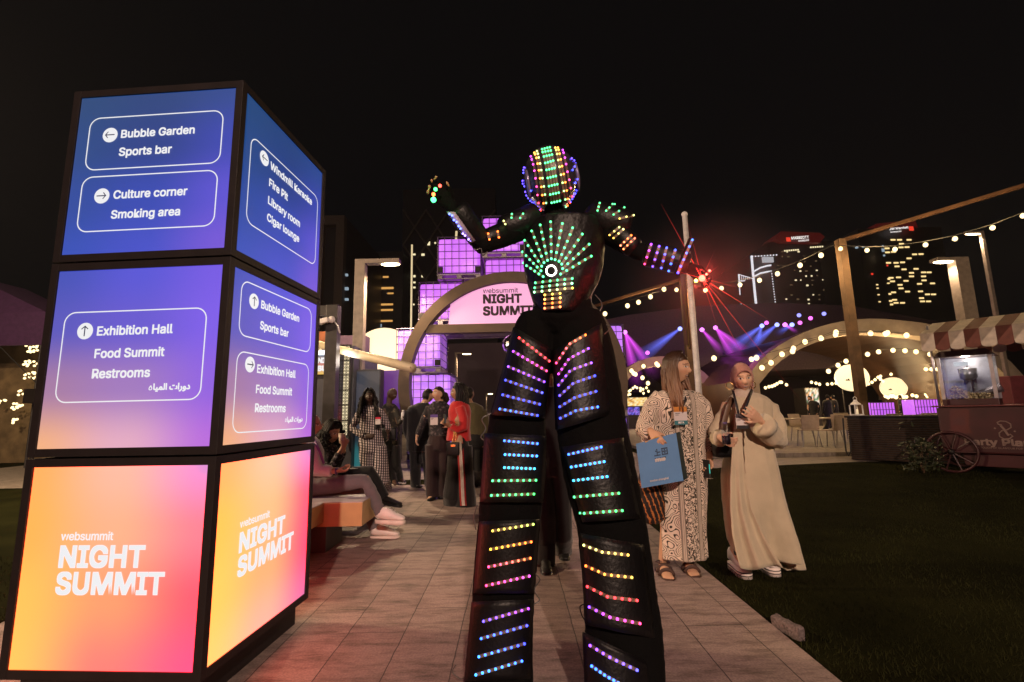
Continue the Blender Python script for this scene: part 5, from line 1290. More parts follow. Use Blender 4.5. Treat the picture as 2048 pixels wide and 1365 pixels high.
def id_badge(label, F, c, w_, h_, dy, top, mid=None, foot=None, rz=0.0, txt=None):
    """lanyard card hanging at local point c"""
    t = thing('id_badge', label, 'badge', F.loc + c, rz, 'badges worn on lanyards')
    bm = BM(); box(bm, (-w_ / 2, -.002, -h_ / 2), (w_ / 2, .002, h_ / 2)); obj('card', bm, pm('badge_white', (.62, .58, .58), .5, var=.05), t)
    bm = BM(); box(bm, (-w_ / 2, -.0035, h_ * .22), (w_ / 2, -.0022, h_ / 2)); obj('header_band', bm, pm('badge_band_' + '%d' % (abs(sum(map(ord, label))) % 9999), top, .5, var=.3, scale=14), t)
    if foot: bm = BM(); box(bm, (-w_ / 2, -.0035, -h_ / 2), (w_ / 2, -.0022, -h_ * .27)); obj('footer_band', bm, pm('badge_foot', foot, .5), t)
    bm = BM(); ink_ = pm('badge_ink', (.02, .02, .03), .6)
    for j in range(2): box(bm, (-w_ * .4, -.0034, h_ * (.12 - .09 * j)), (-w_ * (.05 + .1 * j), -.0022, h_ * (.15 - .09 * j)))
    obj('printed_name', bm, ink_, t)
    if txt: bm = BM(); text_on(bm, txt, (-w_ * .22, -.0036, -h_ * .43), (1, 0, 0), (0, 0, 1), w_ * .44, bold=.03); obj('printed_word', bm, MT['white_paint'], t)
    return t
# ---------------------------------------------------------------- stilt walker in a costume of light strips
W = Fig('towering stilt walker in black leather costume covered with rows of coloured lights', (1120, 1390), 2.25)
RIB = pm('strip_ribbon', (.16, .11, .08), .5, 0, .4, 60); LEDM = em_attr('led_glow', 6.5)
CABLE = pm('strip_wire', (.10, .09, .085), .35, .3)
def bvh_of(o): return BVHTree.FromPolygons([v.co.copy() for v in o.data.vertices], [tuple(p.vertices) for p in o.data.polygons])
def cast(bv, px, py):
    d = ray(px, py).normalized(); h = bv.ray_cast(Vector((0, 0, CAMH)) - W.loc, d)
    if h[0] is not None: return h[0], (h[1] if h[1].dot(d) < 0 else -h[1])
    best = None
    for t in range(120):
        q = Vector((0, 0, CAMH)) - W.loc + d * (1.6 + t * .01); n = bv.find_nearest(q)
        if n[0] is not None and (best is None or n[3] < best[2]): best = (n[0], n[1] if n[1].dot(d) < .3 else -n[1], n[3])
    return best[0], best[1]
ICO = BM(); bmesh.ops.create_icosphere(ICO, subdivisions=1, radius=1); ICO_V = [v.co.copy() for v in ICO.verts]; ICO_F = [[v.index for v in f.verts] for f in ICO.faces]; ICO.free()
def mix3(a, b, f): return [a[i] + (b[i] - a[i]) * f for i in range(3)]
def sample(pl, n):
    seg = [((Vector(b) - Vector(a)).length) for a, b in zip(pl, pl[1:])]; tot = sum(seg); res = []
    for i in range(n):
        t = tot * i / max(1, n - 1)
        for (a, b, L_) in zip(pl, pl[1:], seg):
            if t <= L_ + 1e-6: res.append(tuple(Vector(a).lerp(Vector(b), t / L_))); break
            t -= L_
    return res
def led_strip(parent, bv, px_pts, cols, r=.0057, ribbon=.0062, each=None):
    """one strip: lights at the given picture points, seated on the part's surface, joined by a ribbon"""
    bm = BM(); colr = []; hits = [cast(bv, x, y) for x, y in px_pts]; n = len(hits)
    if ribbon and n > 1:
        for (a, na), (b, nb) in zip(hits, hits[1:]):
            d = b - a
            if d.length > .14 or d.length < 1e-4: continue
            s = d.cross(na).normalized() * ribbon; o1, o2 = na * .003, nb * .003
            q = [a + s + o1, b + s + o2, b - s + o2, a - s + o1]; q2 = [a + s * .8 - na * .002, b + s * .8 - nb * .002, b - s * .8 - nb * .002, a - s * .8 - na * .002]
            V = [bm.verts.new(p) for p in q]; U = [bm.verts.new(p) for p in q2]; colr += [(0, 0, 0)] * 8
            bm.faces.new(V); bm.faces.new(list(reversed(U)))
            for i in range(4): bm.faces.new((V[i], U[i], U[(i + 1) % 4], V[(i + 1) % 4]))
    for i, (p, nn) in enumerate(hits):
        c = each[i] if each else (mix3(cols[0], cols[1], i / max(1, n - 1)) if len(cols) > 1 else cols[0])
        V = [bm.verts.new(p + nn * .0045 + v * r) for v in ICO_V]; colr += [c] * len(V)
        for f in ICO_F:
            g = bm.faces.new([V[k] for k in f]); g.material_index = 1; g.smooth = True
    me = bpy.data.meshes.new('light_strip'); bm.to_mesh(me); bm.free()
    a = me.color_attributes.new('Col', 'FLOAT_COLOR', 'POINT'); buf = []
    for c in colr: buf += [c[0], c[1], c[2], 1]
    a.data.foreach_set('color', buf); return obj_me('light_strip', me, [RIB, LEDM], parent)
GRN = (.05, .62, .17); CYN = (.03, .40, .75); BLU = (.03, .05, 1.0); BLU2 = (.03, .14, 1.0); PUR = (.17, .04, 1.0); MAG = (.5, .03, .55); REDL = (1.0, .03, .04); ORG = (1.0, .14, .02); YEL = (.55, .34, .05); WYEL = (.45, .50, .14); PNK = (1.0, .04, .16); WHT_ = (.9, .95, .8)
# ---- body: one continuous black figure
SK = Vector((.45, .26, .15)); BK = Vector((.0012, .0011, .0012))
W.M = head_matrix(W.P(1104, 372, 0), 4, 14, -8, 1.0); add_head(W.bm, W.M, 28, 20)
W.torso((1126, 640), (1124, 580), (1124, 520), (1112, 447), 1.0)
TIPS = W.arm((1050, 458), (962, 492, -.10), (902, 412, -.20), (876, 386, -.22), pn=(.25, -.9, -.4), side=1, curl=.5, r=1.15, thumb=.8, spread=.14, hk=1.05)
W.arm((1196, 456), (1268, 500, -.04), (1378, 536, -.10), (1408, 556, -.12), pn=(0, -.4, -.9), side=-1, curl=.55, r=1.15, thumb=.6)
hipL, hipR = W.P(1080, 655), W.P(1160, 655)
footL, footR = W.G(1003, 1392), W.G(1268, 1440)
def leg_axis(L, t):
    a, b = (hipL, footL) if L else (hipR, footR); return a.lerp(b, t)
LEGROWS = {True: [(625, 1045, 1120), (645, 1032, 1112), (700, 1016, 1106), (830, 980, 1090), (935, 964, 1092), (1040, 957, 1080), (1120, 950, 1074), (1200, 944, 1068), (1300, 934, 1064), (1380, 928, 1066)],
 False: [(622, 1100, 1198), (645, 1104, 1211), (700, 1105, 1226), (770, 1108, 1240), (850, 1112, 1252), (960, 1128, 1275), (1057, 1155, 1293), (1160, 1166, 1308), (1250, 1170, 1322), (1330, 1172, 1328), (1425, 1174, 1334)]}
for L in (True, False):
    drape(W.bm, W, [(y, x0, x1, (leg_axis(L, (y - 640) / 760).y)) for y, x0, x1 in LEGROWS[L]], .72, ((7, .012, 1.0), (11, .01, .3)), 36)
def wpaint(co):
    return SK if min((co - q).length for q in TIPS) < .021 else BK
COST = col_attr('costume_and_fingers', .9, .3, 160); COST.node_tree.nodes['Principled BSDF'].inputs['Specular IOR Level'].default_value = .15
body = W.body(.008, wpaint, [COST])
wrinkle(body.data, .004, 22, 3, (1, 1, .8))
# ---- leather leg panels
def leg_panel(quad, L, bulge, n=16, m_=14, edge_dy=0.02):
    """curved leather sheet: picture corners TL TR BR BL wrapped round the leg"""
    TL, TR, BR, BL = [Vector((*q, 0)) for q in quad]; bm = BM(); grid = []
    for j in range(m_ + 1):
        v = j / m_; a = TL.lerp(BL, v); b = TR.lerp(BR, v); row = []
        for i in range(n + 1):
            u = i / n; p = a.lerp(b, u); s = 2 * u - 1
            ax = leg_axis(L, max(0, (p.y - 640) / 760))
            dy = ax.y - bulge * math.sqrt(max(0, 1 - s * s * .82)) - edge_dy
            q = at(p.x, p.y, W.Y + dy) - W.loc; q.z += .004 * mnoise.noise(Vector((u * 3, v * 3, quad[0][0]))); row.append(bm.verts.new(q))
        grid.append(row)
    for j in range(m_):
        for i in range(n): bm.faces.new((grid[j][i], grid[j + 1][i], grid[j + 1][i + 1], grid[j][i + 1]))
    ed = [grid[0][i].co.copy() for i in range(n + 1)] + [grid[j][n].co.copy() for j in range(1, m_ + 1)] + [grid[m_][i].co.copy() for i in range(n - 1, -1, -1)] + [grid[j][0].co.copy() for j in range(m_ - 1, -1, -1)]
    bmesh.ops.recalc_face_normals(bm, faces=bm.faces)
    bmesh.ops.solidify(bm, geom=bm.faces[:], thickness=-.004)
    o = obj('leg_panel', bm, M_LEATHER, W.root, True)
    bm = BM(); loft(bm, ed, .0035, 5, cap=False); obj('piping', bm, M_LEATHER, o, True)
    return o
def cr(x, y): return (900 + x / 1.739, 580 + y / 1.739)
PANELS = [
 (True, [(1027, 656), (1104, 700), (1089, 836), (984, 829)], .115, [([(242, 168), (343, 248)], REDL, (1, .04, .06)), ([(222, 215), (333, 282)], (.35, .04, 1), PNK), ([(205, 268), (325, 320)], (.22, .05, 1), PUR), ([(195, 315), (318, 358)], BLU, (.06, .07, 1)), ([(185, 366), (310, 398)], BLU, BLU), ([(175, 415), (302, 437)], BLU2, BLU)]),
 (True, [(970, 868), (1092, 874), (1086, 1004), (962, 1003)], .115, [([(190, 525), (302, 535)], BLU2, BLU2), ([(192, 573), (300, 578)], (.03, .28, 1), (.03, .22, 1)), ([(190, 618), (292, 622)], CYN, CYN), ([(150, 664), (297, 662)], GRN, (.04, .62, .14)), ([(146, 715), (290, 710)], GRN, (.04, .6, .10))]),
 (True, [(960, 1045), (1078, 1040), (1066, 1186), (948, 1186)], .115, [([(150, 838), (287, 815)], YEL, (.35, .55, .08)), ([(143, 902), (280, 876)], (.7, .4, .03), ORG), ([(136, 963), (277, 933)], PNK, ORG), ([(128, 1028), (273, 995)], (1, .04, .16), (.6, .05, .5))]),
 (True, [(944, 1206), (1066, 1200), (1060, 1356), (930, 1362)], .115, [([(118, 1152), (270, 1108)], (.1, .06, 1), (.3, .04, .8)), ([(110, 1212), (265, 1167)], BLU2, (.05, .06, 1)), ([(102, 1275), (257, 1230)], (.03, .2, 1), BLU), ([(92, 1338), (248, 1290)], (.03, .26, 1), BLU2)]),
 (False, [(1106, 704), (1202, 648), (1228, 826), (1112, 860)], .125, [([(372, 255), (415, 190), (470, 158)], PNK, ORG), ([(380, 293), (415, 240), (480, 205)], MAG, (.22, .05, 1)), ([(380, 332), (420, 280), (490, 255)], PUR, (.22, .06, 1)), ([(384, 368), (430, 325), (502, 300)], (.09, .05, 1), BLU), ([(384, 407), (435, 375), (506, 354)], BLU, BLU), ([(386, 447), (440, 420), (512, 408)], BLU, BLU2)]),
 (False, [(1122, 896), (1247, 876), (1279, 1036), (1166, 1044)], .125, [([(415, 572), (525, 547)], BLU2, BLU2), ([(424, 616), (535, 598)], (.03, .28, 1), (.03, .28, 1)), ([(432, 663), (545, 650)], CYN, (.03, .34, .9)), ([(435, 720), (585, 708)], GRN, (.04, .6, .12)), ([(448, 778), (597, 768)], GRN, (.04, .58, .12))]),
 (False, [(1160, 1068), (1287, 1092), (1309, 1276), (1172, 1249)], .125, [([(468, 888), (530, 912), (617, 922)], WYEL, YEL), ([(475, 960), (540, 990), (630, 1000)], ORG, YEL), ([(480, 1032), (550, 1068), (648, 1080)], REDL, REDL), ([(487, 1103), (560, 1140), (658, 1160)], PUR, PNK)]),
 (False, [(1166, 1266), (1299, 1328), (1310, 1440), (1172, 1400)], .125, [([(490, 1237), (560, 1280), (648, 1322)], (.24, .05, 1), (.07, .07, 1)), ([(495, 1308), (540, 1340), (600, 1375)], BLU2, BLU2)])]
for (L, quad, bulge, rows) in PANELS:
    o = leg_panel(quad, L, bulge); bv = bvh_of(o)
    for pl, c0, c1 in rows: led_strip(o, bv, sample([cr(*p) for p in pl], 8), (c0, c1))
# boots on the stilts
for (f, s) in ((footL, -1), (footR, 1)):
    bm = BM(); loft(bm, [f + Vector((0, .06, .05)), f + Vector((0, 0, .055)), f + Vector((0, -.1, .04)), f + Vector((0, -.16, .03))], [(.05, .05), (.06, .05), (.055, .036), (.03, .02)], 12, hint=(0, 0, 1)); W.part('boot', bm, M_SHOEB)
# ---- vest
bm = BM(); rows = [(446, 1062, 1203), (468, 1050, 1208), (500, 1046, 1208), (535, 1050, 1206), (565, 1056, 1196), (600, 1066, 1178), (632, 1076, 1156)]
drape(bm, W, rows, .62, (), 44, dmin=.135); vest = W.part('vest', bm, M_LEATHER, .008, sm=3)
wrinkle(vest.data, .0035, 16, 1, (1, 1, 1))
bv = bvh_of(vest)
bm = BM(); rim = []
for x, y in sample([(1049, 470), (1049, 535), (1057, 570), (1067, 602), (1077, 631), (1116, 633), (1155, 631), (1177, 600), (1195, 566), (1204, 538)], 40):
    p_, n_ = cast(bv, x, y); rim.append(p_ + n_ * .001)
loft(bm, rim, .0042, 6); W.part('vest_piping', bm, pm('worn_piping', (.05, .045, .04), .35), parent=vest)
def vc(x, y): return (1000 + x / 5.6875, 420 + y / 5.6875)
for a, b in (((265, 605), (495, 762)), ((265, 480), (470, 697)), ((290, 350), (478, 645)), ((368, 245), (503, 603)), ((462, 178), (543, 578)), ((578, 142), (586, 562)), ((708, 160), (628, 572)), ((825, 210), (672, 588)), ((932, 280), (703, 622)), ((1008, 395), (712, 672)), ((1032, 530), (690, 735))):
    led_strip(vest, bv, sample([vc(*a), vc(*b)], 6), (GRN, (.06, .65, .22)), .0063)
for a, b, c0, c1 in (((410, 832), (818, 785), GRN, GRN), ((404, 885), (815, 840), GRN, (.2, .85, .4)), ((400, 937), (820, 892), (.25, .85, .35), YEL)):
    led_strip(vest, bv, sample([vc(*a), vc(*b)], 6), (c0, c1), .0063)
for a, b, c0 in (((515, 970), (683, 953), YEL), ((515, 1020), (685, 1005), (1, .4, .08)), ((515, 1070), (683, 1055), ORG), ((515, 1120), (685, 1105), (1, .18, .06))):
    led_strip(vest, bv, sample([vc(*a), vc(*b)], 3), (c0,), .0063)
led_strip(vest, bv, [vc(585 + 54 * math.cos(2 * PI * i / 18), 695 + 57 * math.sin(2 * PI * i / 18)) for i in range(18)], ((.95, .85, .8),), .0048, .004)
# ---- helmet
HM = head_matrix(W.P(1101, 361, -.01), 4, 14, -9, 1.0)
bm = BM(); rr = bmesh.ops.create_uvsphere(bm, u_segments=44, v_segments=32, radius=1)
for v in rr['verts']:
    d = v.co.normalized(); p = Vector((d.x * .137, d.y * .165, d.z * .168)); p.x *= 1 - .22 * smooth(.02, .17, -p.z)
    if p.z < -.135: p.z = -.135 + (p.z + .135) * .3
    if p.y < 0: p.y -= .012 * gauss(p.z + .10, .05)
    v.co = HM @ p
helm = W.part('helmet', bm, pm('helmet_shell', (.03, .028, .035), .22, .0, .2, coat=.6)); bv = bvh_of(helm)
def hcx(x, y): return (1020 + x / 8.03, 270 + y / 8.03)
ROWS = [(520, 245, 640, 215), (530, 290, 655, 265), (550, 360, 675, 330), (570, 460, 693, 425), (590, 568, 713, 540), (610, 695, 735, 665), (630, 825, 757, 795), (650, 952, 778, 925), (670, 1082, 797, 1052), (690, 1205, 815, 1178)]
for i in range(4):
    led_strip(helm, bv, [hcx(x0 + (x1 - x0) * i / 3, y0 + (y1 - y0) * i / 3) for x0, y0, x1, y1 in ROWS], ((.04, .6, .15), (.06, .65, .2)), .0057, .0052)
COLS = [([(440, 275), (455, 315), (468, 375), (490, 468), (508, 572), (528, 698), (550, 828), (568, 955), (585, 1085), (605, 1205)], WYEL, (.12, .6, .2)),
 ([(400, 300), (412, 325), (432, 380), (452, 470), (470, 575), (490, 700), (510, 835), (525, 962), (545, 1090), (568, 1210)], (.8, .3, .04), ORG),
 ([(345, 355), (362, 405), (382, 480), (402, 580), (420, 700), (437, 830), (450, 960), (468, 1085), (500, 1200)], (.4, .03, .6), (1, .05, .03)),
 ([(725, 222), (738, 258), (752, 320), (770, 415), (790, 522), (813, 645), (838, 772), (860, 900), (880, 1030), (892, 1152)], (.6, .36, .06), (.12, .6, .2)),
 ([(765, 222), (775, 255), (790, 315), (810, 405), (830, 510), (857, 635), (880, 765), (903, 893), (920, 1022), (930, 1145)], (.8, .3, .04), ORG),
 ([(838, 258), (852, 300), (873, 378), (893, 478), (915, 598), (942, 725), (965, 855), (985, 985), (985, 1105)], (.4, .03, .6), (1, .06, .02))]
for pl, c0, c1 in COLS: led_strip(helm, bv, [hcx(*p) for p in pl], (c0, c1), .0054, .0056)
for pl in ([(240, 530), (228, 570), (230, 615), (268, 660)], [(195, 740), (210, 785), (245, 825), (287, 860), (345, 895)], [(258, 910), (270, 970), (297, 1015), (338, 1050), (385, 1085)], [(335, 1110), (358, 1165), (400, 1205), (455, 1235)],
           [(980, 388), (1018, 420), (1040, 465), (1025, 515), (995, 570)], [(1090, 570), (1098, 615), (1085, 665), (1068, 715), (1038, 770)], [(1095, 795), (1092, 845), (1080, 895), (1052, 940)], [(1075, 970), (1075, 1018), (1062, 1070), (1028, 1115)]):
    led_strip(helm, bv, [hcx(*p) for p in pl], ((.10, .05, 1), (.04, .06, 1)), .0050, .004)
bm = BM()                                                             # side visor plates
for s in (-1, 1):
    p = HM @ Vector((s * .124, -.035, -.01)); ell(bm, p, (.016, .05, .075), 0, 14, 10, HM.to_3x3())
    o = W.part('visor_plate', bm, pm('visor_tint', (.30, .26, .42), .15, .6), parent=helm); bm = BM()
bm.free()
# ---- shoulder pads, arm bands, gauntlets
def pad(a, b, r0, r1, name, n=16, mats=None):
    bm = BM(); loft(bm, [a, a.lerp(b, .15), a.lerp(b, .55), a.lerp(b, .9), b], [(r0 * .4, r0 * .35), r0, (r0 + r1) / 2, r1, r1 * .8], n); return W.part(name, bm, mats or M_LEATHER)
padR = pad(W.P(1168, 432), W.P(1262, 452, -.03), .088, .072, 'shoulder_pad'); bv = bvh_of(padR)
for a, b, c0, c1, n in (((1199, 408), (1195, 422), GRN, GRN, 3), ((1231, 404), (1212, 423), GRN, GRN, 4), ((1248, 417), (1227, 430), GRN, GRN, 3), ((1266, 432), (1239, 438), WYEL, YEL, 3)): led_strip(padR, bv, sample([a, b], n), (c0, c1), .005)
padL = pad(W.P(1082, 434), W.P(1002, 458, -.05), .080, .060, 'shoulder_pad'); bv = bvh_of(padL)
for a, b, c0, n in (((1024, 430), (1023, 437), GRN, 2), ((1046, 429), (1040, 437), GRN, 2), ((1008, 443), (1011, 449), WYEL, 2), ((1004, 460), (1007, 471), WYEL, 2)): led_strip(padL, bv, sample([a, b], n), (c0,), .005)
bR = pad(W.P(1222, 458, -.02), W.P(1272, 500, -.05), .060, .052, 'arm_band'); bv = bvh_of(bR)
for a, b, c0, c1, n in (((1238, 456), (1220, 470), WYEL, YEL, 3), ((1246, 460), (1228, 476), (.85, .7, .2), YEL, 3), ((1262, 472), (1242, 491), ORG, (1, .22, .1), 4), ((1269, 478), (1248, 498), (1, .12, .06), (1, .2, .06), 4)): led_strip(bR, bv, sample([a, b], n), (c0, c1), .005)
bL = pad(W.P(1012, 466, -.04), W.P(966, 482, -.09), .056, .048, 'arm_band'); bv = bvh_of(bL)
for a, b, c0 in (((995, 464), (997, 475), ORG), ((976, 469), (979, 479), ORG), ((969, 471), (971, 481), PNK)): led_strip(bL, bv, sample([a, b], 2), (c0,), .0052)
gR = pad(W.P(1284, 503, -.05), W.P(1378, 530, -.11), .066, .056, 'gauntlet'); bv = bvh_of(gR)
for a, b, c0, c1, n in (((1302, 490), (1290, 527), (.4, .04, 1), PNK, 4), ((1318, 494), (1306, 532), (.16, .06, 1), (.14, .06, 1), 4), ((1333, 497), (1323, 535), (.05, .08, 1), (.07, .08, 1), 4), ((1350, 502), (1338, 541), (.03, .08, 1), BLU2, 4)): led_strip(gR, bv, sample([a, b], n), (c0, c1), .0056)
bm = BM(); a, b = W.P(1384, 478, -.15), W.P(1354, 549, -.17); d = (b - a); x_, y_ = frame_of(d); prism(bm, [a + x_ * .014, b + x_ * .014, b - x_ * .014, a - x_ * .014], y_ * .012); cf = W.part('cuff_fin', bm, M_LEATHER); bv = bvh_of(cf)
led_strip(cf, bv, sample([(1384, 481), (1355, 547)], 6), (BLU2, (.04, .06, 1)), .0056)
gL = pad(W.P(966, 488, -.09), W.P(912, 416, -.19), .054, .060, 'gauntlet'); bv = bvh_of(gL)
bm = BM(); pl = [(893, 424), (908, 424), (950, 482), (940, 486)]                # pale strip plate down the outer side of the gauntlet
prism(bm, [W.P(x, y, -.275 if i < 2 else -.175) for i, (x, y) in enumerate(pl)], (0.004, .012, 0.004)); pt_ = W.part('strip_plate', bm, pm('lilac_plate', (.32, .28, .36), .5), parent=gL); bv = bvh_of(pt_)
for x0, y0, x1 in ((895, 431, 904), (904, 444, 913), (912, 457, 921), (921, 471, 930), (931, 484, 938)): led_strip(gL, bv, [(x0, y0), (x1, y0)], ((.1, .14, 1),) if y0 < 465 else ((.3, .2, 1),), .0055, .003)
# glove lights
bm = BM(); 
def glow_dot(px, py, dy, col, r, st):
    bm = BM(); ell(bm, W.P(px, py, dy), r, 0, 10, 8); return W.part('glove_light', bm, em('glove_' + st, col, 7))
glow_dot(880, 372, -.29, (1, .06, .04), .0075, 'red'); glow_dot(871, 379, -.29, (.05, 1, .15), .0085, 'green'); glow_dot(867, 389, -.29, (1, .12, .03), .0085, 'orange'); glow_dot(867, 400, -.29, (.05, 1, .2), .012, 'green_bright')
lamp_light('glove_green', W.P(864, 396, -.33), .22, (.1, 1, .25), .01, parent=W.root)
glow_dot(1404, 557, -.20, (1, .10, .06), .0145, 'red_bright'); glow_dot(1392, 562, -.19, (.9, .9, .15), .008, 'yellow'); glow_dot(1413, 549, -.18, (1, .15, .1), .0055, 'red_small'); glow_dot(1419, 542, -.18, (1, .15, .1), .0055, 'red_small')
lamp_light('glove_red', W.P(1404, 557, -.26), 4.0, (1, .05, .035), .012, parent=W.root)
LB = em_attr('star_ray_red', 1.6); s0 = W.P(1404, 557, -.20)  # red starburst of the glove light, shaped as fading glowing tubes
for (x, y, dy, r, k_) in ((1322, 408, .25, .0012, 1), (1372, 432, .1, .0010, .6), (1486, 712, .5, .0013, 1), (1441, 674, .3, .0010, .5), (1540, 642, .6, .0014, 1), (1494, 580, .3, .0010, .6), (1296, 527, .0, .0008, .5), (1600, 800, .8, .0012, .5), (1436, 533, .1, .0012, .9), (1452, 600, .3, .0009, .5), (1362, 585, .1, .0009, .5), (1430, 500, .2, .0009, .4)):
    e = W.P(x, y, dy); bm = BM(); loft(bm, [s0.lerp(e, j / 10) for j in range(11)], [r * (1.7 - 1.5 * (j / 10) ** .6) for j in range(11)], 6); o = W.part('star_ray', bm, LB); L_ = (e - s0).length
    paint(o.data, lambda co: [c * k_ * (1 - .93 * min(1, (co - s0).length / L_) ** .5) for c in (1.6, .06, .04)])
# loose wires at the panel edges
for pts in ([(1046, 418, -.05), (1030, 426, -.08), (1020, 440, -.08)], [(985, 826, -.06), (964, 838, -.07), (972, 858, -.07), (962, 875, -.07), (978, 886, -.08)], [(1225, 812, -.09), (1240, 812, -.1), (1237, 840, -.1), (1252, 868, -.1), (1236, 892, -.1), (1205, 893, -.12)], [(1070, 1148, -.05), (1080, 1160, -.05), (1068, 1180, -.05), (1079, 1200, -.05), (1066, 1210, -.06)], [(1172, 1208, -.1), (1160, 1214, -.1), (1166, 1236, -.1), (1174, 1240, -.1)], [(1190, 590, 0), (1204, 610, -.02), (1195, 640, -.03), (1220, 655, -.05), (1205, 672, -.08)], [(955, 1010, -.03), (948, 1035, -.03), (952, 1060, -.03)], [(912, 1330, -.04), (905, 1345, -.05), (922, 1358, -.06), (934, 1352, -.08)], [(942, 488, -.12), (950, 500, -.13), (962, 498, -.13), (965, 512, -.12), (975, 503, -.1)]):
    q = [W.P(*p) for p in pts]; f = []
    for i in range(len(q) - 1):
        P_ = [q[max(0, i - 1)], q[i], q[i + 1], q[min(len(q) - 1, i + 2)]]
        for k in range(5):
            t = k / 5; f.append(0.5 * ((2 * P_[1]) + (P_[2] - P_[0]) * t + (2 * P_[0] - 5 * P_[1] + 4 * P_[2] - P_[3]) * t * t + (3 * P_[1] - P_[0] - 3 * P_[2] + P_[3]) * t ** 3))
    bm = BM(); loft(bm, f + [q[-1]], .0028, 5); W.part('wire', bm, CABLE)

# drifting show smoke round the glove light
bm = BM(); ell(bm, (0, 0, 0), 1, 0, 20, 14); sm_, st_, SN, SL_, sb_ = nt('show_smoke'); SN.remove(sb_)
pv = SN.new('ShaderNodeVolumePrincipled'); pv.inputs['Color'].default_value = (.95, .95, .95, 1); pv.inputs['Anisotropy'].default_value = .2
tc_ = SN.new('ShaderNodeTexCoord'); ln_ = SN.new('ShaderNodeVectorMath'); ln_.operation = 'LENGTH'; SL_.new(tc_.outputs['Object'], ln_.inputs[0])
mr = SN.new('ShaderNodeMapRange'); mr.interpolation_type = 'SMOOTHSTEP'; mr.inputs['From Min'].default_value = .98; mr.inputs['From Max'].default_value = 0.0; mr.inputs['To Max'].default_value = 1
SL_.new(ln_.outputs['Value'], mr.inputs['Value']); nz_ = SN.new('ShaderNodeTexNoise'); nz_.inputs['Scale'].default_value = 3.2; nz_.inputs['Detail'].default_value = 3; SL_.new(tc_.outputs['Object'], nz_.inputs['Vector'])
mm_ = SN.new('ShaderNodeMath'); mm_.operation = 'MULTIPLY'; SL_.new(mr.outputs[0], mm_.inputs[0]); SL_.new(nz_.outputs['Fac'], mm_.inputs[1]); m2_ = SN.new('ShaderNodeMath'); m2_.operation = 'MULTIPLY'; m2_.inputs[1].default_value = .6; SL_.new(mm_.outputs[0], m2_.inputs[0]); SL_.new(m2_.outputs[0], pv.inputs['Density'])
SL_.new(pv.outputs[0], SN['Material Output'].inputs['Volume'])
so_ = struct('smoke', bm, sm_, 'stuff'); so_.location = W.loc + W.P(1440, 575, -.15); so_.scale = (.55, .42, .42)
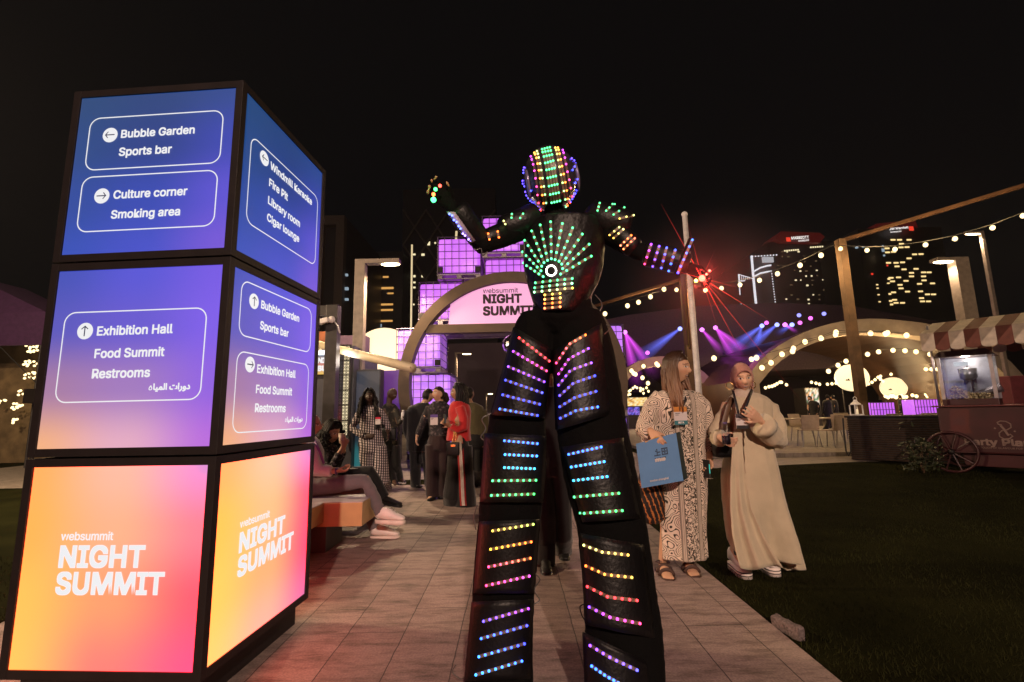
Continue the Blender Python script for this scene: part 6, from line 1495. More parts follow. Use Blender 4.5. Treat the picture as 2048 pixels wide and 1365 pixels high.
# ---------------------------------------------------------------- woman in the patterned kaftan
def kaftan_mat():
    m, t, N, L, b = nt('swirl_kaftan'); at_ = N.new('ShaderNodeAttribute'); at_.attribute_name = 'Col'
    sp_ = N.new('ShaderNodeSeparateColor'); L.new(at_.outputs['Color'], sp_.inputs[0])
    def mth(op, a, b_=None, c=None):
        n = N.new('ShaderNodeMath'); n.operation = op
        for i, v in enumerate((a, b_, c)):
            if v is None: continue
            if isinstance(v, (int, float)): n.inputs[i].default_value = v
            else: L.new(v, n.inputs[i])
        return n.outputs[0]
    u = mth('SUBTRACT', sp_.outputs[0], .5); z = sp_.outputs[1]; front = sp_.outputs[2]
    tc = N.new('ShaderNodeTexCoord'); nz = N.new('ShaderNodeTexNoise'); nz.inputs['Scale'].default_value = 6; nz.inputs['Detail'].default_value = 2
    L.new(tc.outputs['Object'], nz.inputs['Vector'])
    vm = N.new('ShaderNodeVectorMath'); vm.operation = 'MULTIPLY_ADD'; vm.inputs[1].default_value = (.10, .10, .10); L.new(nz.outputs['Color'], vm.inputs[0]); L.new(tc.outputs['Object'], vm.inputs[2])
    vo = N.new('ShaderNodeTexVoronoi'); vo.feature = 'SMOOTH_F1'; vo.inputs['Scale'].default_value = 9; vo.inputs['Smoothness'].default_value = .25; L.new(vm.outputs[0], vo.inputs['Vector'])
    n2 = N.new('ShaderNodeTexNoise'); n2.inputs['Scale'].default_value = 22; L.new(tc.outputs['Object'], n2.inputs['Vector'])
    ph = mth('ADD', mth('MULTIPLY', vo.outputs['Distance'], 62), mth('MULTIPLY', n2.outputs['Fac'], 7)); sw = mth('GREATER_THAN', mth('SINE', ph), mth('ADD', .32, mth('MULTIPLY', n2.outputs['Fac'], .45)))
    gx = mth('GREATER_THAN', mth('SINE', mth('MULTIPLY', u, 560)), 0); gz = mth('GREATER_THAN', mth('SINE', mth('MULTIPLY', z, 1120)), 0); ging = mth('MULTIPLY', mth('ADD', gx, gz), .5)
    n3 = N.new('ShaderNodeTexNoise'); n3.inputs['Scale'].default_value = 34; n3.inputs['Detail'].default_value = 2; n3.inputs['Distortion'].default_value = 1.6; L.new(tc.outputs['Object'], n3.inputs['Vector'])
    flo = mth('GREATER_THAN', mth('ABSOLUTE', mth('SUBTRACT', n3.outputs['Fac'], .5)), .06); flo = mth('SUBTRACT', 1, flo)
    au = mth('ABSOLUTE', u)
    strip = mth('MULTIPLY', mth('LESS_THAN', mth('ABSOLUTE', mth('SUBTRACT', au, .066)), .013), front); cen = mth('MULTIPLY', mth('LESS_THAN', au, .048), front)
    edge = mth('MULTIPLY', mth('LESS_THAN', mth('ABSOLUTE', mth('SUBTRACT', mth('ABSOLUTE', mth('SUBTRACT', au, .066)), .016)), .0035), front)
    d = sw
    for msk, val in ((strip, mth('MULTIPLY', ging, .8)), (cen, flo), (edge, .75)):
        d = mth('ADD', mth('MULTIPLY', d, mth('SUBTRACT', 1, msk)), mth('MULTIPLY', val, msk))
    mx = N.new('ShaderNodeMix'); mx.data_type = 'RGBA'; L.new(d, mx.inputs[0]); mx.inputs[6].default_value = (.70, .59, .48, 1); mx.inputs[7].default_value = (.030, .022, .012, 1)
    L.new(mx.outputs[2], b.inputs['Base Color']); b.inputs['Roughness'].default_value = .8; b.inputs['Sheen Weight'].default_value = .15; return m
KAF = kaftan_mat()
K = Fig('woman with long hair in a black and cream swirl kaftan carrying a blue bag', (1360, 1150), None, 1.0, 8)
K.head(1354, 737, 0, 50, 4, 3, .98)
K.torso((1362, 925), (1358, 880), (1353, 835), (1349, 787, .03), .95)
K.arm((1310, 800, 0), (1290, 852, -.05), (1304, 866, -.24), (1318, 884, -.30), pn=(.35, .9, -.1), side=1, curl=.72, thumb=.7)
K.arm((1400, 800, .03), (1420, 862, .04), (1419, 914, -.05), (1420, 940, -.09), pn=(-.8, -.3, 0), side=1, curl=.6, thumb=.6)
aL, aR = K.G(1336, 1158, .0), K.G(1386, 1152, .0)
tL, tR = K.G(1330, 1172, .0), K.G(1389, 1166, .0)
for (hip, a, tt) in (((1345, 930), aL, tL), ((1380, 930), aR, tR)):
    d = (tt - a); d.z = 0; d = Vector((tt.x - a.x, -.16, 0)); an = a + Vector((0, .10, .095))
    K.leg(hip, K.P(*hip).lerp(an, .5) + Vector((0, -.03, 0)), an, None, .95)
    f0 = an - Vector((0, 0, .05)); dd = Vector((d.x * 1.4, -1, 0)).normalized()
    loft(K.bm, [f0 + dd * -.05, f0 + Vector((0, 0, .01)), f0 + dd * .08 - Vector((0, 0, .008)), f0 + dd * .15 - Vector((0, 0, .018))], [(.024, .03), (.034, .034), (.038, .026), (.040, .014)], 12, hint=(0, 0, 1))
    sd = dd.cross(Vector((0, 0, 1)))
    for i, (o_, ln) in enumerate(((-.028, .05), (-.010, .046), (.004, .042), (.017, .036), (.029, .028))):
        q = f0 + dd * .14 + sd * (o_ if a is aL else -o_) - Vector((0, 0, .018)); loft(K.bm, [q, q + dd * ln * .6, q + dd * ln], [.0125 if i == 0 else .0085, .0115 if i == 0 else .008, .006], 7)
SK1 = (.56, .335, .21)
K.body(.006, skin_paint(K.M, SK1, (.20, .05, .045), hairc=(.05, .022, .01), mouth_open=.8))
KW = [(782, 1322, 1384, .02), (790, 1306, 1402, .02), (800, 1299, 1411, .015), (820, 1302, 1412), (850, 1306, 1412), (885, 1310, 1412), (930, 1313, 1414), (980, 1317, 1413), (1030, 1320, 1411), (1070, 1322, 1411), (1095, 1324, 1413), (1116, 1325, 1415)]
bm = BM(); drape(bm, K, KW, .60, ((4, .05, .4), (7, .045, 1.2), (11, .022, 2.2)), 64)
S_ = lambda F, pl: [F.P(*p) for p in pl]
sleeve(bm, S_(K, [(1322, 793, 0), (1306, 812, -.01), (1294, 842, -.03), (1290, 862, -.06), (1296, 864, -.15), (1302, 864, -.20)]), [.06, .066, .068, .072, .066, .058])
loft(bm, S_(K, [(1297, 860, -.12), (1292, 880, -.12), (1288, 897, -.12)]), [(.045, .05), (.035, .03), (.012, .012)], 12)
sleeve(bm, S_(K, [(1388, 793, .02), (1404, 812, .02), (1414, 845, .03), (1420, 868, .03), (1420, 893, 0), (1420, 908, -.03)]), [.055, .062, .058, .055, .047, .040])
me = remesh(bm, .0075, 1, 'kaftan'); wrinkle(me, .006, 9, 2, (1, 1, .35))
cx_ = lambda z: K.P(1366, 0).x
zc0, zc1 = K.P(1347, 790).z, K.P(1375, 1125).z; xc0, xc1 = K.P(1357, 790).x, K.P(1380, 1125).x
def kcol(co):
    f = (co.z - zc0) / (zc1 - zc0); xc = xc0 + (xc1 - xc0) * f; arm_ = co.x < K.P(1316, 850).x and co.z > K.P(1310, 905).z
    return (.5 + co.x - xc, co.z, 1.0 if (co.y < .0 and not arm_) else 0.0)
paint(me, kcol); obj_me('kaftan', me, KAF, K.root, True)
bm = BM(); hair_cap(bm, K.M, 1.10, .006, 3); strands(bm, K.M, .31, 230, 4, 0, 1.13, (-100, 94), .0078, .007, (0, -.10, -1)); strands(bm, K.M, .34, 80, 9, 0, 1.15, (60, 96), .0075, .008, (.12, -.30, -1)); strands(bm, K.M, .34, 80, 19, 0, 1.15, (-104, -64), .0075, .008, (-.03, -.30, -1))
def hair_two(F, z0, z1, c0, c1): return lambda co: (lambda n, f: [c0[i] * (1 - f) * n + c1[i] * f * n for i in range(3)])(.7 + .6 * abs(mnoise.noise(Vector((co.x * 60, co.y * 60, co.z * 5)))), smooth(z1, z0, co.z))
K.part('hair', bm, col_attr('ombre_hair', .42), None, hair_two(K, K.P(1350, 780).z, K.P(1350, 705).z, (.035, .014, .007), (.21, .10, .045)))
bm = BM(); 
for pts in ([(1338, 778, -.06), (1352, 805, -.15), (1360, 816, -.16)], [(1372, 778, -.03), (1371, 800, -.13), (1364, 816, -.16)]): loft(bm, S_(K, pts), [(.009, .003)] * 3, 6, hint=(0, 1, 0))
K.part('lanyard', bm, M_LANY)
bm = BM(); prism(bm, [K.P(1346, 786, -.108), K.P(1366, 784, -.108), K.P(1354, 800, -.135)], (0, .012, 0)); K.part('neckline', bm, M_BLACK)
id_badge('badge with orange and teal ends on the swirl kaftan', K, K.P(1361, 832, -.175), .098, .130, -.2, lin(200, 130, 50), None, lin(40, 110, 120), math.radians(3), 'BETA')
SAND = pm('brown_sandal', (.055, .025, .016), .6); 
for (a, tt) in ((aL, tL), (aR, tR)):
    an = a + Vector((0, .10, .095)); f0 = an - Vector((0, 0, .05)); d = Vector((tt.x - a.x, -.16, 0)); dd = Vector((d.x * 1.4, -1, 0)).normalized(); sd = dd.cross(Vector((0, 0, 1)))
    bm = BM(); out = [(-.07, .026), (-.05, .038), (.02, .040), (.09, .046), (.15, .050), (.185, .042), (.205, .022)]
    z_ = f0.z - .045; prism(bm, [Vector((f0.x, f0.y, 0)) + dd * p + sd * q_ for p, q_ in out] + [Vector((f0.x, f0.y, 0)) + dd * p - sd * q_ for p, q_ in reversed(out)], (0, 0, .026)); o = K.part('sandal', bm, SAND)
    for p, hh in ((.045, .036), (.11, .026)):
        bm = BM(); r0 = .046; arc = [f0 + dd * p + sd * (r0 * math.cos(PI * j / 10)) + Vector((0, 0, -.022 + (hh + .014) * math.sin(PI * j / 10))) for j in range(11)]; loft(bm, arc, [(.016, .004)] * 11, 8, hint=dd); K.part('strap', bm, SAND, parent=o)
    bm = BM(); loft(bm, [an + Vector((.041 * math.cos(2 * PI * j / 16), .041 * math.sin(2 * PI * j / 16), -.01)) for j in range(17)], [(.012, .004)] * 17, 6, hint=(0, 0, 1)); K.part('ankle_strap', bm, SAND, parent=o)
# blue paper bag hanging from her hand
bp_ = [K.P(1272, 888, -.30), K.P(1352, 866, -.30), K.P(1367, 962, -.30), K.P(1283, 977, -.30)]
bag = thing('shopping_bag', 'blue paper shopping bag with twisted handles hanging from the kaftan wearer\'s hand', 'bag', K.loc + bp_[3]); B0 = bp_[3]
bm = BM(); off = Vector((.075, .13, .0)); q = [p - B0 for p in bp_]
V = [bm.verts.new(p) for p in q]; U = [bm.verts.new(p + off) for p in q]
f = bm.faces.new((V[3], V[2], V[1], V[0])); bm.faces.new((U[0], U[1], U[2], U[3]))
for i, mi in ((1, 1), (2, 1), (3, 1)): g = bm.faces.new((V[i], V[(i + 1) % 4], U[(i + 1) % 4], U[i])); g.material_index = mi
obj('paper_sides', bm, [pm('blue_paper', (.10, .25, .50), .55, var=.1, scale=4, bump=.15, bscale=8), pm('dark_teal_paper', (.012, .035, .035), .6)], bag)
def bq(u, v): return (q[3].lerp(q[2], u)).lerp(q[0].lerp(q[1], u), v)
bux = (q[2] - q[3]).normalized(); buy = (q[0] - q[3]).normalized(); bnz = Vector((0, -1, 0))
bm = BM(); o_ = bq(.40, .56); s_ = .0125
glyph = ["..#...#####", ".##...#.#.#", "..###.#####", "..#...#.#.#", "#####.#####", "...........", "#.#.#.###.."]
for r_, row in enumerate(glyph):
    for c_, ch in enumerate(row):
        if ch == '#': prism(bm, [o_ + bux * (c_ * s_ * .72 + dx) + buy * ((6 - r_) * s_ * .8 + dy_) + bnz * .002 for dx, dy_ in ((0, 0), (s_ * .6, 0), (s_ * .6, s_ * .6), (0, s_ * .6))], bnz * .0006)
o_ = bq(.40, .50)
obj('emblem', bm, pm('emblem_ink', (.008, .012, .02), .5), bag)
bm = BM(); text_on(bm, 'me', o_ + bnz * .001, bux, buy, .075, bold=.06, height=.022); text_on(bm, 'london shanghai', bq(.22, .10) + bnz * .001, bux, buy, .13, bold=.02); obj('emblem_foil', bm, pm('foil', (.62, .60, .58), .4), bag)
CORD = pm('tan_cord', (.55, .33, .10), .7); hd_ = K.P(1312, 878, -.29) - B0
for pts in ([bq(.22, .98), hd_ + Vector((-.02, 0, .0)), hd_ + Vector((0, 0, .012)), bq(.66, .98)], [bq(.30, .98) + off, hd_ + Vector((.0, .03, 0)), hd_ + Vector((.03, .03, .01)), bq(.72, .98) + off]):
    bm = BM(); loft(bm, pts, .0045, 6); obj('handle', bm, CORD, bag, True)
# striped woven handbag behind the blue bag
hb = K.P(1302, 990, -.05); t = thing('woven_bag', 'dark woven handbag with orange stripes hanging below the blue bag', 'bag', K.loc + hb)
bm = BM(); loft(bm, [(0, 0, .20), (0, 0, .12), (0, 0, -.05), (0, 0, -.17), (0, 0, -.20)], [(.06, .05), (.085, .07), (.10, .08), (.09, .07), (.05, .04)], 18)
def wv():
    m, t_, N, L, b = nt('woven_stripes'); tc = N.new('ShaderNodeTexCoord'); mp = N.new('ShaderNodeMapping'); mp.inputs['Rotation'].default_value = (0, math.radians(18), 0); L.new(tc.outputs['Object'], mp.inputs['Vector'])
    wv_ = N.new('ShaderNodeTexWave'); wv_.inputs['Scale'].default_value = 9; wv_.inputs['Distortion'].default_value = 3; wv_.inputs['Detail Scale'].default_value = 6; L.new(mp.outputs['Vector'], wv_.inputs['Vector'])
    rp = N.new('ShaderNodeValToRGB'); e = rp.color_ramp.elements; e[0].color = (.012, .008, .008, 1); e[1].color = (.45, .17, .04, 1); e[0].position = .72; e[1].position = .93; x = rp.color_ramp.elements.new(.8); x.color = (.10, .015, .012, 1)
    L.new(wv_.outputs['Fac'], rp.inputs['Fac']); L.new(rp.outputs['Color'], b.inputs['Base Color']); b.inputs['Roughness'].default_value = .9; return m
obj('pouch', bm, wv(), t, True)
bm = BM(); loft(bm, [(-.05, 0, .18), (-.04, -.02, .42), (.0, -.02, .52), (.03, .0, .42), (.05, 0, .18)], [(.012, .004)] * 5, 6); obj('strap', bm, M_BLACK, t, True)
ph_ = K.P(1413, 938, -.11); t = thing('phone', 'dark phone with a teal edge glow in the kaftan wearer\'s lowered hand', 'phone', K.loc + ph_, math.radians(20))
bm = BM(); box(bm, (-.006, -.035, -.065), (.006, .035, .065), .004); obj('casing', bm, MT['rubber'], t); bm = BM(); box(bm, (-.0075, -.0375, -.03), (-.002, -.0352, .035)); obj('screen_edge', bm, em('phone_teal', (.05, .75, .6), .8), t)

# ---------------------------------------------------------------- woman in hijab and long beige coat
Hh = Fig('woman in a rose hijab and long open beige coat, speaking with one hand raised', (1518, 1152), None, .98, -6)
Hh.head(1484, 757, 0, -12, 10, -3, .95)
Hh.torso((1505, 930), (1500, 880), (1497, 840), (1490, 792, .03), .98)
Hh.arm((1456, 808, .02), (1436, 866, 0), (1442, 876, -.20), (1458, 884, -.27), pn=(.5, .7, .3), side=1, curl=.7, thumb=.7)
tips = Hh.arm((1534, 810, .02), (1548, 868, -.05), (1519, 840, -.24), (1491, 818, -.31), r=.8, pn=(.25, .95, .1), side=1, curl=.22, thumb=.3, spread=.16)
f1, f2 = Hh.G(1491, 1156), Hh.G(1548, 1151)
for hip, f_ in (((1487, 930), f1), ((1522, 930), f2)):
    an = f_ + Vector((.0, .13, .15)); Hh.leg(hip, Hh.P(*hip).lerp(an, .5) + Vector((0, -.02, 0)), an, f_ + Vector((0, -.01, .09)), .95)
Hh.body(.006, skin_paint(Hh.M, (.66, .41, .275), (.48, .17, .15), mouth_open=1.0))
COAT = cloth('beige_linen', (.56, .475, .33), .85, .10, .35, 260, .3); DRS = cloth('black_dress', (.012, .011, .014))
# inner black dress
bm = BM(); drape(bm, Hh, [(800, 1470, 1520, .02), (850, 1468, 1528), (900, 1466, 1530), (960, 1464, 1534), (1040, 1462, 1540), (1110, 1470, 1550)], .55, ((5, .03, 0),), 36); Hh.part('dress', bm, DRS)
# coat: body with a front slit, right tail swept back
bm = BM(); drape(bm, Hh, [(788, 1468, 1516, .03), (797, 1458, 1534, .02), (812, 1451, 1545, .02), (850, 1451, 1543), (900, 1452, 1547), (950, 1449, 1559), (1000, 1451, 1568), (1045, 1458, 1579), (1080, 1465, 1589), (1105, 1474, 1594, -.02), (1116, 1482, 1598, -.02)], .56, ((5, .075, .4), (9, .04, 1.1), (14, .016, .3)), 80)
me = remesh(bm, .0085, 1, 'coat')
bm = BM(); bm.from_mesh(me); bpy.data.meshes.remove(me)
# cut the slit: an open wedge from the collar to the hem
def slit(z):                       # px centre and half width of the opening at height z (local)
    p = [(818, 1491, 9), (834, 1492, 12), (850, 1492, 11), (900, 1493, 8), (990, 1497, 5), (1012, 1500, 2)]
    zs = [Hh.P(x, y).z for y, x, h in p]
    for (a, b, za, zb) in zip(p, p[1:], zs, zs[1:]):
        if za >= z >= zb: f = (za - z) / (za - zb); y = a[0] + (b[0] - a[0]) * f; return Hh.P(a[1] + (b[1] - a[1]) * f, y, -.2).x, (a[2] + (b[2] - a[2]) * f) * .0036
    return None
dl = []
for f in bm.faces:
    c = f.calc_center_median()
    if c.y > -.04: continue
    s = slit(c.z)
    if s and abs(c.x - s[0]) < s[1]: dl.append(f)
bmesh.ops.delete(bm, geom=dl, context='FACES')
xs_ = Hh.P(1478, 1130).x
for v in bm.verts:                 # left front panel drops straighter, hem of the tail lifts to the right
    k_ = smooth(Hh.P(0, 1000).z, Hh.P(0, 1135).z, v.co.z)
    v.co.y += .05 * k_ * math.sin(v.co.x * 22)
bmesh.ops.solidify(bm, geom=bm.faces[:], thickness=-.006)
o = Hh.part('coat', bm, COAT); wrinkle(o.data, .010, 8, 5, (1, 1, .28))
# front panel lit by the signs: inner lapel falling to the hem
bm = BM(); gv = []
LP = [(795, 1472, 1478, -.105), (850, 1468, 1483, -.15), (900, 1464, 1486, -.17), (960, 1460, 1491, -.185), (1020, 1460, 1503, -.20), (1070, 1465, 1527, -.22), (1110, 1474, 1550, -.23), (1137, 1482, 1567, -.235)]
for y, xl, xr, dy in LP: gv.append([bm.verts.new(Hh.P(xl + (xr - xl) * i / 14, y + (4 * math.sin(i * .45) if y > 1130 else 0), dy + .022 * math.sin(i * .9 + y * .01) * smooth(880, 1130, y) + .02 * (i / 14 - .5) ** 2)) for i in range(15)])
for a, b in zip(gv, gv[1:]):
    for i in range(14): bm.faces.new((a[i], b[i], b[i + 1], a[i + 1]))
bmesh.ops.subdivide_edges(bm, edges=bm.edges[:], cuts=2, use_grid_fill=True, smooth=.6); bmesh.ops.solidify(bm, geom=bm.faces[:], thickness=.005); Hh.part('coat_panel', bm, COAT)
bm = BM(); gv = []
for y, xl, xr, dy in [(960, 1530, 1560, -.02), (1010, 1535, 1574, -.02), (1060, 1540, 1590, -.02), (1100, 1548, 1602, -.02), (1128, 1556, 1610, -.02), (1141, 1575, 1613, -.02)]: gv.append([bm.verts.new(Hh.P(xl + (xr - xl) * i / 10, y, dy + .02 * math.sin(i * .8))) for i in range(11)])
for a, b in zip(gv, gv[1:]):
    for i in range(10): bm.faces.new((a[i], b[i], b[i + 1], a[i + 1]))
bmesh.ops.subdivide_edges(bm, edges=bm.edges[:], cuts=2, use_grid_fill=True, smooth=.6); bmesh.ops.solidify(bm, geom=bm.faces[:], thickness=.006); Hh.part('coat_tail', bm, COAT)
bm = BM(); sleeve(bm, S_(Hh, [(1522, 804, .02), (1540, 818, .02), (1552, 848, .0), (1554, 880, -.06), (1543, 872, -.13), (1527, 853, -.19)]), [.045, .058, .062, .070, .074, .076])
me = remesh(bm, .008, 2, 'sleeve'); wrinkle(me, .011, 11, 8, (1, 1, .8)); obj_me('sleeve', me, COAT, Hh.root, True)
bm = BM(); loft(bm, S_(Hh, [(1531, 857, -.175), (1522, 847, -.205)]), [.088, .084], 18); Hh.part('cuff', bm, COAT)
bm = BM(); sleeve(bm, S_(Hh, [(1474, 804, .02), (1457, 818, .02), (1444, 845, .0), (1434, 868, -.03), (1436, 876, -.10), (1441, 877, -.17)]), [.044, .054, .058, .064, .060, .055])
me = remesh(bm, .008, 2, 'sleeve'); wrinkle(me, .010, 11, 9, (1, 1, .8)); obj_me('sleeve', me, COAT, Hh.root, True)
# hijab: wrapped cap, fall at the back, cream neck scarf
bm = BM(); rr = bmesh.ops.create_uvsphere(bm, u_segments=48, v_segments=36, radius=1)
for v in rr['verts']:
    d = v.co.normalized(); p = head_shape(d, 0)
    h = 1.0 if p.y > .0 else smooth(.86, 1.08, (p.x / .062) ** 2 + ((p.z + .022) / .088) ** 2)
    if p.z < -.095 and p.y < -.02: h = min(h, smooth(.02, .05, abs(p.x)))
    q = p * (1.085 * h + .86 * (1 - h)); q += d * .0025 * h * math.sin(22 * d.z + 12 * d.y + 3 * d.x)
    if p.y > .02: q.y += .035 * h * smooth(.09, -.06, p.z); q.z -= .02 * h * smooth(.0, -.08, p.z)
    v.co = Hh.M @ q
loft(bm, [Hh.M @ Vector((.02, .10, .03)), Hh.M @ Vector((.045, .115, -.05)), Hh.M @ Vector((.05, .10, -.11)), Hh.M @ Vector((.03, .07, -.135))], [.055, .062, .055, .035], 14)
Hh.part('hijab', bm, cloth('rose_scarf', (.43, .215, .17), .8, .12, .3, 150))
edge = [(.0605 * math.cos(math.radians(t)), -.097 + .052 * abs(math.cos(math.radians(t))) ** 2.2 , -.022 + .0885 * math.sin(math.radians(t))) for t in range(-25, 206, 12)]
bm = BM(); loft(bm, [Hh.M @ (Vector(p) * 1.03) for p in edge], .0045, 6, cap=False); Hh.part('scarf_edge', bm, cloth('rose_edge', (.24, .095, .08), .8))
bm = BM(); drape(bm, Hh, [(779, 1467, 1503, .02), (786, 1466, 1507, .01), (796, 1466, 1511, .01), (810, 1470, 1509, .0), (828, 1478, 1503, -.03), (840, 1485, 1497, -.05)], .8, ((6, .05, .5),), 40); Hh.part('neck_scarf', bm, cloth('cream_scarf', (.56, .47, .38), .85, .08, .4, 120))
for s, c_ in ((-1, (1459, 772)), (1, (1506, 770))):
    p = Hh.P(*c_, -.03); bm = BM(); loft(bm, [p + Vector((.024 * math.cos(2 * PI * i / 22), .008 * math.cos(2 * PI * i / 22) * s, .026 * math.sin(2 * PI * i / 22))) for i in range(23)], .0035, 6, cap=False); Hh.part('earring', bm, M_GOLD)
bm = BM()
for pts in ([(1466, 782, -.06), (1472, 806, -.155), (1478, 832, -.19)], [(1504, 780, -.05), (1495, 806, -.15), (1484, 832, -.19)]): loft(bm, S_(Hh, pts), [(.010, .003)] * 3, 6, hint=(0, 1, 0))
Hh.part('lanyard', bm, M_LANY)
id_badge('dim lilac badge hanging under the raised hand on the beige coat', Hh, Hh.P(1484, 843, -.215), .085, .105, 0, (.04, .035, .05), None, (.015, .012, .015))
for f_ in (f1, f2):
    hl = f_ + Vector((.0, .20, 0)); tt = f_ + Vector((0, -.035, 0)); o = shoe(Hh, hl, tt, 1, (M_WHITE_SHOE, M_SOLE), .11, 'platform_shoe', .055, .046)
    for zz in (.018, .038): 
        bm = BM(); d = (tt - hl); L_ = d.length; d.normalize(); sd = d.cross(Vector((0, 0, 1))); A = [(-.019, .022), (0, .0355), (.33 * L_, .0385), (.55 * L_, .0445), (.8 * L_, .0485), (.97 * L_, .0375), (1.045 * L_, .015)]
        pl = [hl + d * a + sd * ww * 1.07 + Vector((0, 0, zz)) for a, ww in A] + [hl + d * a - sd * ww * 1.07 + Vector((0, 0, zz)) for a, ww in reversed(A)]; prism(bm, pl, (0, 0, .006)); Hh.part('sole_stripe', bm, M_BLACK, parent=o)
bm = BM(); loft(bm, S_(Hh, [(1466, 796, -.085), (1456, 815, -.09), (1448, 845, -.10), (1446, 872, -.12)]), [(.022, .004)] * 4, 8, hint=(0, 1, 0))
sb = Hh.P(1446, 890, -.10); t = thing('shoulder_bag', 'black shoulder bag with brown strap hanging from the hijab wearer', 'bag', Hh.loc + sb)
o = obj('strap', bm, pm('brown_strap', (.10, .05, .025), .5), t, True); o.data.transform(Matrix.Translation(-sb))
bm = BM(); box(bm, (-.07, -.05, -.09), (.085, .06, .07), .03); obj('pouch', bm, M_LEATHER, t, True)
bt = Hh.P(1452, 872, -.285); t = thing('water_bottle', 'clear plastic bottle with dark drink held low by the hijab wearer', 'bottle', Hh.loc + bt); 
bm = BM(); loft(bm, [(0, 0, -.06), (0, 0, -.055), (0, 0, .02), (0, 0, .045), (0, 0, .066), (0, 0, .078)], [.024, .030, .030, .028, .014, .012], 18); obj('bottle_body', bm, glass('bottle_plastic', (.8, .85, .92), .08), t, True)
bm = BM(); loft(bm, [(0, 0, -.057), (0, 0, .0)], [.027, .027], 16); obj('drink', bm, pm('dark_drink', (.02, .012, .02), .2), t, True)
bm = BM(); loft(bm, [(0, 0, .079), (0, 0, .095)], [.015, .015], 14); obj('bottle_cap', bm, pm('violet_cap', (.08, .05, .14), .4), t, True)
# ---------------------------------------------------------------- the group behind and the pair on the bench
def check_mat():
    m, t, N, L, b = nt('black_white_check'); tc = N.new('ShaderNodeTexCoord'); sx = N.new('ShaderNodeSeparateXYZ'); L.new(tc.outputs['Object'], sx.inputs[0])
    def mth(op, a, c=None):
        n = N.new('ShaderNodeMath'); n.operation = op
        for i, v in enumerate((a, c)):
            if v is None: continue
            if isinstance(v, (int, float)): n.inputs[i].default_value = v
            else: L.new(v, n.inputs[i])
        return n.outputs[0]
    h = mth('ADD', sx.outputs[0], mth('MULTIPLY', sx.outputs[1], .6)); a = mth('GREATER_THAN', mth('SINE', mth('MULTIPLY', h, 165)), -.1); c = mth('GREATER_THAN', mth('SINE', mth('MULTIPLY', mth('ADD', sx.outputs[2], mth('MULTIPLY', sx.outputs[0], .15)), 165)), -.1)
    w_ = mth('ADD', mth('MULTIPLY', a, .35), mth('MULTIPLY', mth('MULTIPLY', a, c), .65)); mx = N.new('ShaderNodeMix'); mx.data_type = 'RGBA'; L.new(w_, mx.inputs[0]); mx.inputs[6].default_value = (.008, .007, .009, 1); mx.inputs[7].default_value = (.55, .47, .49, 1)
    L.new(mx.outputs[2], b.inputs['Base Color']); b.inputs['Roughness'].default_value = .85; return m
def fleck(name, c0, c1, scale, lo=.52, hi=.66):
    m, t, N, L, b = nt(name); tc = N.new('ShaderNodeTexCoord'); nz = N.new('ShaderNodeTexNoise'); nz.inputs['Scale'].default_value = scale; nz.inputs['Detail'].default_value = 4; L.new(tc.outputs['Object'], nz.inputs['Vector'])
    rp = N.new('ShaderNodeValToRGB'); e = rp.color_ramp.elements; e[0].position = lo; e[1].position = hi; e[0].color = (*c0, 1); e[1].color = (*c1, 1); L.new(nz.outputs['Fac'], rp.inputs['Fac']); L.new(rp.outputs['Color'], b.inputs['Base Color']); b.inputs['Roughness'].default_value = .85; return m
CHK = check_mat(); SUIT = cloth('navy_suit', (.008, .008, .011)); MAROON = cloth('maroon_trousers', (.018, .006, .008)); REDB = cloth('red_wool', (.42, .014, .016), .8, .12, .3, 120, .3); OLIVE = cloth('olive_jacket', (.07, .058, .025)); PATT = fleck('dark_pattern_knit', (.012, .010, .014), (.10, .08, .09), 28); CAMO = fleck('dark_camo', (.012, .010, .008), (.10, .08, .05), 14)
GREYT = cloth('mauve_grey_chino', (.135, .118, .13), .85, .1, .3, 150); WHITEK = cloth('white_knit', (.62, .56, .58), .85, .06, .3, 90)
def trousers(F, hips, lL, lR, mat, wL, name='trousers', vox=.012, fold=.004):
    """hips = (x0, x1, y); legs = lists of (px, py, dy) with widths in metres"""
    bm = BM(); x0, x1, y = hips; a, b = F.P(x0, y), F.P(x1, y); c = (a + b) / 2; w_ = (b - a).length / 2
    loft(bm, [c + Vector((0, 0, .10)), c, c - Vector((0, 0, .10))], [(w_ * .86, w_ * .62), (w_, w_ * .72), (w_ * .95, w_ * .7)], 18, hint=F.hint)
    for pl in (lL, lR): loft(bm, [q if isinstance(q, Vector) else F.P(*q) for q in pl], wL, 14)
    me = remesh(bm, vox, 2, name); wrinkle(me, fold, 10, int(x0) % 13, (1, 1, .5)); return obj_me(name, me, mat, F.root, True)
def top(F, rows, sl, mat, name='jacket', depth=.62, vox=.011, fold=.005, folds=((5, .03, .3),), dmin=.09):
    bm = BM(); drape(bm, F, rows, depth, folds, 40, dmin=dmin)
    for pl, rad in sl: sleeve(bm, F.pts(*pl), rad)
    me = remesh(bm, vox, 2, name); wrinkle(me, fold, 11, int(rows[0][1]) % 17, (1, 1, .5)); return obj_me(name, me, mat, F.root, True)
def stand_feet(F, heel, toe, mats, k=1.0, h=.075): return shoe(F, heel, toe, k, mats, h)
DKS = (.045, .022, .013); LTS = (.52, .32, .21); MDS = (.30, .165, .095)

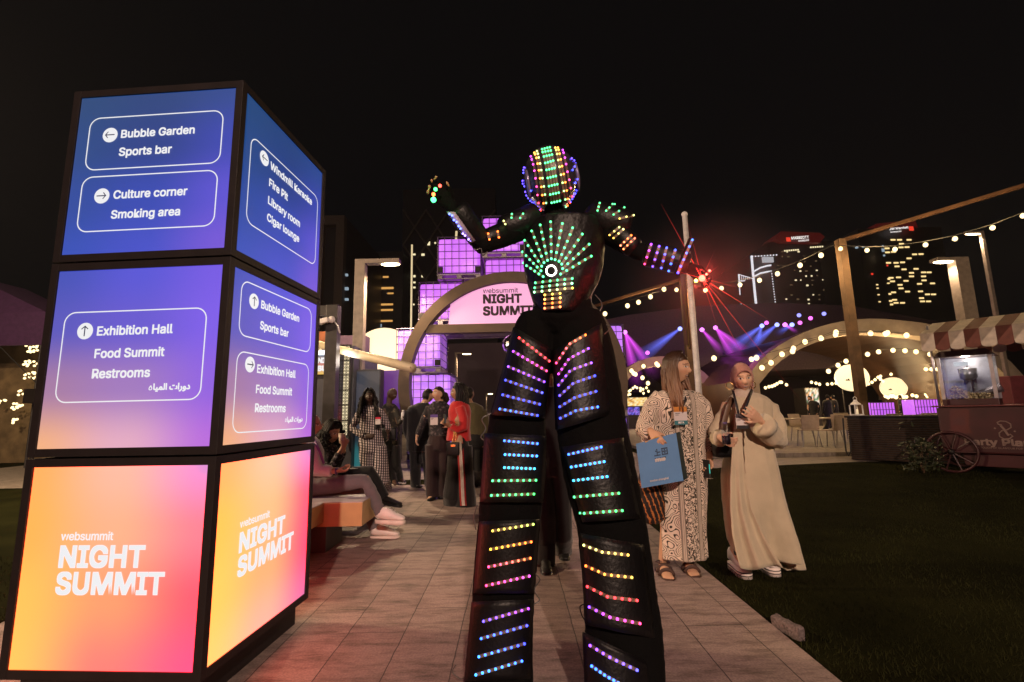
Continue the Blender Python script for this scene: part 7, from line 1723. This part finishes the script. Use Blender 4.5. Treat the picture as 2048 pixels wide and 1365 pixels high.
# woman in the checked suit
a = Fig('woman with long curly dark hair in a black and white checked suit', (758, 985), 7.5, .98, 10)
a.head(738, 795, 0, 18, -6, 0, .95); a.torso((748, 888), (748, 862), (742, 838), (739, 815), .95)
a.arm((719, 824, 0), (703, 857, 0), (732, 873, -.16), (752, 872, -.2), pn=(.2, .9, 0), side=1, curl=.4); a.arm((761, 824, .03), (774, 850, .05), (776, 868, -.05), (777, 884, -.06), pn=(-.9, -.2, 0), side=-1, curl=.5)
fl, fr = a.G(745, 983), a.G(770, 983); a.leg((740, 893), (744, 935), fl + Vector((0, .1, .09)), fl + Vector((0, -.1, .03))); a.leg((762, 893), (766, 935), fr + Vector((0, .1, .09)), fr + Vector((0, -.1, .03)))
a.body(.010, skin_paint(a.M, DKS, (.09, .022, .02), hairc=(.008, .006, .005)))
top(a, [(812, 730, 750, .03), (818, 718, 762, .02), (830, 715, 765), (850, 719, 763), (866, 721, 764), (882, 718, 767), (893, 716, 770)], [([(722, 822), (712, 842, 0), (704, 857, 0), (716, 866, -.09), (729, 872, -.14)], [.06, .058, .056, .052, .045]), ([(759, 822, .03), (770, 838, .04), (775, 852, .04), (777, 862, 0)], [.055, .052, .05, .045])], CHK)
trousers(a, (718, 770, 892), [(733, 895, 0), (736, 930, -.02), (742, 960, 0), fl + Vector((0, .06, .03))], [(757, 895, 0), (762, 930, -.02), (767, 960, 0), fr + Vector((0, .06, .03))], CHK, [.125, .115, .095, .10])
for f in (fl, fr): stand_feet(a, f + Vector((0, .12, 0)), f + Vector((0, -.11, 0)), (M_SHOEB, M_SHOEB))
bm = BM(); hair_cap(bm, a.M, 1.16, .012, 5); strands(bm, a.M, .36, 90, 6, .010, 1.28, (-112, 112), .011, .02, (0, -.05, -1)); strands(bm, a.M, .34, 26, 16, .010, 1.3, (70, 112), .011, .02, (.08, -.28, -1)); strands(bm, a.M, .34, 26, 26, .010, 1.3, (-112, -70), .011, .02, (-.08, -.28, -1)); a.part('hair', bm, H_BLACK)
bm = BM(); prism(bm, [a.P(745, 817, -.075), a.P(755, 817, -.075), a.P(760, 832, -.125), a.P(759, 858, -.135), a.P(749, 858, -.135), a.P(747, 832, -.125)], (0, .03, 0)); a.part('black_top', bm, M_BLACK)
id_badge('white badge with red band on the checked suit', a, a.P(756, 842, -.155), .08, .11, 0, lin(190, 20, 60))
bm = BM(); loft(bm, [a.P(731, 873, -.14), a.P(733, 873, -.155)], [.032, .032], 12); a.part('watch', bm, M_STEELJ)
# bald man behind her, holding a bottle
b = Fig('bald man in a dark patterned jacket holding a small bottle, behind the checked suit', (790, 968), 8.5, 1.0, 40)
b.head(784, 789, 0, 70, 22, 0, .98); b.torso((782, 880), (781, 858), (778, 835), (778, 812), .95)
b.arm((768, 822, .1), (766, 850, .1), (782, 862, -.1), (790, 860, -.15), pn=(0, .5, -.8), side=1, curl=.5); b.arm((790, 822, -.05), (797, 848, -.08), (806, 838, -.2), (812, 836, -.24), pn=(.2, .2, .9), side=1, curl=.7)
fl, fr = b.G(783, 972), b.G(796, 967); b.leg((777, 890), (780, 930), fl + Vector((0, .1, .09)), fl + Vector((.1, -.12, .03))); b.leg((790, 890), (792, 928), fr + Vector((0, .1, .09)), fr + Vector((.12, -.1, .03)))
b.body(.011, skin_paint(b.M, (.075, .036, .02), (.10, .03, .025)))
top(b, [(808, 770, 788), (815, 764, 796), (832, 762, 800), (850, 763, 800), (870, 764, 800), (890, 765, 801)], [([(768, 820, .08), (766, 840, .1), (768, 853, .06), (780, 861, -.07)], [.06, .055, .052, .045]), ([(792, 820, -.05), (797, 836, -.08), (799, 846, -.1), (805, 840, -.18)], [.06, .055, .05, .042])], CAMO)
trousers(b, (765, 800, 890), [(775, 892, 0), (778, 930, 0), fl + Vector((0, .08, .04))], [(790, 892, 0), (792, 930, 0), fr + Vector((0, .08, .04))], M_BLACK, [.10, .085, .08])
for f in (fl, fr): stand_feet(b, f + Vector((-.06, .13, 0)), f + Vector((.14, -.1, 0)), (M_SHOEB, M_SOLE))
t = thing('water_bottle', 'small pale bottle held up by the bald man next to the ring', 'bottle', b.loc + b.P(806, 832, -.22)); bm = BM(); loft(bm, [(0, 0, -.07), (0, 0, .05), (0, 0, .065), (0, 0, .08)], [.034, .034, .02, .018], 12); obj('bottle_body', bm, pm('pale_plastic', (.55, .55, .58), .25), t, True); bm = BM(); loft(bm, [(0, 0, .081), (0, 0, .10)], [.02, .02], 10); obj('bottle_cap', bm, MT['white_paint'], t)
pp = b.P(775, 868, -.32); t = thing('pouch_bag', 'small black bag with gold clasp carried by the bald man', 'bag', b.loc + pp); bm = BM(); box(bm, (-.10, -.05, -.12), (.16, .05, .10), .03); obj('pouch', bm, M_LEATHER, t, True); bm = BM(); tube(bm, (-.03, -.06, .12), (.05, -.06, -.02), .008, 6); obj('clasp', bm, M_GOLD, t)
# man in the dark suit, back to us
c = Fig('man in a dark navy suit seen from behind, next to the glowing tanks', (832, 978), 7.9, 1.02, 150)
c.head(856, 792, .02, 125, 8, 0, .98); c.torso((842, 880), (842, 860), (842, 838), (846, 812), 1.0)
c.arm((815, 824, 0), (812, 862, .05), (822, 886, .1), (828, 898, .1), pn=(1, 0, 0), side=-1); c.arm((866, 824, 0), (872, 855, .1), (866, 885, .1), (866, 900, .1), pn=(-1, 0, 0), side=1)
fl, fr = c.G(830, 978), c.G(858, 974); c.leg((832, 890), (832, 935), fl + Vector((0, .05, .09)), fl + Vector((.04, .1, .03))); c.leg((853, 890), (856, 935), fr + Vector((0, .05, .09)), fr + Vector((.04, .1, .03)))
c.body(.011, skin_paint(c.M, LTS, (.25, .08, .06), hairc=(.008, .006, .005), beard=(.05, .025, .015)))
top(c, [(806, 838, 856), (814, 818, 866), (826, 812, 870), (850, 813, 868), (870, 814, 868), (890, 813, 870), (902, 814, 869)], [([(817, 822), (813, 845), (812, 862, .04), (820, 884, .1)], [.062, .06, .056, .048]), ([(864, 822), (870, 842), (872, 858, .08), (867, 884, .1)], [.06, .058, .056, .048])], SUIT)
trousers(c, (815, 868, 890), [(830, 893, 0), (831, 935, 0), fl + Vector((0, .04, .04))], [(854, 893, 0), (857, 935, 0), fr + Vector((0, .04, .04))], SUIT, [.105, .09, .085])
for f in (fl, fr): stand_feet(c, f + Vector((-.02, .02, 0)), f + Vector((.12, -.06, 0)) if f is fl else f + Vector((.1, .2, 0)), (M_SHOEB, M_SHOEB))
bm = BM(); hair_cap(bm, c.M, 1.06, .006, 8); c.part('hair', bm, H_BLACK)
bm = BM(); loft(bm, [c.P(845, 806, 0), c.P(846, 811, 0)], [.064, .068], 14); c.part('shirt_collar', bm, MT['white_paint'])
# woman in the dark patterned knit
d = Fig('woman with a dark ponytail in a dark patterned top and maroon trousers', (882, 1000), 6.9, 1.0, -25)
d.head(877, 789, 0, -48, -8, 0, .97); d.torso((878, 880), (878, 858), (878, 838), (880, 811), .9)
d.arm((856, 818, 0), (843, 850, -.02), (834, 872, -.03), (832, 890, -.05), pn=(.8, 0, .1), side=1, curl=.35); d.arm((900, 818, .02), (910, 846, .0), (897, 853, -.2), (890, 846, -.26), pn=(-.6, .5, 0), side=1, curl=.5)
fl, fr = d.G(866, 1003), d.G(888, 999); d.leg((868, 892), (867, 945), fl + Vector((0, .1, .1)), fl + Vector((-.05, -.08, .03))); d.leg((888, 892), (888, 945), fr + Vector((0, .1, .1)), fr + Vector((-.03, -.08, .03)))
d.body(.009, skin_paint(d.M, LTS, (.26, .07, .06), hairc=(.014, .009, .006), mouth_open=.5))
top(d, [(803, 868, 888, .0), (809, 860, 896), (818, 853, 903), (838, 855, 902), (858, 858, 900), (872, 857, 903)], [([(859, 814), (850, 834), (843, 851, -.02), (835, 870, -.03)], [.052, .05, .046, .040]), ([(898, 814, .02), (906, 832, .02), (909, 847, .0), (899, 853, -.17)], [.052, .05, .046, .040])], PATT, 'knit_top', .6, .010, .004)
trousers(d, (853, 903, 885), [(866, 890, 0), (865, 945, 0), (865, 985, 0), fl + Vector((0, .06, .04))], [(890, 890, 0), (890, 945, 0), (888, 985, 0), fr + Vector((0, .06, .04))], MAROON, [.115, .10, .10, .10])
for f in (fl, fr): stand_feet(d, f + Vector((.02, .12, 0)), f + Vector((-.04, -.11, 0)), (M_SHOEB, M_SHOEB))
bm = BM(); hair_cap(bm, d.M, 1.05, .003, 2); ell(bm, d.M @ Vector((0, .115, -.01)), (.055, .05, .06), 0, 14, 10); loft(bm, [d.M @ Vector((0, .12, 0)), d.M @ Vector((0, .15, -.06)), d.M @ Vector((0, .13, -.14))], [.045, .05, .02], 12); d.part('hair', bm, H_DKBROWN)
bm = BM(); ell(bm, d.M @ Vector((.07, 0, -.05)), (.006, .006, .018)); d.part('earring', bm, M_GOLD)
bm = BM()
for pts in ([(866, 803, -.06), (865, 822, -.14), (865, 832, -.15)], [(888, 803, -.04), (875, 820, -.14), (868, 832, -.15)]): loft(bm, d.pts(*pts), [(.007, .003)] * 3, 6, hint=(0, 1, 0))
d.part('lanyard', bm, M_LANY)
id_badge('badge with a blue and red band on the dark patterned top', d, d.P(868, 840, -.165), .105, .145, 0, lin(90, 70, 150), (.35, .25, .32))
# woman in the red blazer
e = Fig('woman with long black hair in a red blazer and side striped black trousers', (922, 1012), 6.35, 1.0, -70)
e.head(917, 786, 0, -82, 0, 0, .98); e.torso((918, 885), (918, 862), (917, 840), (920, 812), .95)
e.arm((919, 822, -.10), (926, 855, -.155), (899, 852, -.2), (888, 845, -.22), pn=(.2, .6, .6), side=-1, curl=.6); e.arm((922, 822, .14), (910, 856, .1), (895, 850, -.05), (886, 842, -.1), pn=(0, -.6, .3), side=1, curl=.6)
fl, fr = e.G(912, 1012), e.G(930, 1015); e.leg((915, 892), (912, 950), fl + Vector((.02, .05, .1)), fl + Vector((-.1, 0, .03))); e.leg((928, 892), (930, 950), fr + Vector((.02, .05, .1)), fr + Vector((-.1, 0, .03)))
e.body(.009, skin_paint(e.M, MDS, (.22, .05, .045), hairc=(.007, .005, .005)))
top(e, [(803, 906, 930, .0), (810, 900, 938), (822, 897, 942), (842, 897, 941), (858, 896, 940), (872, 894, 941), (882, 893, 942)], [([(920, 816, -.10), (927, 838, -.16), (927, 856, -.18), (915, 860, -.19), (902, 853, -.2)], [.062, .06, .058, .052, .045]), ([(918, 818, .1), (908, 848, .1), (898, 850, -.03)], [.055, .05, .042])], REDB, 'blazer', .8, .010, .004, dmin=.12)
tr = trousers(e, (899, 943, 888), [(911, 893, 0), (909, 945, 0), (905, 990, 0), fl + Vector((-.02, .03, .02))], [(929, 893, -.02), (931, 945, -.02), (932, 990, -.02), fr + Vector((0, .02, .02))], M_BLACK, [.105, .105, .125, .15])
bm = BM(); bt_ = BVHTree.FromPolygons([v.co.copy() for v in tr.data.vertices], [tuple(p.vertices) for p in tr.data.polygons])
def side_band(pl, w_, lift):
    bm = BM(); rows = []
    for px, py in pl:
        r = []
        for s in (-1, 0, 1):
            q = e.P(px + s * w_, py, -.6); dd = (ray(px + s * w_, py)).normalized(); h = bt_.ray_cast(Vector((0, 0, CAMH)) - e.loc, dd)
            r.append(bm.verts.new((h[0] if h[0] is not None else e.P(px + s * w_, py, -.15)) - dd * lift))
        rows.append(r)
    for A, B in zip(rows, rows[1:]):
        for i in range(2): bm.faces.new((A[i], A[i + 1], B[i + 1], B[i]))
    bmesh.ops.solidify(bm, geom=bm.faces[:], thickness=-.002); return bm
SP = [(919.5, 884), (921, 905), (922.5, 930), (924, 955), (925, 980), (926, 1000), (927, 1012)]
o = obj('side_stripe', side_band(SP, 6.5, .006), REDB, tr, True); obj('stripe_centre', side_band(SP, 3.2, .012), pm('cream_braid', (.60, .50, .46), .7), o, True)
for f in (fl, fr): stand_feet(e, f + Vector((.08, .06, 0)), f + Vector((-.13, 0, 0)), (M_SHOEB, M_SHOEB))
bm = BM(); hair_cap(bm, e.M, 1.10, .006, 4); strands(bm, e.M, .30, 80, 12, 0, 1.16, (-104, 104), .013, .012); e.part('hair', bm, H_BLACK)
bm = BM(); 
for pts in ([(905, 884, -.22), (908, 870, -.23), (911, 852, -.22), (912, 842, -.2)], [(911, 884, -.22), (912, 870, -.23), (914, 854, -.22), (914, 842, -.2)]):
    q = e.pts(*pts)
    for A, B in zip(q, q[1:]):
        n = max(2, int((B - A).length / .02))
        for i in range(n): ell(bm, A.lerp(B, i / n), (.010, .007, .013), 0, 6, 5)
hb_ = e.P(907, 897, -.22); t = thing('chain_bag', 'small black handbag on gold chains at the red blazer wearer\'s side', 'bag', e.loc + hb_)
o = obj('chain', bm, M_GOLD, t); o.data.transform(Matrix.Translation(-hb_)); bm = BM(); box(bm, (-.085, -.04, -.09), (.075, .04, .075), .015); obj('pouch', bm, M_LEATHER, t, True); bm = BM(); box(bm, (-.03, -.047, .02), (.03, -.04, .05), .004); obj('flap_lock', bm, M_GOLD, t)
t = thing('phone', 'phone held up by the woman in the red blazer', 'phone', e.loc + e.P(889, 838, -.24), .5); bm = BM(); box(bm, (-.006, -.035, -.06), (.006, .035, .06), .004); obj('casing', bm, MT['rubber'], t); bm = BM(); box(bm, (.0062, -.031, -.055), (.0072, .031, .055)); obj('screen', bm, em('phone_screen', (.6, .7, .8), .6), t)
# man in olive behind the red blazer
g = Fig('man in an olive jacket mostly hidden behind the woman in the red blazer', (948, 975), 7.5, 1.0, 170)
g.head(938, 789, 0, 150, 0, 0, .98); g.torso((948, 880), (948, 860), (948, 838), (942, 812), 1.0)
g.arm((926, 824, 0), (922, 855, .05), (926, 880, .05), (928, 896, .05), pn=(1, 0, 0), side=-1); g.arm((968, 824, 0), (972, 855, .0), (970, 880, -.03), (969, 896, -.05), pn=(-1, 0, 0), side=1)
fl, fr = g.G(938, 976), g.G(957, 973); g.leg((940, 890), (940, 935), fl + Vector((0, 0, .09)), fl + Vector((0, .15, .03))); g.leg((958, 890), (958, 935), fr + Vector((0, 0, .09)), fr + Vector((0, .15, .03)))
g.body(.012, skin_paint(g.M, MDS, (.2, .06, .05), hairc=(.008, .006, .005)))
top(g, [(806, 934, 952), (814, 924, 966), (828, 920, 971), (850, 921, 970), (872, 922, 970)], [([(926, 822), (922, 840), (922, 855, .05), (926, 876, .05)], [.06, .056, .052, .045]), ([(966, 822), (971, 840), (972, 856), (970, 876, -.02)], [.06, .056, .052, .045])], OLIVE)
trousers(g, (922, 970, 880), [(938, 885, 0), (938, 935, 0), fl + Vector((0, .02, .04))], [(958, 885, 0), (958, 935, 0), fr + Vector((0, .02, .04))], M_BLACK, [.105, .085, .08])
for f in (fl, fr): stand_feet(g, f + Vector((0, -.04, 0)), f + Vector((0, .2, 0)), (M_SHOEB, M_SOLE))
bm = BM(); hair_cap(bm, g.M, 1.07, .006, 6); g.part('hair', bm, H_BLACK)
# person in dark clothes close behind the stilt walker
h = Fig('person in black close behind the stilt walker, seen between the long legs', (1096, 1136), None, 1.0, 0)
h.head(1096, 728, .02, 10, 0, 0, .98); h.torso((1100, 910), (1098, 870), (1096, 830), (1096, 780, .02), .95)
h.arm((1052, 795), (1040, 860), (1046, 915), (1048, 945), pn=(1, 0, 0), side=1); h.arm((1140, 795), (1152, 860), (1146, 915), (1144, 945), pn=(-1, 0, 0), side=-1)
fl, fr = h.G(1092, 1146), h.G(1128, 1118); h.leg((1084, 930), (1088, 1030, -.04), fl + Vector((0, .1, .1)), fl + Vector((0, -.1, .03))); h.leg((1118, 930), (1122, 1025, .02), fr + Vector((0, .1, .1)), fr + Vector((0, -.1, .03)))
sk_h = skin_paint(h.M, LTS, (.2, .06, .05), hairc=(.01, .007, .005)); h.body(.012, lambda co: (.004, .004, .004) if co.z < .5 else sk_h(co))
top(h, [(775, 1078, 1114), (790, 1056, 1136), (815, 1050, 1142), (860, 1056, 1138), (900, 1054, 1140), (930, 1052, 1142)], [([(1058, 792), (1048, 830), (1041, 862), (1046, 910)], [.06, .055, .05, .042]), ([(1134, 792), (1146, 830), (1151, 862), (1146, 910)], [.06, .055, .05, .042])], M_BLACK, 'sweater')
bm = BM()
for pl in ([h.P(1080, 920), h.P(1088, 1030, -.04), h.P(1091, 1085, .02), fl + Vector((0, .06, .03))], [h.P(1118, 920), h.P(1122, 1025, .02), h.P(1126, 1070, .06), fr + Vector((0, .08, .03))]): loft(bm, pl, [.105, .086, .078, .075], 14)
loft(bm, [h.P(1098, 895), h.P(1098, 925), h.P(1098, 950)], [(.14, .10), (.16, .115), (.14, .11)], 16, hint=(0, 1, 0)); me = remesh(bm, .011, 2, 'trousers'); wrinkle(me, .005, 10, 3); obj_me('trousers', me, M_BLACK, h.root, True)
for f in (fl, fr): stand_feet(h, f + Vector((0, .14, 0)), f + Vector((0, -.12, 0)), (M_SHOEB, M_SHOEB))
bm = BM(); hair_cap(bm, h.M, 1.07, .006, 1); h.part('hair', bm, H_DKBROWN)
# ---- bench and the seated pair
WOOD = pm('birch_ply', (.48, .32, .15), .55, 0, .12, 6); LILT = pm('lilac_lit_top', (.42, .36, .40), .5, 0, .08)  # lilac light on the wooden seat painted into a separate top sheet
bn = thing('bench', 'long pale plywood bench with a lilac lit top beside the light boxes', 'bench', (-2.2, 4.3, 0))
bm = BM(); box(bm, (-.75, -.95, .28), (.5, .03, .44), .004); obj('front_slab', bm, WOOD, bn); bm = BM(); box(bm, (-.75, .034, .24), (.84, .46, .44), .004); obj('end_slab', bm, WOOD, bn); bm = BM(); box(bm, (-.75, .464, .24), (.22, 2.2, .44), .004); obj('rear_slab', bm, WOOD, bn)
bm = BM(); box(bm, (-.745, -.945, .4402), (.495, .03, .447)); box(bm, (-.745, .04, .4402), (.835, .455, .447)); box(bm, (-.745, .47, .4402), (.215, 2.195, .447)); obj('seat_top', bm, LILT, bn)
for (x, y) in ((-.4, -.7), (-.4, 1.8), (.4, .25)): bm = BM(); box(bm, (x - .12, y - .2, 0), (x + .12, y + .2, .239 if y > 0 else .279)); obj('leg', bm, MT['dark_steel'], bn)
s = Fig('seated man in white knit, mauve trousers and sneakers, beside the light boxes', (640, 1040), 4.75, 1.0, 90)
s.head(621, 851, 0, 90, 6, 0, 1.0); s.torso((610, 962), (612, 932), (615, 903), (615, 879), .95)
s.arm((620, 897, -.16), (634, 943, -.2), (672, 943, -.17), (694, 942, -.15), pn=(.1, .3, 1), side=1, curl=.45); s.arm((618, 900, .16), (632, 940, .18), (676, 940, .0), (696, 938, -.06), pn=(0, -.3, 1), side=-1, curl=.4)
hL, hR = s.P(606, 976, -.08), s.P(606, 976, .10)
k1, k2 = s.P(733, 962, -.10), s.P(722, 985, .12); a1, a2 = s.P(762, 1030, -.14), s.P(752, 1062, .10)
s.leg(hL, k1, a1); s.leg(hR, k2, a2)
s.body(.009, skin_paint(s.M, (.42, .22, .15), (.2, .07, .06)))
top(s, [(872, 604, 626), (880, 597, 637), (900, 592, 646), (930, 590, 646), (955, 588, 644), (975, 586, 642)], [([(620, 891, -.14), (626, 920, -.19), (636, 943, -.2), (654, 943, -.18), (664, 943, -.175)], [.068, .064, .06, .052, .046]), ([(619, 894, .14), (626, 920, .18), (638, 940, .16), (660, 941, .05)], [.066, .062, .056, .048])], WHITEK, 'sweater', .9, .011, .006)
bm = BM(); loft(bm, [hL - Vector((.06, 0, 0)), hL.lerp(k1, .5), k1 + Vector((-.01, 0, .0)), k1.lerp(a1, .3), k1.lerp(a1, .96)], [.098, .08, .064, .058, .050], 16); loft(bm, [hR - Vector((.06, 0, 0)), hR.lerp(k2, .5), k2, k2.lerp(a2, .3), k2.lerp(a2, .93)], [.098, .08, .063, .058, .052], 16)
loft(bm, [s.P(590, 968), s.P(606, 972), s.P(622, 972)], [.12, .15, .12], 14, hint=(0, 0, 1)); me = remesh(bm, .010, 2, 'trousers'); wrinkle(me, .007, 13, 4, (1, 1, 1)); obj_me('trousers', me, GREYT, s.root, True)
f1_, f2_ = a1 + Vector((-.03, 0, -.075)), Vector((a2.x - .03, a2.y, 0.002)); 
shoe(s, f1_, f1_ + Vector((.255, -.03, -.01)), 1, (M_WHITE_SHOE, M_SOLE), .115, 'sneaker', .036, .050); shoe(s, f2_, f2_ + Vector((.26, -.03, 0)), 1, (M_WHITE_SHOE, M_SOLE), .115, 'sneaker', .034, .050)
bm = BM(); tube(bm, s.M @ Vector((.078, .01, .012)), s.M @ Vector((.066, -.092, .012)), .0035, 6); loft(bm, [s.M @ Vector((.035 + .022 * math.cos(2 * PI * i / 14), -.104, .006 + .018 * math.sin(2 * PI * i / 14))) for i in range(15)], .003, 5); s.part('glasses', bm, M_GOLD)
bm = BM(); loft(bm, [s.P(671, 943, -.17), s.P(675, 943, -.168)], [.032, .032], 12); s.part('wristband', bm, pm('purple_band', (.09, .03, .14), .5))
bm = BM(); loft(bm, s.pts((628, 880, -.17), (640, 905, -.19), (648, 928, -.17)), [(.012, .003)] * 3, 6); s.part('lanyard', bm, pm('violet_lanyard', (.16, .05, .26), .5))
t = thing('phone', 'dark phone in the hand of the seated man', 'phone', s.loc + s.P(700, 938, -.13), 1.2); bm = BM(); box(bm, (-.035, -.07, -.004), (.035, .07, .004), .003); obj('casing', bm, MT['rubber'], t)
q = Fig('seated woman with curly dark hair in black patterned blouse drinking from a cup', (668, 1000), 5.45, .96, 65)
q.head(664, 866, 0, 62, 12, 0, .98); q.torso((650, 950), (650, 928), (650, 908), (652, 890), .95)
q.arm((646, 905, -.14), (664, 934, -.2), (686, 894, -.2), (692, 882, -.18), pn=(-.5, .6, .2), side=1, curl=.8); q.arm((658, 905, .14), (672, 930, .12), (688, 900, -.02), (692, 888, -.06), pn=(-.5, -.3, .2), side=-1, curl=.6)
hL, hR = q.P(652, 955, -.06), q.P(652, 955, .12); k1, k2 = q.P(742, 944, -.05), q.P(728, 952, .14); a1, a2 = q.P(770, 995, -.08), q.P(740, 1015, .14); q.leg(hL, k1, a1); q.leg(hR, k2, a2)
q.body(.009, skin_paint(q.M, LTS, (.25, .07, .06), hairc=(.012, .008, .006)))
top(q, [(886, 642, 662), (893, 636, 674), (910, 634, 678), (932, 636, 678), (955, 634, 684)], [([(645, 903, -.12), (655, 922, -.18), (666, 934, -.2), (680, 908, -.2)], [.062, .06, .056, .045]), ([(660, 903, .12), (668, 922, .13), (674, 930, .1), (686, 904, 0)], [.06, .055, .05, .042])], fleck('black_floral', (.008, .007, .008), (.20, .17, .19), 34, .54, .62), 'blouse', .85, .010)
bm = BM(); loft(bm, [hL - Vector((.05, 0, 0)), hL.lerp(k1, .5), k1, k1.lerp(a1, .35), a1], [.10, .085, .068, .06, .05], 14); loft(bm, [hR - Vector((.05, 0, 0)), hR.lerp(k2, .5), k2, k2.lerp(a2, .35), a2], [.10, .085, .066, .06, .05], 14); loft(bm, [q.P(640, 950), q.P(652, 952), q.P(664, 952)], [.12, .15, .12], 14, hint=(0, 0, 1)); me = remesh(bm, .011, 2, 'trousers'); obj_me('trousers', me, M_BLACK, q.root, True)
for f_, dz in ((a1, 0), (a2, 0)): hl = f_ + Vector((-.03, 0, -.07)); shoe(q, hl, hl + Vector((.22, -.04, -.03)), 1, (M_SHOEB, M_SHOEB), .07)
bm = BM(); hair_cap(bm, q.M, 1.2, .02, 12); strands(bm, q.M, .20, 90, 33, .016, 1.32, (-108, 108), .012, .03); strands(bm, q.M, .10, 50, 35, .018, 1.36, (-105, 105), .010, .03); q.part('hair', bm, H_BLACK)
t = thing('paper_cup', 'pale paper cup held at the mouth of the seated woman', 'cup', q.loc + q.P(684, 878, -.17)); bm = BM(); loft(bm, [(0, 0, -.05), (0, 0, .05)], [.028, .038], 14); loft(bm, [(0, 0, .051), (0, 0, .058)], [.04, .04], 14); obj('cup_body', bm, pm('cup_paper', (.62, .52, .42), .6), t, True)
# standing guests far off on the terrace: dark figures between the tables
for (px, Y, lb, rz) in ((1655, 22, 'distant dark figure behind the chairs, left of the nearer disc lantern', .4), (1672, 23.5, 'second distant dark figure, just left of the timber post', 1.2), (1632, 24, 'distant dark figure in front of the bright screen', 2.2), (1806, 26, 'distant dark figure between the two purple bars', .9)):
    r = dup(c.root, (at(px, 830, Y).x, Y, .1), rz, lb); r['group'] = 'distant figures on the terrace'
# ---- thin night haze that catches the lamps
bm = BM(); box(bm, (-260, -40, -1), (300, 260, 110))
hm, ht, HN, HL, hb = nt('night_haze'); HN.remove(hb); pv = HN.new('ShaderNodeVolumePrincipled'); pv.inputs['Density'].default_value = 0.0003; pv.inputs['Color'].default_value = (.9, .9, .95, 1); pv.inputs['Anisotropy'].default_value = 0.4
HL.new(pv.outputs[0], HN['Material Output'].inputs['Volume'])
struct('haze', bm, hm, 'stuff')
